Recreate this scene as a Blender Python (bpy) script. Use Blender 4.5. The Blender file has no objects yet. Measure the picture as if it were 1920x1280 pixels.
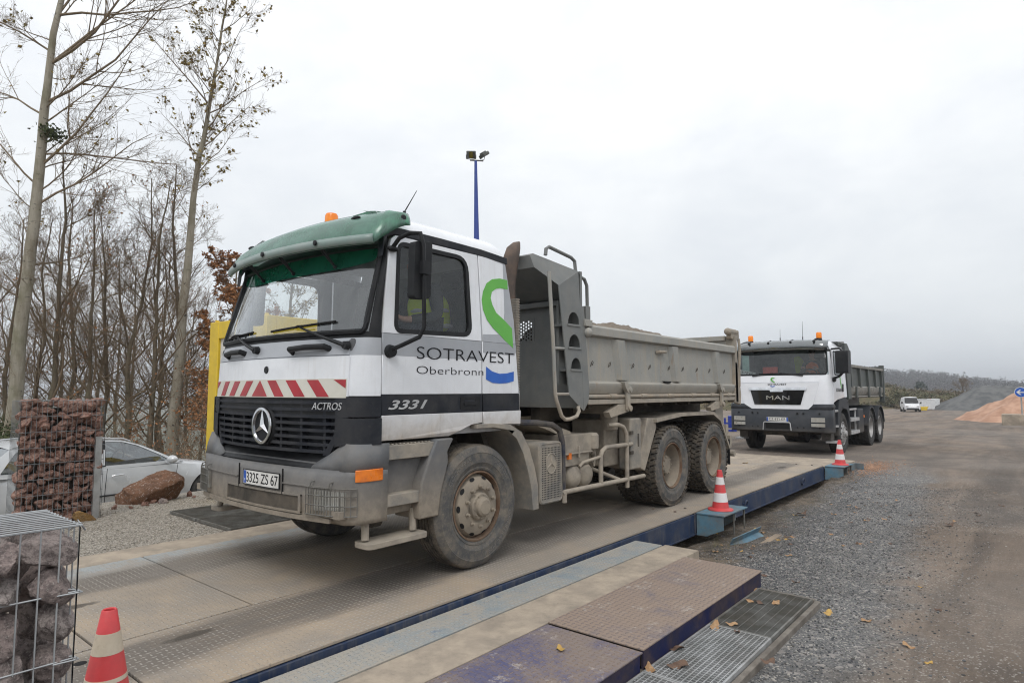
import bpy, bmesh, math, random
import numpy as np
from mathutils import Vector, Matrix, geometry, noise as mnoise
R = math.radians
scene = bpy.context.scene
COL = scene.collection
# ------------------------------------------------------------------ camera
cam_d = bpy.data.cameras.new("camera"); cam = bpy.data.objects.new("camera", cam_d); COL.objects.link(cam)
cam_d.sensor_width = 36.0; cam_d.lens = 36.0*1170/1920; cam_d.clip_start = 0.05; cam_d.clip_end = 6000
fx, hy, vx = 1170.0, 732.0, 1935.0
_p = math.atan((hy-640)/fx); _a = math.atan2(vx-960, math.hypot(fx, hy-640))
FW = Vector((math.cos(_a)*math.cos(_p), math.sin(_a)*math.cos(_p), math.sin(_p)))
RT = Vector((math.sin(_a), -math.cos(_a), 0)); UP = RT.cross(FW)
cam.matrix_world = Matrix(((RT.x, UP.x, -FW.x, -4.05), (RT.y, UP.y, -FW.y, -5.0), (RT.z, UP.z, -FW.z, 1.53), (0, 0, 0, 1)))
scene.camera = cam
# ------------------------------------------------------------------ sky
SUN_EL, SUN_AZ = 52.0, 215.0      # azimuth measured from +x towards +y
w = bpy.data.worlds.new("World"); scene.world = w; w.use_nodes = True
nt = w.node_tree; nt.nodes.clear()
out = nt.nodes.new('ShaderNodeOutputWorld'); bg = nt.nodes.new('ShaderNodeBackground'); bg.inputs[1].default_value = 0.1
sky = nt.nodes.new('ShaderNodeTexSky'); sky.sky_type = 'NISHITA'; sky.sun_disc = False
sky.sun_elevation = R(SUN_EL); sky.sun_rotation = R(90-SUN_AZ); sky.air_density = 1.0; sky.dust_density = 4.0
tc = nt.nodes.new('ShaderNodeTexCoord')
mp = nt.nodes.new('ShaderNodeMapping'); mp.inputs['Scale'].default_value = (1.0, 1.0, 2.0)
nt.links.new(tc.outputs['Generated'], mp.inputs[0])
def wnoise(scale, det, rough, lo, hi, c0, c1, dist=0.0):
    n = nt.nodes.new('ShaderNodeTexNoise'); n.inputs['Scale'].default_value = scale; n.inputs['Detail'].default_value = det
    n.inputs['Roughness'].default_value = rough; n.inputs['Distortion'].default_value = dist
    nt.links.new(mp.outputs[0], n.inputs[0])
    r = nt.nodes.new('ShaderNodeValToRGB'); r.color_ramp.elements[0].position = lo; r.color_ramp.elements[1].position = hi
    r.color_ramp.elements[0].color = (*c0, 1); r.color_ramp.elements[1].color = (*c1, 1)
    nt.links.new(n.outputs[0], r.inputs[0]); return r.outputs[0]
cl = wnoise(4.2, 10, 0.58, 0.34, 0.68, (0.865, 0.88, 0.905), (1.0, 1.0, 1.0), 0.25)
# overcast luminance: brighter overhead, greyer towards the horizon
sx = nt.nodes.new('ShaderNodeSeparateXYZ'); nt.links.new(tc.outputs['Generated'], sx.inputs[0])
rz = nt.nodes.new('ShaderNodeValToRGB'); el = rz.color_ramp.elements
el[0].position = 0.0; el[0].color = (0.615, 0.64, 0.655, 1); el[1].position = 1.0; el[1].color = (1.0, 1.0, 1.0, 1)
e = el.new(0.10); e.color = (0.645, 0.67, 0.685, 1); e = el.new(0.26); e.color = (0.69, 0.71, 0.725, 1); e = el.new(0.54); e.color = (0.81, 0.82, 0.83, 1)
nt.links.new(sx.outputs['Z'], rz.inputs[0])
mu = nt.nodes.new('ShaderNodeMix'); mu.data_type = 'RGBA'; mu.blend_type = 'MULTIPLY'; mu.inputs[0].default_value = 1.0
nt.links.new(cl, mu.inputs[6]); nt.links.new(rz.outputs[0], mu.inputs[7])
sc_ = nt.nodes.new('ShaderNodeVectorMath'); sc_.operation = 'SCALE'; sc_.inputs['Scale'].default_value = 13.2
nt.links.new(mu.outputs[2], sc_.inputs[0])
mx = nt.nodes.new('ShaderNodeMix'); mx.data_type = 'RGBA'; mx.inputs[0].default_value = 0.96
nt.links.new(sky.outputs[0], mx.inputs[6]); nt.links.new(sc_.outputs[0], mx.inputs[7])
nt.links.new(mx.outputs[2], bg.inputs[0]); nt.links.new(bg.outputs[0], out.inputs[0])
# ------------------------------------------------------------------ sun behind the cloud
sd = bpy.data.lights.new("sun", 'SUN'); sd.energy = 1.1; sd.angle = R(22); sd.color = (1, 0.97, 0.93)
so = bpy.data.objects.new("sun", sd); COL.objects.link(so)
_sdir = Vector((math.cos(R(SUN_EL))*math.cos(R(SUN_AZ)), math.cos(R(SUN_EL))*math.sin(R(SUN_AZ)), math.sin(R(SUN_EL))))
so.rotation_euler = _sdir.to_track_quat('Z', 'Y').to_euler()
scene.view_settings.view_transform = 'Standard'; scene.view_settings.look = 'None'
scene.view_settings.exposure = 0.18; scene.view_settings.gamma = 1.0; scene.view_settings.use_curve_mapping = False
scene.cycles.pixel_filter_type = 'BLACKMAN_HARRIS'; scene.cycles.filter_width = 1.1; scene.cycles.max_bounces = 8; scene.cycles.transparent_max_bounces = 24

# ------------------------------------------------------------------ helpers: scene graph
def tag(o, label=None, cat=None, group=None, kind=None):
    if label: o['label'] = label
    if cat: o['category'] = cat
    if group: o['group'] = group
    if kind: o['kind'] = kind
    return o
def empty(name, loc=(0, 0, 0), rz=0.0, label=None, cat=None, group=None):
    o = bpy.data.objects.new(name, None); o.empty_display_size = 0.3; COL.objects.link(o)
    o.location = loc; o.rotation_euler = (0, 0, rz); return tag(o, label, cat, group)
def copy_tree(o, parent=None):
    c = o.copy(); COL.objects.link(c)
    if parent is not None: c.parent = parent
    for ch in list(o.children): copy_tree(ch, c)
    return c
class MB:
    """collects shapes, links them as ONE mesh object"""
    def __init__(s): s.v = []; s.f = []; s.m = []
    def add(s, vs, fs, m=0):
        n = len(s.v); s.v += [tuple(p) for p in vs]; s.f += [tuple(i+n for i in f) for f in fs]; s.m += [m]*len(fs); return s
    def box(s, x0, x1, y0, y1, z0, z1, m=0):
        v = [(x0, y0, z0), (x1, y0, z0), (x1, y1, z0), (x0, y1, z0), (x0, y0, z1), (x1, y0, z1), (x1, y1, z1), (x0, y1, z1)]
        return s.add(v, [(0, 3, 2, 1), (4, 5, 6, 7), (0, 1, 5, 4), (1, 2, 6, 5), (2, 3, 7, 6), (3, 0, 4, 7)], m)
    def obox(s, c, sz, M, m=0):
        v = [Vector(c)+M @ Vector((a*sz[0]/2, b*sz[1]/2, d*sz[2]/2)) for d in (-1, 1) for a, b in ((-1, -1), (1, -1), (1, 1), (-1, 1))]
        return s.add(v, [(0, 3, 2, 1), (4, 5, 6, 7), (0, 1, 5, 4), (1, 2, 6, 5), (2, 3, 7, 6), (3, 0, 4, 7)], m)
    def tube(s, pts, r, n=8, m=0, caps=True):
        pts = [Vector(p) for p in pts]; k = len(pts); rr = r if hasattr(r, '__len__') else [r]*k
        t0 = (pts[1]-pts[0]).normalized(); up = Vector((0, 0, 1)) if abs(t0.z) < 0.9 else Vector((1, 0, 0))
        u = t0.cross(up).normalized(); vs = []
        for i, p in enumerate(pts):
            t = (pts[min(i+1, k-1)]-pts[max(i-1, 0)]).normalized()
            u = (u-t*u.dot(t)).normalized(); w_ = t.cross(u)
            for j in range(n):
                a = 2*math.pi*j/n; vs.append(p+(u*math.cos(a)+w_*math.sin(a))*rr[i])
        fs = [(i*n+j, i*n+(j+1) % n, (i+1)*n+(j+1) % n, (i+1)*n+j) for i in range(k-1) for j in range(n)]
        if caps: fs += [tuple(range(n))[::-1], tuple(range((k-1)*n, k*n))]
        return s.add(vs, fs, m)
    def lathe(s, prof, c=(0, 0, 0), axis='y', n=32, m=0, caps=False, mats=None):
        """prof: (radius, height) pairs"""
        c = Vector(c); vs = []
        for r, h in prof:
            for j in range(n):
                a = 2*math.pi*j/n; ca, sa = r*math.cos(a), r*math.sin(a)
                vs.append(c+Vector({'y': (ca, h, sa), 'z': (ca, sa, h), 'x': (h, ca, sa)}[axis]))
        base = len(s.f); k = len(prof)
        fs = [(i*n+j, i*n+(j+1) % n, (i+1)*n+(j+1) % n, (i+1)*n+j) for i in range(k-1) for j in range(n)]
        if caps: fs += [tuple(range(n))[::-1], tuple(range((k-1)*n, k*n))]
        s.add(vs, fs, m)
        if mats:
            for i in range(k-1):
                for j in range(n): s.m[base+i*n+j] = mats[i]
        return s
    def prism(s, poly, axis, a0, a1, m=0, holes=()):
        """2D polygon extruded along an axis: axis 'y' takes (x,z), 'x' takes (y,z), 'z' takes (x,y)"""
        mk = {'y': lambda p, a: (p[0], a, p[1]), 'x': lambda p, a: (a, p[0], p[1]), 'z': lambda p, a: (p[0], p[1], a)}[axis]
        return s.panel(poly, lambda p: mk(p, a0), lambda p: mk(p, a1), m, holes)
    def panel(s, poly, fa, fb, m=0, holes=()):
        loops = [list(poly)]+[list(h) for h in holes]
        tri = geometry.tessellate_polygon([[Vector((p[0], p[1], 0)) for p in l] for l in loops])
        flat = [p for l in loops for p in l]; n = len(flat)
        vs = [fa(p) for p in flat]+[fb(p) for p in flat]
        fs = [tuple(t) for t in tri]+[tuple(i+n for i in t[::-1]) for t in tri]
        o = 0
        for l in loops:
            k = len(l); fs += [(o+i, o+(i+1) % k, n+o+(i+1) % k, n+o+i) for i in range(k)]; o += k
        return s.add(vs, fs, m)
    def sphere(s, c, r, n=12, k=8, m=0, sc=(1, 1, 1)):
        vs = []; c = Vector(c)
        for i in range(k+1):
            th = math.pi*i/k
            for j in range(n):
                a = 2*math.pi*j/n
                vs.append(c+Vector((r*sc[0]*math.sin(th)*math.cos(a), r*sc[1]*math.sin(th)*math.sin(a), r*sc[2]*math.cos(th))))
        return s.add(vs, [(i*n+j, i*n+(j+1) % n, (i+1)*n+(j+1) % n, (i+1)*n+j) for i in range(k) for j in range(n)], m)
    def build(s, name, mats, parent=None, smooth=35, bevel=0, seg=2, recalc=True, label=None, loc=None):
        me = bpy.data.meshes.new(name); me.from_pydata(s.v, [], s.f)
        mats = mats if isinstance(mats, (list, tuple)) else [mats]
        for m in mats: me.materials.append(m)
        if len(mats) > 1: me.polygons.foreach_set('material_index', s.m)
        if recalc:
            bm = bmesh.new(); bm.from_mesh(me); bmesh.ops.recalc_face_normals(bm, faces=bm.faces); bm.to_mesh(me); bm.free()
        if smooth: 
            me.polygons.foreach_set('use_smooth', [True]*len(me.polygons)); me.set_sharp_from_angle(angle=R(smooth))
        me.validate(); me.update()
        o = bpy.data.objects.new(name, me); COL.objects.link(o)
        if parent is not None: o.parent = parent
        if loc is not None: o.location = loc
        if bevel:
            b = o.modifiers.new('bevel', 'BEVEL'); b.width = bevel; b.segments = seg; b.limit_method = 'ANGLE'; b.angle_limit = R(40); b.harden_normals = False
        if label: o['label'] = label
        return o
def lerp(a, b, t): return a+(b-a)*t
def interp(x, tab):
    if x <= tab[0][0]: return tab[0][1]
    for (a, p), (b, q) in zip(tab, tab[1:]):
        if x <= b: return p+(q-p)*(x-a)/(b-a)
    return tab[-1][1]
def sstep(a, b, x):
    t = min(1, max(0, (x-a)/(b-a))); return t*t*(3-2*t)
def rrect(x0, x1, y0, y1, r, n=5):
    rs = r if hasattr(r, '__len__') else [r]*4; o = []
    for (cx, cy, a0), rr in zip(((x1-rs[0], y1-rs[0], 0), (x0+rs[1], y1-rs[1], 90), (x0+rs[2], y0+rs[2], 180), (x1-rs[3], y0+rs[3], 270)), rs):
        for i in range(n+1):
            a = R(a0+90*i/n); o.append((cx+rr*math.cos(a), cy+rr*math.sin(a)))
    return o
def rpoly(pts, r, n=4):
    """polygon with rounded corners"""
    o = []; k = len(pts)
    for i in range(k):
        p = Vector(pts[i]); a = Vector(pts[i-1]); b = Vector(pts[(i+1) % k])
        rr = r[i] if hasattr(r, '__len__') else r
        da = (a-p); db = (b-p); ra = min(rr, da.length*0.45); rb = min(rr, db.length*0.45)
        if rr <= 0: o.append(tuple(p)); continue
        p0 = p+da.normalized()*ra; p1 = p+db.normalized()*rb
        for j in range(n+1):
            t = j/n; q = p0*(1-t)**2+p*2*t*(1-t)+p1*t*t; o.append((q.x, q.y))
    return o
def text_mesh(name, s, width, height, mapf, mat, parent, extr=0.004, thin=0.0, shear=0.0, bold=0.0):
    """lettering as real thin geometry; (u,v) in a box width x height, mapf(u,v,w) -> point"""
    cu = bpy.data.curves.new(name, 'FONT'); cu.body = s; cu.size = 1.0; cu.extrude = 0.5; cu.offset = bold-thin; cu.shear = shear; cu.resolution_u = 4
    to = bpy.data.objects.new(name, cu); COL.objects.link(to)
    dg = bpy.context.evaluated_depsgraph_get(); me = bpy.data.meshes.new_from_object(to.evaluated_get(dg))
    bpy.data.objects.remove(to); 
    co = np.array([v.co for v in me.vertices]); mn = co.min(0); mxx = co.max(0)
    for v in me.vertices:
        u = (v.co.x-mn[0])/(mxx[0]-mn[0])*width; q = (v.co.y-mn[1])/(mxx[1]-mn[1])*height
        v.co = mapf(u, q, (v.co.z+0.5)*extr)
    me.name = name; me.materials.clear(); me.materials.append(mat)
    o = bpy.data.objects.new(name, me); COL.objects.link(o); o.parent = parent; return o

# ------------------------------------------------------------------ helpers: materials
class NT:
    def __init__(s, name):
        s.mat = bpy.data.materials.new(name); s.mat.use_nodes = True; s.t = s.mat.node_tree
        s.b = s.t.nodes['Principled BSDF']; s.tc = s.t.nodes.new('ShaderNodeTexCoord')
    def n(s, t): return s.t.nodes.new(t)
    def lk(s, a, b): s.t.links.new(a, b)
    def put(s, sock, v):
        if isinstance(v, (int, float)): sock.default_value = v
        elif isinstance(v, (tuple, list)): sock.default_value = (*v, 1) if len(sock.default_value) == 4 and len(v) == 3 else v
        else: s.lk(v, sock)
    def co(s, scale=(1, 1, 1), which='Object', loc=(0, 0, 0), rot=(0, 0, 0)):
        m = s.n('ShaderNodeMapping'); m.inputs['Scale'].default_value = scale; m.inputs['Location'].default_value = loc; m.inputs['Rotation'].default_value = rot
        s.lk(s.tc.outputs[which], m.inputs[0]); return m.outputs[0]
    def noise(s, scale, det=4, rough=0.55, vec=None, dist=0.0, col=False):
        n = s.n('ShaderNodeTexNoise'); n.inputs['Scale'].default_value = scale; n.inputs['Detail'].default_value = det
        n.inputs['Roughness'].default_value = rough; n.inputs['Distortion'].default_value = dist
        s.lk(vec if vec is not None else s.tc.outputs['Object'], n.inputs[0]); return n.outputs[1 if col else 0]
    def vor(s, scale, vec=None, out='Distance', feat='F1', rand=1.0):
        n = s.n('ShaderNodeTexVoronoi'); n.feature = feat; n.inputs['Scale'].default_value = scale; n.inputs['Randomness'].default_value = rand
        s.lk(vec if vec is not None else s.tc.outputs['Object'], n.inputs[0]); return n.outputs[out]
    def m(s, op, a, b=0.0, c=None, clamp=False):
        n = s.n('ShaderNodeMath'); n.operation = op; n.use_clamp = clamp; s.put(n.inputs[0], a); s.put(n.inputs[1], b)
        if c is not None: s.put(n.inputs[2], c)
        return n.outputs[0]
    def mr(s, v, a, b, c=0.0, d=1.0):
        n = s.n('ShaderNodeMapRange'); n.interpolation_type = 'SMOOTHSTEP'; s.put(n.inputs[0], v)
        for i, q in enumerate((a, b, c, d)): n.inputs[1+i].default_value = q
        return n.outputs[0]
    def mix(s, f, a, b, mode='MIX'):
        n = s.n('ShaderNodeMix'); n.data_type = 'RGBA'; n.blend_type = mode; s.put(n.inputs[0], f); s.put(n.inputs[6], a); s.put(n.inputs[7], b); return n.outputs[2]
    def ramp(s, v, stops):
        n = s.n('ShaderNodeValToRGB'); el = n.color_ramp.elements
        el[0].position, el[0].color = stops[0][0], (*stops[0][1], 1); el[1].position, el[1].color = stops[-1][0], (*stops[-1][1], 1)
        for p, c in stops[1:-1]: e_ = el.new(p); e_.color = (*c, 1)
        s.put(n.inputs[0], v); return n.outputs[0]
    def xyz(s, which='Object'):
        n = s.n('ShaderNodeSeparateXYZ'); s.lk(s.tc.outputs[which], n.inputs[0]); return n.outputs
    def bump(s, h, strength=0.3, dist=0.01, prev=None):
        n = s.n('ShaderNodeBump'); n.inputs['Strength'].default_value = strength; n.inputs['Distance'].default_value = dist
        s.lk(h, n.inputs['Height'])
        if prev is not None: s.lk(prev, n.inputs['Normal'])
        s.lk(n.outputs[0], s.b.inputs['Normal']); return n.outputs[0]
    def done(s, col=None, rough=None, metal=None, spec=None, **kw):
        if col is not None: s.put(s.b.inputs['Base Color'], col)
        if rough is not None: s.put(s.b.inputs['Roughness'], rough)
        if metal is not None: s.put(s.b.inputs['Metallic'], metal)
        if spec is not None: s.put(s.b.inputs['Specular IOR Level'], spec)
        for k, v in kw.items(): s.put(s.b.inputs[k], v)
        return s.mat
def simple(name, c, c2=None, rough=0.6, metal=0.0, scale=6, bump=0.0, bscale=60, dirt=0.0, dcol=(0.27, 0.225, 0.175), zlo=None, zhi=None, coat=0.0, streak=0.0, spec=None, sheen=None):
    """base colour varied by noise, patchy road dust (thicker low down where zlo..zhi is given), fine bump"""
    N = NT(name); c2 = c2 or tuple(x*0.8 for x in c)
    base = N.mix(N.mr(N.noise(scale, 5, 0.6), 0.35, 0.65), c, c2); r = rough
    if spec is None and max(c) < 0.15 and metal == 0: spec = 0.16
    if dirt or zlo is not None:
        nz = N.noise(3.1, 8, 0.68, dist=0.4); nz2 = N.noise(38, 4, 0.6)
        f = N.m('MULTIPLY', N.mr(nz, 0.38, 0.66), dirt)
        f = N.m('ADD', f, N.m('MULTIPLY', N.mr(nz2, 0.58, 0.72), dirt*0.6))
        if zlo is not None:
            z = N.m('ADD', N.xyz()['Z'], N.m('MULTIPLY', N.m('SUBTRACT', nz, 0.5), 0.5))
            f = N.m('ADD', f, N.mr(z, zlo, zhi, 0.92, 0.0))
        if streak:
            st = N.noise(1.0, 5, 0.6, vec=N.co((26, 26, 1.6)))
            f = N.m('ADD', f, N.m('MULTIPLY', N.mr(st, 0.5, 0.75), streak))
        f = N.m('MINIMUM', f, 0.93)
        dc = N.mix(N.mr(N.noise(14, 5, 0.7), 0.3, 0.7), dcol, tuple(x*0.72 for x in dcol))
        base = N.mix(f, base, dc); r = N.m('ADD', rough, N.m('MULTIPLY', f, max(0, 0.92-rough)))
    if bump: N.bump(N.noise(bscale, 4, 0.65), bump, 0.004)
    kw = {}
    if coat: kw['Coat Weight'] = coat; kw['Coat Roughness'] = 0.08
    return N.done(base, r, metal, spec, **kw)
DUST = (0.29, 0.245, 0.19)
M = {}
M['white'] = simple('white_paint', (0.74, 0.765, 0.80), (0.70, 0.725, 0.76), 0.28, coat=0.35, dirt=0.07, dcol=(0.42, 0.36, 0.29), zlo=1.02, zhi=1.46, streak=0.14)
M['white2'] = simple('clean_white_paint', (0.76, 0.78, 0.82), (0.73, 0.75, 0.79), 0.25, coat=0.4, dirt=0.03)
M['silver_band'] = simple('silver_grey_band', (0.36, 0.38, 0.41), (0.34, 0.36, 0.39), 0.35, dirt=0.05)
M['black_strip'] = simple('black_trim', (0.017, 0.020, 0.026), (0.025, 0.028, 0.035), 0.42, dirt=0.14, dcol=(0.16, 0.145, 0.125), bump=0.1, bscale=300)
M['black'] = simple('black_plastic', (0.016, 0.017, 0.019), (0.024, 0.025, 0.027), 0.45, bump=0.1, bscale=200)
M['rubber'] = simple('black_rubber', (0.015, 0.015, 0.016), rough=0.65)
M['bumper'] = simple('grey_bumper_plastic', (0.12, 0.127, 0.136), (0.15, 0.155, 0.162), 0.52, bump=0.12, bscale=260, dirt=0.26, dcol=(0.29, 0.25, 0.20), zlo=0.52, zhi=1.0)
M['grille'] = simple('grille_plastic', (0.017, 0.020, 0.027), (0.026, 0.029, 0.037), 0.48, dirt=0.13, dcol=(0.15, 0.135, 0.115))
M['chrome'] = simple('chrome', (0.75, 0.76, 0.78), rough=0.16, metal=1.0, dirt=0.05)
M['steel_dust'] = simple('dusty_chassis_steel', (0.22, 0.195, 0.165), (0.34, 0.30, 0.245), 0.8, dirt=0.5, dcol=(0.40, 0.345, 0.27), bump=0.3, bscale=45)
M['steel_dark'] = simple('dark_chassis_steel', (0.05, 0.046, 0.04), (0.09, 0.078, 0.065), 0.8, dirt=0.35, dcol=(0.17, 0.145, 0.115), bump=0.3)
M['dusty_grey'] = simple('dusty_grey_plastic', (0.17, 0.165, 0.155), (0.27, 0.245, 0.205), 0.7, dirt=0.55, dcol=(0.40, 0.345, 0.275), bump=0.25, bscale=50)
M['tipper'] = simple('tipper_grey_paint', (0.275, 0.28, 0.265), (0.315, 0.305, 0.275), 0.5, dirt=0.3, dcol=(0.37, 0.32, 0.25), zlo=1.15, zhi=1.72, streak=0.5, bump=0.15, bscale=30)
M['tipper_dark'] = simple('headboard_grey_paint', (0.15, 0.16, 0.16), (0.18, 0.186, 0.18), 0.5, dirt=0.1, dcol=(0.22, 0.195, 0.16), zlo=1.05, zhi=1.5, streak=0.22)
M['tipper_ribs'] = simple('tipper_rail_dust', (0.33, 0.29, 0.235), (0.24, 0.225, 0.195), 0.75, dirt=0.4, dcol=(0.38, 0.29, 0.2), streak=0.3, bump=0.2)
M['indicator'] = simple('orange_lens', (0.85, 0.22, 0.015), (0.6, 0.13, 0.01), 0.25, dirt=0.2)
M['beacon'] = simple('amber_beacon_lens', (0.9, 0.27, 0.02), (0.8, 0.2, 0.01), 0.2)
M['plate_white'] = simple('plate_white', (0.72, 0.72, 0.70), rough=0.4, dirt=0.12)
M['plate_blue'] = simple('plate_blue', (0.02, 0.09, 0.42), rough=0.4)
M['ink'] = simple('black_lettering', (0.016, 0.017, 0.02), rough=0.5)
M['text_grey'] = simple('silver_lettering', (0.55, 0.56, 0.57), rough=0.3, metal=0.3)
M['green'] = simple('green_film', (0.11, 0.42, 0.05), (0.10, 0.39, 0.05), 0.35)
M['blue'] = simple('blue_film', (0.02, 0.13, 0.52), (0.02, 0.11, 0.47), 0.35)
M['red_refl'] = simple('red_reflective', (0.40, 0.018, 0.03), (0.33, 0.015, 0.025), 0.35, dirt=0.1)
M['white_refl'] = simple('white_reflective', (0.62, 0.61, 0.55), (0.58, 0.57, 0.5), 0.4, dirt=0.08)
M['dark_in'] = simple('cab_interior', (0.085, 0.088, 0.094), (0.105, 0.107, 0.112), 0.8)
M['cab_lining'] = simple('cab_lining_grey', (0.42, 0.425, 0.43), rough=0.85)
M['hose'] = simple('dark_blue_hose', (0.02, 0.028, 0.05), (0.08, 0.075, 0.07), 0.5, dirt=0.3)
M['rust'] = simple('rusty_exhaust', (0.15, 0.105, 0.08), (0.09, 0.072, 0.062), 0.85, bump=0.3)
def tipper_mat():
    N = NT('tipper_grey_paint'); z = N.xyz()['Z']
    c = N.mix(N.mr(N.noise(3, 6, 0.65), 0.35, 0.65), (0.275, 0.28, 0.265), (0.325, 0.315, 0.285))
    st = N.noise(1.0, 5, 0.6, vec=N.co((22, 22, 1.3))); c = N.mix(N.m('MULTIPLY', N.mr(st, 0.48, 0.72), 0.55), c, (0.37, 0.32, 0.25))
    rs = N.noise(1.0, 4, 0.65, vec=N.co((7.5, 7.5, 1.0), loc=(3, 1, 0))); rp = N.noise(2.4, 5, 0.7); c = N.mix(N.m('MULTIPLY', N.mr(rs, 0.60, 0.72), N.mr(rp, 0.45, 0.6, 0.1, 0.75)), c, (0.27, 0.165, 0.095))
    c = N.mix(N.mr(N.m('ADD', z, N.m('MULTIPLY', rp, 0.4)), 1.45, 1.95, 0.85, 0.0), c, N.mix(N.mr(N.noise(14, 5, 0.7), 0.3, 0.7), (0.40, 0.34, 0.265), (0.29, 0.25, 0.2)))
    c = N.mix(N.mr(N.noise(30, 4, 0.75), 0.62, 0.70, 0, 0.5), c, (0.16, 0.12, 0.085))
    N.bump(N.m('ADD', N.noise(3.5, 4, 0.6), N.m('MULTIPLY', N.noise(40, 4, 0.7), 0.12)), 0.35, 0.02); return N.done(c, 0.62, spec=0.35)
M['tipper'] = tipper_mat()
def tyre_mat(name, side=(0.085, 0.088, 0.09), dust=0.55, dc=(0.25, 0.215, 0.17)):
    N = NT(name)
    f = N.m('ADD', N.m('MULTIPLY', N.mr(N.noise(7, 7, 0.7), 0.35, 0.7), dust), N.m('MULTIPLY', N.mr(N.noise(60, 4, 0.7), 0.5, 0.7), dust*0.4), clamp=True)
    N.bump(N.noise(90, 4, 0.7), 0.35, 0.004)
    return N.done(N.mix(f, side, dc), 0.88)
M['tyre_side'] = tyre_mat('tyre_sidewall', (0.06, 0.063, 0.066), 0.65, (0.21, 0.178, 0.14))
M['tyre_tread'] = tyre_mat('tyre_tread', (0.03, 0.028, 0.026), 0.75, (0.17, 0.14, 0.105))
M['tyre_clean'] = tyre_mat('clean_tyre', (0.028, 0.028, 0.029), 0.35, (0.11, 0.1, 0.085))
M['rim_dust'] = simple('dusty_rim', (0.27, 0.23, 0.18), (0.19, 0.165, 0.135), 0.8, dirt=0.4, dcol=(0.36, 0.31, 0.24), bump=0.4, bscale=40)
M['rim_rust'] = simple('rusty_rim_edge', (0.12, 0.07, 0.045), (0.2, 0.15, 0.11), 0.85)
def glass(name, tint=(0.8, 0.85, 0.86), opac=0.12, rough=0.02, dust=0.0, refl=1.0, dcol=(0.45, 0.47, 0.48), fill=0.0):
    """thin sheet of glass: transparent with a fresnel reflection and a film of dust"""
    N = NT(name); t = N.t; N.t.nodes.remove(N.b)
    tr = N.n('ShaderNodeBsdfTransparent'); tr.inputs[0].default_value = (*tint, 1)
    gl = N.n('ShaderNodeBsdfGlossy'); gl.inputs['Roughness'].default_value = rough; gl.inputs[0].default_value = (0.9, 0.93, 0.95, 1)
    fr = N.n('ShaderNodeFresnel'); fr.inputs[0].default_value = 1.5
    mx1 = N.n('ShaderNodeMixShader'); N.lk(N.m('ADD', N.m('MULTIPLY', fr.outputs[0], refl*1.9), opac, clamp=True), mx1.inputs[0]); N.lk(tr.outputs[0], mx1.inputs[1]); N.lk(gl.outputs[0], mx1.inputs[2])
    df = N.n('ShaderNodeBsdfDiffuse'); df.inputs[0].default_value = (*dcol, 1)
    f = N.m('MULTIPLY', N.mr(N.noise(4, 8, 0.7, vec=N.co((1, 1, 0.35)), dist=0.5), 0.3, 0.75), dust); f = N.m('ADD', f, fill)
    mx2 = N.n('ShaderNodeMixShader'); N.lk(f, mx2.inputs[0]); N.lk(mx1.outputs[0], mx2.inputs[1]); N.lk(df.outputs[0], mx2.inputs[2])
    N.lk(mx2.outputs[0], N.t.nodes['Material Output'].inputs[0]); return N.mat
M['glass'] = glass('windscreen_glass', (0.88, 0.92, 0.92), 0.04, 0.03, 0.14)
M['glass_side'] = glass('side_window_glass', (0.93, 0.95, 0.95), 0.01, 0.01, 0.03, 0.5)
M['glass2'] = glass('second_windscreen_glass', (0.66, 0.72, 0.72), 0.02, 0.02, 0.04, 0.45)
M['glass_car'] = glass('car_glass', (0.42, 0.46, 0.46), 0.10, 0.01, 0.04)
def lens_mat():
    N = NT('fluted_lamp_lens'); y = N.xyz()['Y']; fl = N.m('SINE', N.m('MULTIPLY', y, 420.0)); c = N.mix(N.mr(fl, -1, 1), (0.30, 0.30, 0.28), (0.50, 0.50, 0.47))
    c = N.mix(N.m('MULTIPLY', N.mr(N.noise(7, 6, 0.7), 0.4, 0.65), 0.45), c, (0.3, 0.26, 0.2)); N.bump(fl, 0.3, 0.003); return N.done(c, 0.15, 0.2)
M['lens'] = lens_mat()
M['visor'] = glass('green_visor_acrylic', (0.04, 0.46, 0.27), 0.03, 0.2, 0.30, 0.5, (0.22, 0.40, 0.33), 0.16)
M['sunstrip'] = glass('green_sun_strip', (0.02, 0.30, 0.17), 0.04, 0.05, 0.2, 0.4, (0.02, 0.13, 0.085), 0.45)
M['visor_lip'] = simple('dusty_green_grey_visor_lip', (0.20, 0.27, 0.25), (0.25, 0.30, 0.285), 0.35)
M['visor2'] = glass('smoked_visor_acrylic', (0.16, 0.20, 0.19), 0.12, 0.08, 0.10)
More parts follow.
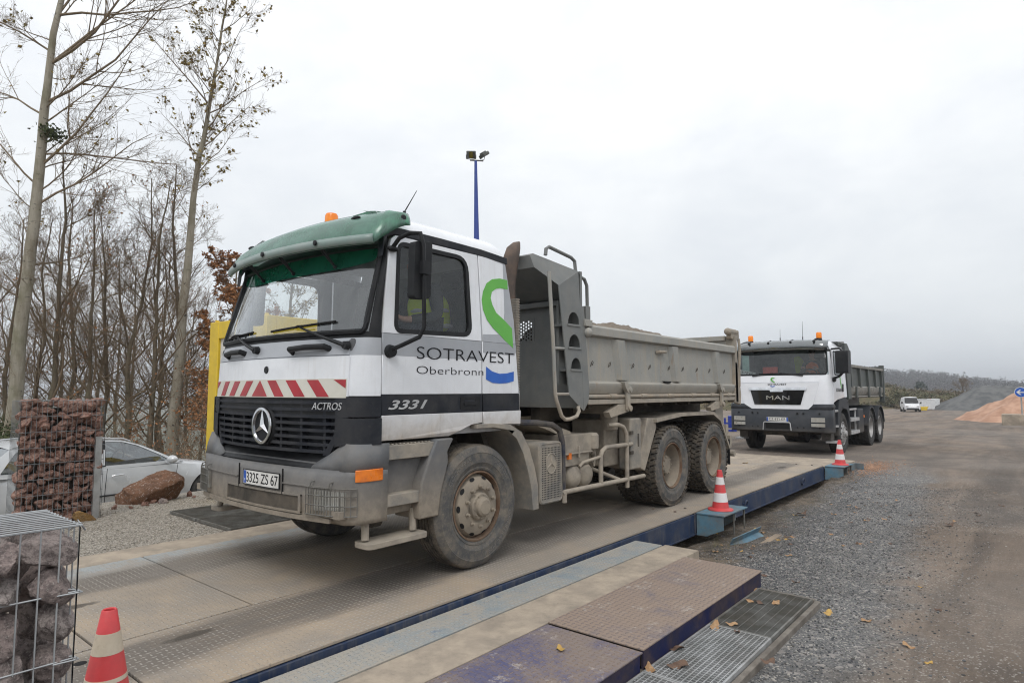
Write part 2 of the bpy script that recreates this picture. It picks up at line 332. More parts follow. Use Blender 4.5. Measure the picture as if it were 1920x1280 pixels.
# ================================================================== ground
def gh(x, y):
    n1 = mnoise.noise(Vector((x*0.35, y*0.35, 1.7))); n2 = mnoise.noise(Vector((x*1.7, y*1.7, 5.2)))
    far = -0.05-0.0125*max(0, min(x, 130)-13)-0.003*max(0, x-130)
    right = -0.235+0.09*sstep(-3.4, -6.5, y)-0.10*sstep(-2.9, -1.9, y)*sstep(1.9, 2.6, x)
    right += 0.12*math.exp(-((x-2.5)/0.8)**2-((y+2.3)/0.5)**2)
    right = lerp(right, far, sstep(8.2, 12.5, x)); right += 0.02*n1+0.018*n2*sstep(12, 8, x)
    left = -0.03-0.12*sstep(3.4, 6, y)-0.78*sstep(5.6, 9.3, y)-0.35*sstep(10, 17, y)
    lx = lerp(left, far, sstep(3.5, 11, x)*sstep(16, 8, y)) if y > 1.5 else left
    lx += 0.012*n1+0.01*n2
    mid = -0.42 if -5.6 < x < 10.0 else far
    if y > 1.85: z = lx
    elif y > 1.42: z = lerp(mid, lx, (y-1.42)/0.43) if x < 10.1 else far+0.01*n1
    elif y > -1.7: z = lerp(mid, far, sstep(9.9, 10.15, x))
    else: z = right
    d = y-17-0.5*max(x, 0)
    if d > 0: z -= min(d*0.16, 16)*1.0+0.02*max(0, d-100)*0
    if x > 30 or abs(y) > 20: z += 0.25*n1*sstep(0, 40, abs(x)+abs(y)-50)
    return z
def axis(lo, hi, c0, c1, step):
    a = list(np.arange(c0, c1, step)); x, s = c0, step
    while x > lo: s *= 1.13; x -= s; a.insert(0, x)
    x, s = a[-1], step
    while x < hi: s *= 1.13; x += s; a.append(x)
    return a
gx = axis(-400, 3500, -6, 13, 0.14); gy = axis(-1500, 3500, -6, 10, 0.14)
g = MB(); g.v = [(x, y, gh(x, y)) for y in gy for x in gx]; nx = len(gx)
g.f = [(j*nx+i, j*nx+i+1, (j+1)*nx+i+1, (j+1)*nx+i) for j in range(len(gy)-1) for i in range(nx-1)]; g.m = [0]*len(g.f)
def ground_mat():
    N = NT('ground_gravel_and_dirt'); X = N.xyz(); x, y = X[0], X[1]
    wob = N.m('SUBTRACT', N.noise(0.55, 6, 0.65), 0.5); wob2 = N.m('SUBTRACT', N.noise(2.3, 5, 0.7), 0.5)
    yy = N.m('ADD', N.m('SUBTRACT', y, N.m('MULTIPLY', N.m('MAXIMUM', N.m('SUBTRACT', x, 2.0), 0.0), 0.09)), N.m('ADD', N.m('MULTIPLY', wob, 2.0), N.m('MULTIPLY', wob2, 0.9)))
    # stones: a colour per cell at two sizes
    v1 = N.vor(84, out='Color'); v2 = N.vor(30, out='Color'); s1 = N.n('ShaderNodeSeparateColor'); N.lk(v1, s1.inputs[0]); s2 = N.n('ShaderNodeSeparateColor'); N.lk(v2, s2.inputs[0])
    stone = N.ramp(s1.outputs[0], [(0, (0.035, 0.037, 0.042)), (0.4, (0.085, 0.09, 0.097)), (0.75, (0.165, 0.168, 0.17)), (0.93, (0.30, 0.285, 0.26)), (1, (0.52, 0.49, 0.45))])
    stone = N.mix(N.mr(s2.outputs[0], 0.86, 0.9), stone, N.ramp(s2.outputs[1], [(0, (0.09, 0.09, 0.1)), (1, (0.42, 0.39, 0.36))]))
    beige = N.ramp(s1.outputs[0], [(0, (0.13, 0.115, 0.095)), (0.5, (0.27, 0.245, 0.21)), (1, (0.5, 0.465, 0.41))])
    soil = N.mix(N.mr(N.noise(4.5, 7, 0.75), 0.35, 0.68), (0.06, 0.047, 0.035), (0.20, 0.158, 0.115))
    soil = N.mix(N.mr(s1.outputs[1], 0.72, 0.95), soil, stone)
    big = N.noise(0.22, 7, 0.62, dist=0.6); strk = N.noise(1.0, 7, 0.68, vec=N.co((0.16, 1.1, 1), rot=(0, 0, 0.12)), dist=0.5)
    road = N.mix(N.mr(strk, 0.36, 0.66), (0.12, 0.095, 0.076), (0.285, 0.22, 0.168))
    road = N.mix(N.m('MULTIPLY', N.mr(big, 0.4, 0.65), 0.45), road, (0.235, 0.22, 0.205))
    fine = N.noise(70, 3, 0.75); road = N.mix(N.mr(fine, 0.3, 0.7, 0.0, 0.55), road, N.mix(0.6, road, (0.07, 0.065, 0.06)))
    road = N.mix(N.m('MULTIPLY', N.mr(s1.outputs[0], 0.84, 0.97), N.mr(N.noise(0.9, 5, 0.6), 0.35, 0.65, 0.1, 0.75)), road, (0.40, 0.37, 0.335))
    # right-hand side: soil by the beam, gravel, then road
    c = N.mix(N.mr(yy, -4.35, -3.7), road, stone)
    light = N.mr(N.m('ABSOLUTE', N.m('ADD', yy, 3.62)), 0.1, 0.75, 0.55, 0.0)
    c = N.mix(light, c, N.mix(0.5, stone, (0.30, 0.29, 0.275)))
    c = N.mix(N.mr(yy, -3.0, -2.25), c, soil)
    xx = N.m('ADD', x, N.m('MULTIPLY', wob, 5.0))
    c = N.mix(N.mr(xx, 10.2, 12.5), c, N.mix(0.25, road, (0.22, 0.19, 0.165)))
    c = N.mix(N.m('MULTIPLY', N.mr(N.noise(0.8, 6, 0.65, dist=0.8), 0.42, 0.62), 0.55), c, N.mix(0.5, c, (0.045, 0.043, 0.042)))
    # left-hand side: beige gravel, then leaf litter under the trees
    lit = N.mix(N.mr(N.vor(16, out='Distance'), 0.2, 0.55), (0.12, 0.07, 0.035), (0.06, 0.055, 0.035)); lit = N.mix(N.mr(N.noise(1.2, 5, 0.6), 0.4, 0.6), lit, (0.075, 0.085, 0.035))
    c = N.mix(N.mr(y, 1.5, 1.7), c, N.mix(N.mr(xx, 5, 11), beige, road))
    yl = N.m('ADD', N.m('SUBTRACT', y, N.m('MULTIPLY', N.m('MAXIMUM', x, 0.0), 0.42)), N.m('MULTIPLY', wob, 2.0))
    c = N.mix(N.mr(yl, 10.5, 12.5), c, lit)
    c = N.mix(N.mr(yl, 60, 160), c, (0.13, 0.135, 0.10))
    h = N.m('ADD', N.m('MULTIPLY', N.vor(84), -1.0), N.m('MULTIPLY', N.noise(30, 6, 0.8), 1.4))
    N.bump(h, 0.75, 0.014)
    return N.done(c, 0.93, spec=0.25)
ground = g.build('ground', ground_mat(), smooth=60, recalc=False); tag(ground, kind='structure')

# ------------------------------------------------------------------ weighbridge
def checker_h(N, k, amp=1.0, rot=0.0):
    v = N.co((k, k, k), rot=(0, 0, rot)); fl = N.n('ShaderNodeVectorMath'); fl.operation = 'FLOOR'; N.lk(v, fl.inputs[0])
    fr = N.n('ShaderNodeVectorMath'); fr.operation = 'FRACTION'; N.lk(v, fr.inputs[0])
    a = N.n('ShaderNodeSeparateXYZ'); N.lk(fl.outputs[0], a.inputs[0]); b = N.n('ShaderNodeSeparateXYZ'); N.lk(fr.outputs[0], b.inputs[0])
    par = N.m('GREATER_THAN', N.m('FLOORED_MODULO', N.m('ADD', a.outputs[0], a.outputs[1]), 2.0), 0.5)
    fu = N.m('SUBTRACT', b.outputs[0], 0.5); fv = N.m('SUBTRACT', b.outputs[1], 0.5)
    al = N.m('ADD', N.m('MULTIPLY', par, fu), N.m('MULTIPLY', N.m('SUBTRACT', 1.0, par), fv)); ac = N.m('ADD', N.m('MULTIPLY', par, fv), N.m('MULTIPLY', N.m('SUBTRACT', 1.0, par), fu))
    d = N.m('ADD', N.m('POWER', N.m('ABSOLUTE', N.m('DIVIDE', al, 0.44)), 2.0), N.m('POWER', N.m('ABSOLUTE', N.m('DIVIDE', ac, 0.15)), 2.0))
    return N.mr(d, 0.5, 1.1, amp, 0.0)
def deck_mat():
    N = NT('dusty_checker_plate_deck'); X = N.xyz(); y = X[1]
    wob = N.m('SUBTRACT', N.noise(1.0, 6, 0.65, vec=N.co((0.45, 2.2, 1))), 0.5)
    yy = N.m('ADD', y, N.m('MULTIPLY', wob, 0.5))
    st = N.noise(1.0, 8, 0.7, vec=N.co((0.5, 9, 1)), dist=0.3); pt = N.noise(1.6, 7, 0.7, dist=0.4)
    dust = N.mix(N.mr(pt, 0.35, 0.65), (0.37, 0.30, 0.225), (0.285, 0.25, 0.21))
    grey = N.mix(N.mr(st, 0.35, 0.65), (0.07, 0.064, 0.06), (0.165, 0.145, 0.125))
    def band(c0, hw): return N.mr(N.m('ABSOLUTE', N.m('SUBTRACT', yy, c0)), hw*0.55, hw*1.25, 1.0, 0.0)
    tr = N.m('MAXIMUM', band(-0.98, 0.30), band(0.85, 0.34))
    tr = N.m('MULTIPLY', tr, N.mr(st, 0.30, 0.60, 0.55, 1.0))
    c = N.mix(N.m('MULTIPLY', tr, 0.95), dust, grey)
    c = N.mix(N.m('MULTIPLY', N.mr(N.noise(0.6, 5, 0.6), 0.42, 0.62), 0.45), c, (0.235, 0.215, 0.19))
    # bare bluish steel rubbed through at the left edge and around the joints
    rub = N.m('MULTIPLY', N.mr(N.m('ADD', y, N.m('MULTIPLY', wob, 0.3)), 1.0, 1.3), N.mr(N.noise(5, 6, 0.75), 0.35, 0.6, 0.25, 0.85))
    c = N.mix(rub, c, (0.30, 0.335, 0.35))
    hc = checker_h(N, 1/0.042)
    c = N.mix(N.m('MULTIPLY', hc, N.mr(N.noise(3, 5, 0.6), 0.35, 0.6, 0.15, 0.6)), c, (0.43, 0.40, 0.36))
    # oil and water spots
    oil = N.mr(N.m('ADD', N.vor(0.9, vec=N.co((0.45, 1.6, 1), loc=(0.35, 0.2, 0))), N.m('MULTIPLY', N.noise(6, 5, 0.7), 0.10)), 0.115, 0.15, 0.8, 0.0)
    c = N.mix(oil, c, (0.05, 0.043, 0.035))
    N.bump(N.m('ADD', N.m('MULTIPLY', hc, 0.8), N.m('MULTIPLY', N.noise(60, 5, 0.75), 0.6)), 0.9, 0.008)
    return N.done(c, N.m('SUBTRACT', 0.86, N.m('MULTIPLY', oil, 0.3)), spec=0.3)
def plate_mat(name, paint, dust, worn, lo=0.42, hi=0.6, k=1/0.045, rub=(0.36, 0.40, 0.42)):
    N = NT(name); hc = checker_h(N, k)
    f = N.mr(N.m('ADD', N.noise(1.6, 7, 0.75, dist=0.5), N.m('MULTIPLY', N.noise(14, 5, 0.75), 0.22)), lo, hi)
    c = N.mix(f, paint, dust); c = N.mix(N.mr(N.noise(6, 7, 0.8), 0.56, 0.66, 0, 0.8), c, worn)
    c = N.mix(N.m('MULTIPLY', hc, N.mr(N.noise(2.1, 5, 0.6), 0.35, 0.6, 0.1, 0.65)), c, rub)
    N.bump(N.m('ADD', hc, N.m('MULTIPLY', N.noise(70, 4, 0.75), 0.6)), 0.9, 0.008)
    return N.done(c, 0.75, spec=0.25)
M['deck'] = deck_mat()
M['side_plate'] = plate_mat('worn_galvanised_checker_plate', (0.225, 0.265, 0.285), (0.335, 0.31, 0.27), (0.15, 0.19, 0.25), 0.42, 0.72)
M['purple_plate'] = plate_mat('brown_dusted_blue_plate', (0.125, 0.12, 0.155), (0.265, 0.205, 0.165), (0.38, 0.34, 0.30), 0.34, 0.62, rub=(0.17, 0.145, 0.15))
M['blue_plate'] = plate_mat('worn_blue_checker_plate', (0.085, 0.088, 0.17), (0.215, 0.175, 0.155), (0.37, 0.33, 0.30), 0.44, 0.74, rub=(0.25, 0.18, 0.13))
M['beam'] = simple('navy_beam_paint', (0.016, 0.031, 0.075), (0.025, 0.043, 0.09), 0.45, dirt=0.3, dcol=(0.17, 0.16, 0.145), streak=0.5)
M['beam2'] = simple('royal_blue_beam_paint', (0.010, 0.014, 0.062), (0.012, 0.017, 0.05), 0.6, dirt=0.5, dcol=(0.13, 0.09, 0.06), bump=0.3, bscale=40)
M['light_blue'] = simple('chalky_light_blue_paint', (0.10, 0.215, 0.29), (0.075, 0.16, 0.23), 0.7, dirt=0.7, dcol=(0.2, 0.165, 0.125), bump=0.3, bscale=50)
M['concrete'] = simple('sandy_concrete', (0.40, 0.335, 0.26), (0.29, 0.245, 0.195), 0.9, scale=3.5, bump=0.7, bscale=40, dirt=0.55, dcol=(0.25, 0.215, 0.175))
M['galv'] = simple('galvanised_steel', (0.42, 0.43, 0.435), (0.30, 0.31, 0.31), 0.5, metal=0.35, dirt=0.3, dcol=(0.2, 0.175, 0.15))
M['galv_dark'] = simple('dirty_grating_steel', (0.20, 0.20, 0.19), (0.12, 0.12, 0.11), 0.6, metal=0.3, dirt=0.5, dcol=(0.13, 0.11, 0.085))
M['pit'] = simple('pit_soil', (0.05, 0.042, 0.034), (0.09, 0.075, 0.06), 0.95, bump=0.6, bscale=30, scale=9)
wb = empty('weighbridge', (0, 0, -0.3), label='long weighbridge deck of dusty checker plate with a navy side beam, under the nearest truck', cat='weighbridge')
def plate(x0, x1, y0, y1, z1=0.0, t=0.02, m='deck', nm='deck_plate', parent=wb, g_=0.008, dz=0.3):
    return MB().box(x0+g_, x1-g_, y0+g_, y1-g_, z1-t+dz, z1+dz).build(nm, M[m], parent, bevel=0.003, seg=1)
for x0, x1 in ((-6.5, -2.67), (-2.67, 3.59), (3.59, 10.0)):
    plate(x0, x1, -1.64, -0.62)
for x0, x1 in ((-6.5, -2.67), (-2.67, -1.69), (-1.69, 3.59), (3.59, 10.0)):
    plate(x0, x1, -0.62, 1.42)
b_ = MB()
for x0, x1 in ((-6.5, -2.69), (-2.65, 3.57), (3.61, 9.98)): b_.box(x0, x1, -1.65, -1.60, 0.03, 0.275); b_.box(x0, x1, -1.66, -1.56, 0.02, 0.04)
b_.build('side_beam', M['beam'], wb, bevel=0.003)
MB().box(-6.5, 9.97, -1.5, 1.38, 0.0, 0.27).build('under_frame', M['steel_dark'], wb)
def ring(x, parent):
    mb = MB(); mb.tube([(x+0.055*math.cos(a), -1.675-0.01*math.sin(a), 0.16+0.055*math.sin(a)) for a in np.linspace(0, 2*math.pi, 20)], 0.013, 6, caps=False)
    mb.box(x-0.07, x-0.045, -1.68, -1.65, 0.14, 0.19); mb.build('lifting_ring', M['beam'], parent)
ring(5.35, wb); ring(8.35, wb)
bl = MB()
for x in (3.45, 3.75, 9.85):
    for y in (-1.45, -1.15, 0.5): bl.lathe([(0.001, 0.312), (0.018, 0.312), (0.02, 0.301)], (x, y, 0), 'z', 8)
bl.build('bolt', M['rust'], wb)
for y in (-1.45, -0.8): 
    h_ = MB().lathe([(0.001, 0.3015), (0.03, 0.3015), (0.033, 0.3005)], (-2.8, y, 0), 'z', 14).build('lifting_hole', M['rubber'], wb)
# bracket boxes that hold the cones
def bracket(x, label):
    e = empty('support_bracket', (x, -1.665, -0.28), label=label, cat='bracket', group='light blue brackets bolted to the weighbridge')
    MB().box(-0.02, 0.80, -0.36, 0.0, 0.262, 0.278).build('top_plate', M['light_blue'], e, bevel=0.002)
    s = MB(); s.prism([(0, 0.26), (0, 0.0), (-0.12, 0.0), (-0.34, 0.10), (-0.34, 0.26)], 'x', -0.01, 0.003); s.box(0.0, 0.42, -0.13, -0.02, 0.0, 0.10)
    s.prism([(0, 0.26), (0, 0.02), (-0.10, 0.02), (-0.34, 0.16), (-0.34, 0.26)], 'x', 0.40, 0.412); s.build('side_gusset', M['light_blue'], e)
    MB().tube([(0.36, -0.33, 0.26), (0.37, -0.33, -0.02)], 0.012, 6).build('leg', M['galv_dark'], e)
    MB().tube([(0.74, -0.33, 0.26), (0.74, -0.33, -0.0)], 0.012, 6).build('leg', M['galv_dark'], e)
    return e
bracket(3.62, 'light blue steel bracket box on the weighbridge edge, under the middle cone')
b2 = bracket(9.98, 'light blue bracket box with a bent plate, at the far end of the weighbridge')
MB().prism([(0.8, -0.3), (1.05, -0.34), (1.0, -0.52), (0.98, -0.52), (1.02, -0.36), (0.8, -0.32)], 'z', 0.02, 0.27).build('bent_plate', M['light_blue'], b2)
# side plates, concrete strips, gratings
def slab(name, x0, x1, y0, y1, z, t, m, label=None, cat=None, kind=None, bevel=0.003, group=None):
    o = MB().box(x0, x1, y0, y1, -t, 0).build(name, M[m], bevel=bevel, seg=1, loc=(0, 0, z)); tag(o, label, cat, group, kind); return o
slab('checker_plate', -6.5, 2.0, -1.985, -1.68, -0.055, 0.02, 'side_plate', 'long pale blue-grey checker plate lying between the navy beam and the sandy concrete strip', 'steel plate')
slab('concrete_strip', -6.5, 2.06, -2.355, -1.992, -0.062, 0.25, 'concrete', kind='structure')
slab('concrete_strip_far', -6.5, 10.0, 1.43, 1.88, -0.008, 0.2, 'concrete', kind='structure')
def ramp_plate(x0, x1, z, m, label):
    e = empty('ramp_plate', ((x0+x1)/2, -2.72, z-0.13), label=label, cat='steel plate'); hx = (x1-x0)/2
    MB().box(-hx, hx, -0.37, 0.355, 0.12, 0.13).build('plate_top', M[m], e, bevel=0.002, seg=1)
    MB().box(-hx+0.005, hx-0.03, -0.366, -0.35, 0.0, 0.119).build('edge_flange', M['beam2'], e)
    MB().box(-hx+0.02, hx-0.04, -0.34, 0.34, 0.02, 0.119).build('core', M['steel_dark'], e)
ramp_plate(-0.49, 1.70, -0.05, 'purple_plate', 'brown dusted steel ramp plate whose blue edge runs beside the fine grating')
ramp_plate(-2.9, -0.50, -0.062, 'blue_plate', 'worn blue checker ramp plate with rust, nearest the bottom edge of the photo')
def grating(x0, x1, y0, y1, z, px, py, label, m='galv', dark=False, t=0.03, group=None, bw=0.0018):
    e = empty('floor_grating', ((x0+x1)/2, (y0+y1)/2, z-t), label=label, cat='grating', group=group); hx, hy_ = (x1-x0)/2, (y1-y0)/2
    f = MB(); w_ = 0.014
    f.box(-hx, hx, -hy_, -hy_+w_, 0, t+0.002); f.box(-hx, hx, hy_-w_, hy_, 0, t+0.002); f.box(-hx, -hx+w_, -hy_+w_, hy_-w_, 0, t+0.002); f.box(hx-w_, hx, -hy_+w_, hy_-w_, 0, t+0.002)
    f.build('frame', M[m], e)
    b = MB(); n = int((y1-y0)/py)
    for i in range(1, n): y = -hy_+(y1-y0)*i/n; b.box(-hx+w_, hx-w_, y-bw, y+bw, 0.002, t)
    n = int((x1-x0)/px)
    for i in range(1, n): x = -hx+(x1-x0)*i/n; b.box(x-bw*0.7, x+bw*0.7, -hy_+w_, hy_-w_, 0.008, t-0.002)
    b.build('bars', M[m], e); return e
gz = -0.165
grating(0.50, 1.55, -3.54, -3.10, gz, 0.016, 0.06, 'finely slotted steel grating with three dry leaves lying on it', 'galv_dark')
grating(-0.52, 0.495, -3.54, -3.10, gz, 0.032, 0.032, 'square mesh steel grating with dead leaves, next to the finely slotted one', 'galv', bw=0.0034)
grating(-1.6, -0.525, -3.54, -3.10, gz, 0.032, 0.032, 'square mesh steel grating cut off by the bottom edge of the photo', 'galv', bw=0.0034)
M['kerb'] = simple('dirty_kerb_concrete', (0.20, 0.18, 0.155), (0.13, 0.115, 0.10), 0.95, scale=9, bump=0.6, bscale=30, dirt=0.5, dcol=(0.1, 0.08, 0.06))
k_ = MB(); k_.box(-1.7, 1.6, -3.585, -3.545, -0.42, -0.185); k_.box(-1.7, 1.6, -3.095, -3.06, -0.42, -0.172); k_.box(1.555, 1.6, -3.545, -3.095, -0.42, -0.17)
tag(k_.build('drain_kerb', M['kerb'], bevel=0.006), kind='structure')
tag(MB().box(-1.7, 1.555, -3.545, -3.095, -0.45, -0.215).build('drain_floor', M['pit']), kind='structure')
grating(-0.62, 0.95, 2.78, 3.5, 0.005, 0.03, 0.02, 'dark steel floor grating in the gravel, beside the yellow framed office', 'galv_dark')
grating(-0.62, 0.85, 1.9, 2.74, 0.006, 0.03, 0.02, 'dark steel floor grating in the gravel under the truck bumper', 'galv_dark')
# angle iron and plank lying by the middle bracket
a_ = MB(); a_.box(-0.45, 0.45, -0.05, 0.05, 0, 0.008); a_.box(-0.45, 0.45, 0.045, 0.053, 0, 0.09)
o = a_.build('angle_iron', M['light_blue'], loc=(3.75, -2.25, -0.29)); o.rotation_euler = (0.5, 0, R(-2)); tag(o, 'length of light blue angle iron lying on the soil below the middle cone', 'angle iron')
M['wood'] = simple('weathered_plank', (0.30, 0.235, 0.17), (0.22, 0.175, 0.13), 0.9, bump=0.4)
o = MB().box(-0.32, 0.32, -0.04, 0.04, 0, 0.03).build('plank', M['wood'], bevel=0.004, loc=(3.88, -2.48, -0.285)); o.rotation_euler = (0, 0, R(1)); tag(o, 'short weathered plank lying on the soil beside the light blue angle iron', 'plank')
slab('concrete_apron', 10.05, 11.6, -1.9, 1.9, -0.018, 0.05, 'concrete', kind='structure')

# ------------------------------------------------------------------ traffic cones
M['cone_red'] = simple('faded_red_cone', (0.62, 0.055, 0.06), (0.50, 0.05, 0.055), 0.5, dirt=0.15, dcol=(0.4, 0.25, 0.2))
M['cone_white'] = simple('cone_white_band', (0.72, 0.70, 0.70), (0.66, 0.64, 0.63), 0.45, dirt=0.1)
M['cone_cream'] = simple('dirty_cone_white_band', (0.60, 0.53, 0.42), (0.5, 0.43, 0.33), 0.6, dirt=0.45, dcol=(0.38, 0.3, 0.22))
def cone(x, y, z, h, bands, label, rt=0.03, rb=0.105, white='cone_white', foot=True):
    e = empty('traffic_cone', (x, y, z), label=label, cat='traffic cone', group='red and white cones beside the weighbridge')
    def r(t): return lerp(rb, rt, t)
    MB().lathe([(rb, 0.0), (rb+0.055, 0.0), (rb+0.05, 0.014), (rb+0.012, 0.022), (rb, 0.03), (r(0.5), 0.03+0.5*(h-0.03)), (rt, h), (rt-0.004, h+0.004), (rt-0.009, h), (rt-0.008, h-0.10)], (0, 0, 0), 'z', 40).build('cone_body', M['cone_red'], e)
    for t0, t1, isw in bands:
        if isw: MB().lathe([(r(t), 0.03+t*(h-0.03)) for t in (t0,)]+[(r(t)+0.0012, 0.03+t*(h-0.03)) for t in (t0, (t0+t1)/2, t1)]+[(r(t1), 0.03+t1*(h-0.03))], (0, 0, 0), 'z', 40).build('reflective_band', M[white], e)
cone(-2.93, -1.60, 0.0, 0.50, [(0, 0.34, 0), (0.34, 0.38, 1), (0.38, 0.60, 0), (0.60, 0.795, 1), (0.795, 1, 0)], 'nearest traffic cone, with dirty cream bands, beside the wire cage of granite', 0.032, 0.115, 'cone_cream')
B5 = [(0, 0.16, 0), (0.16, 0.40, 1), (0.40, 0.62, 0), (0.62, 0.82, 1), (0.82, 1, 0)]
cone(3.98, -1.83, 0.001, 0.50, B5, 'traffic cone standing beside the rear wheels of the nearest truck')
cone(10.40, -1.86, 0.001, 0.50, B5, 'farthest traffic cone, standing before the front wheel of the second truck')
# ================================================================== nearest truck
T = empty('tipper_truck', (0, -0.05, 0), label='nearest tipper truck with green sun visor and dusty grey body, standing on the weighbridge', cat='truck', group='white cab tipper trucks')
XA = [(0.9, -1.35), (1.0, -1.36), (1.5, -1.37), (1.8, -1.355), (1.95, -1.315), (2.68, -1.10), (2.80, -1.03), (2.88, -0.9), (2.95, -0.7), (3.0, -0.45)]
WZ = [(1.9, 1.17), (2.76, 1.125), (2.82, 1.105), (2.9, 1.06), (2.96, 0.97), (3.0, 0.80), (3.02, 0.5)]
def xa(z): return interp(z, XA)
def wz(z): return interp(z, WZ)
def plan_front(z, n=16, xs=None):
    """outline of the cab front from the left side (-y) round the nose to the right side (+y)"""
    w_, a = wz(z), xa(z); ws = w_-0.13; xs = lerp(-1.05, -0.97, sstep(1.95, 2.75, z)) if xs is None else xs
    bow = 0.135
    mid = [(a+bow*(t*t), t*ws) for t in np.linspace(-1, 1, n+1)]
    P0 = Vector((xs, -w_)); P3 = Vector(mid[0]); P1 = P0+Vector((min(-0.02, (a+bow-xs)*0.6), 0)); tang = Vector((2*bow/ws, 1)).normalized() if False else Vector((-0.2*0+0.16, -1)).normalized(); P2 = P3+tang*0.07
    arc = []
    for t in np.linspace(0, 1, 7)[:-1]: q = P0*(1-t)**3+P1*3*t*(1-t)**2+P2*3*t*t*(1-t)+P3*t**3; arc.append((q.x, q.y))
    return arc+mid+[(x, -y) for x, y in arc[::-1]]
def xf(y, z, off=0.0):
    ws = wz(z)-0.13; return xa(z)+0.135*min(1.2, abs(y)/ws)**2-off
# --- cab shell
sh = MB(); zs = [1.33, 1.46, 1.49, 1.60, 1.795, 1.80, 1.93, 1.96, 1.985, 2.1, 2.3, 2.5, 2.66, 2.72, 2.78, 2.83, 2.88, 2.92, 2.96, 3.0]
MI = {'white': 0, 'black': 1, 'silver': 2, 'in': 3}
rings = [plan_front(z) for z in zs]; nf = len(rings[0]); base = 0
for k, z in enumerate(zs): sh.v += [(x, y, z) for x, y in rings[k]]
for k in range(len(zs)-1):
    zc = (zs[k]+zs[k+1])/2
    for j in range(nf-1):
        if 1.985 < zc < 2.66 and 4 <= j < nf-5: continue                 # windscreen opening
        m = 1 if (zc < 1.49 or (1.93 < zc < 2.83)) else (2 if 1.795 < zc < 1.96 else 0)
        if zc > 2.78: m = 0
        sh.f.append((k*nf+j, k*nf+j+1, (k+1)*nf+j+1, (k+1)*nf+j)); sh.m.append(m)
# roof: from the top ring edges back to the rear
def roofring(z):
    xr = interp(z, [(2.80, 0.44), (2.9, 0.41), (2.96, 0.36), (3.0, 0.28)]); pf = plan_front(z)
    return pf[0], pf[-1], xr
n0 = len(sh.v); zr = [2.78, 2.83, 2.88, 2.92, 2.96, 3.0]
for sgn in (-1, 1):
    n0 = len(sh.v)
    for z in zr:
        a, b, xr = roofring(z); p = a if sgn < 0 else b
        sh.v += [(lerp(p[0], xr, t), p[1], z) for t in np.linspace(0, 1, 6)]
    for i in range(5):
        for j in range(5): sh.f.append((n0+i*6+j, n0+i*6+j+1, n0+(i+1)*6+j+1, n0+(i+1)*6+j)); sh.m.append(0)
# crown
pf = plan_front(3.0); n0 = len(sh.v); 
sh.v += [(x, y, 3.0) for x, y in pf]; sh.v += [(0.28, y*1.0, 3.0) for x, y in pf]; sh.v += [((x+0.28)/2, y*0.98, 3.025) for x, y in pf]
for j in range(nf-1): sh.f += [(n0+j, n0+j+1, n0+2*nf+j+1, n0+2*nf+j), (n0+2*nf+j, n0+2*nf+j+1, n0+nf+j+1, n0+nf+j)]; sh.m += [0, 0]
# rear wall, floor, inner lining
sh.add([(0.62, -1.165, 1.2), (0.62, 1.165, 1.2), (0.62, 1.165, 1.5), (0.62, -1.165, 1.5), (0.55, -1.14, 2.1), (0.55, 1.14, 2.1), (0.44, -1.12, 2.78), (0.44, 1.12, 2.78), (0.28, -0.8, 3.0), (0.28, 0.8, 3.0)],
       [(0, 1, 2, 3), (3, 2, 5, 4), (4, 5, 7, 6), (6, 7, 9, 8)], 0)
sh.box(-1.1, 0.5, -1.12, 1.12, 1.16, 1.30, 3); sh.box(0.40, 0.43, -1.1, 1.1, 1.3, 2.75, 3); sh.box(-0.85, 0.42, -1.05, 1.05, 2.86, 2.88, 3)
cab = sh.build('cab_shell', [M['white'], M['black'], M['silver_band'], M['cab_lining']], T, smooth=40)
# --- front panels, slightly proud
def front_quad(mb, y0a, y1a, z0, y0b, y1b, z1, off, n=6, m=0, th=0.004):
    """patch between (y0a..y1a at z0) and (y0b..y1b at z1)"""
    vs = []; 
    for o_ in (off+th, off):
        for z, a, b in ((z0, y0a, y1a), (z1, y0b, y1b)):
            for i in range(n+1): y = lerp(a, b, i/n); vs.append((xf(y, z, o_), y, z))
    k = n+1; fs = [(i, i+1, k+i+1, k+i) for i in range(n)]+[(0, k, 3*k, 2*k), (n, 2*k+n, 3*k+n, k+n)]+[(i, 2*k+i, 2*k+i+1, i+1) for i in range(n)]+[(k+i, k+i+1, 3*k+i+1, 3*k+i) for i in range(n)]
    mb.add(vs, fs, m)
fp = MB(); front_quad(fp, -1.03, 1.03, 1.485, -1.03, 1.03, 1.79, 0.0, 16, th=0.012); fp.build('front_flap', M['white'], T)
fp = MB(); front_quad(fp, -1.02, 1.02, 1.80, -1.00, 1.00, 1.925, 0.0, 16, th=0.012); fp.build('wiper_panel', M['silver_band'], T)
hb = MB(); front_quad(hb, -1.02, 1.02, 1.475, -1.02, 1.02, 1.62, 0.012, 16, th=0.004)
hbo = hb.build('hazard_board', M['white_refl'], T)
rs = MB()
front_quad(rs, -0.122, 0.122, 1.483, -0.003, 0.003, 1.612, 0.0165, 2, th=0.002)
for s_ in (-1, 1):
    for i in range(4):
        a = 0.115+i*0.253; b0, b1 = a+0.118, a+0.118+0.122; t0, t1 = a, a+0.122
        if i == 3: front_quad(rs, s_*1.012, s_*1.015, 1.55, s_*0.90, s_*1.015, 1.612, 0.0165, 2, th=0.002); continue
        front_quad(rs, s_*b0, s_*b1, 1.483, s_*t0, s_*t1, 1.612, 0.0165, 3, th=0.002)
rs.build('red_stripes', M['red_refl'], hbo)
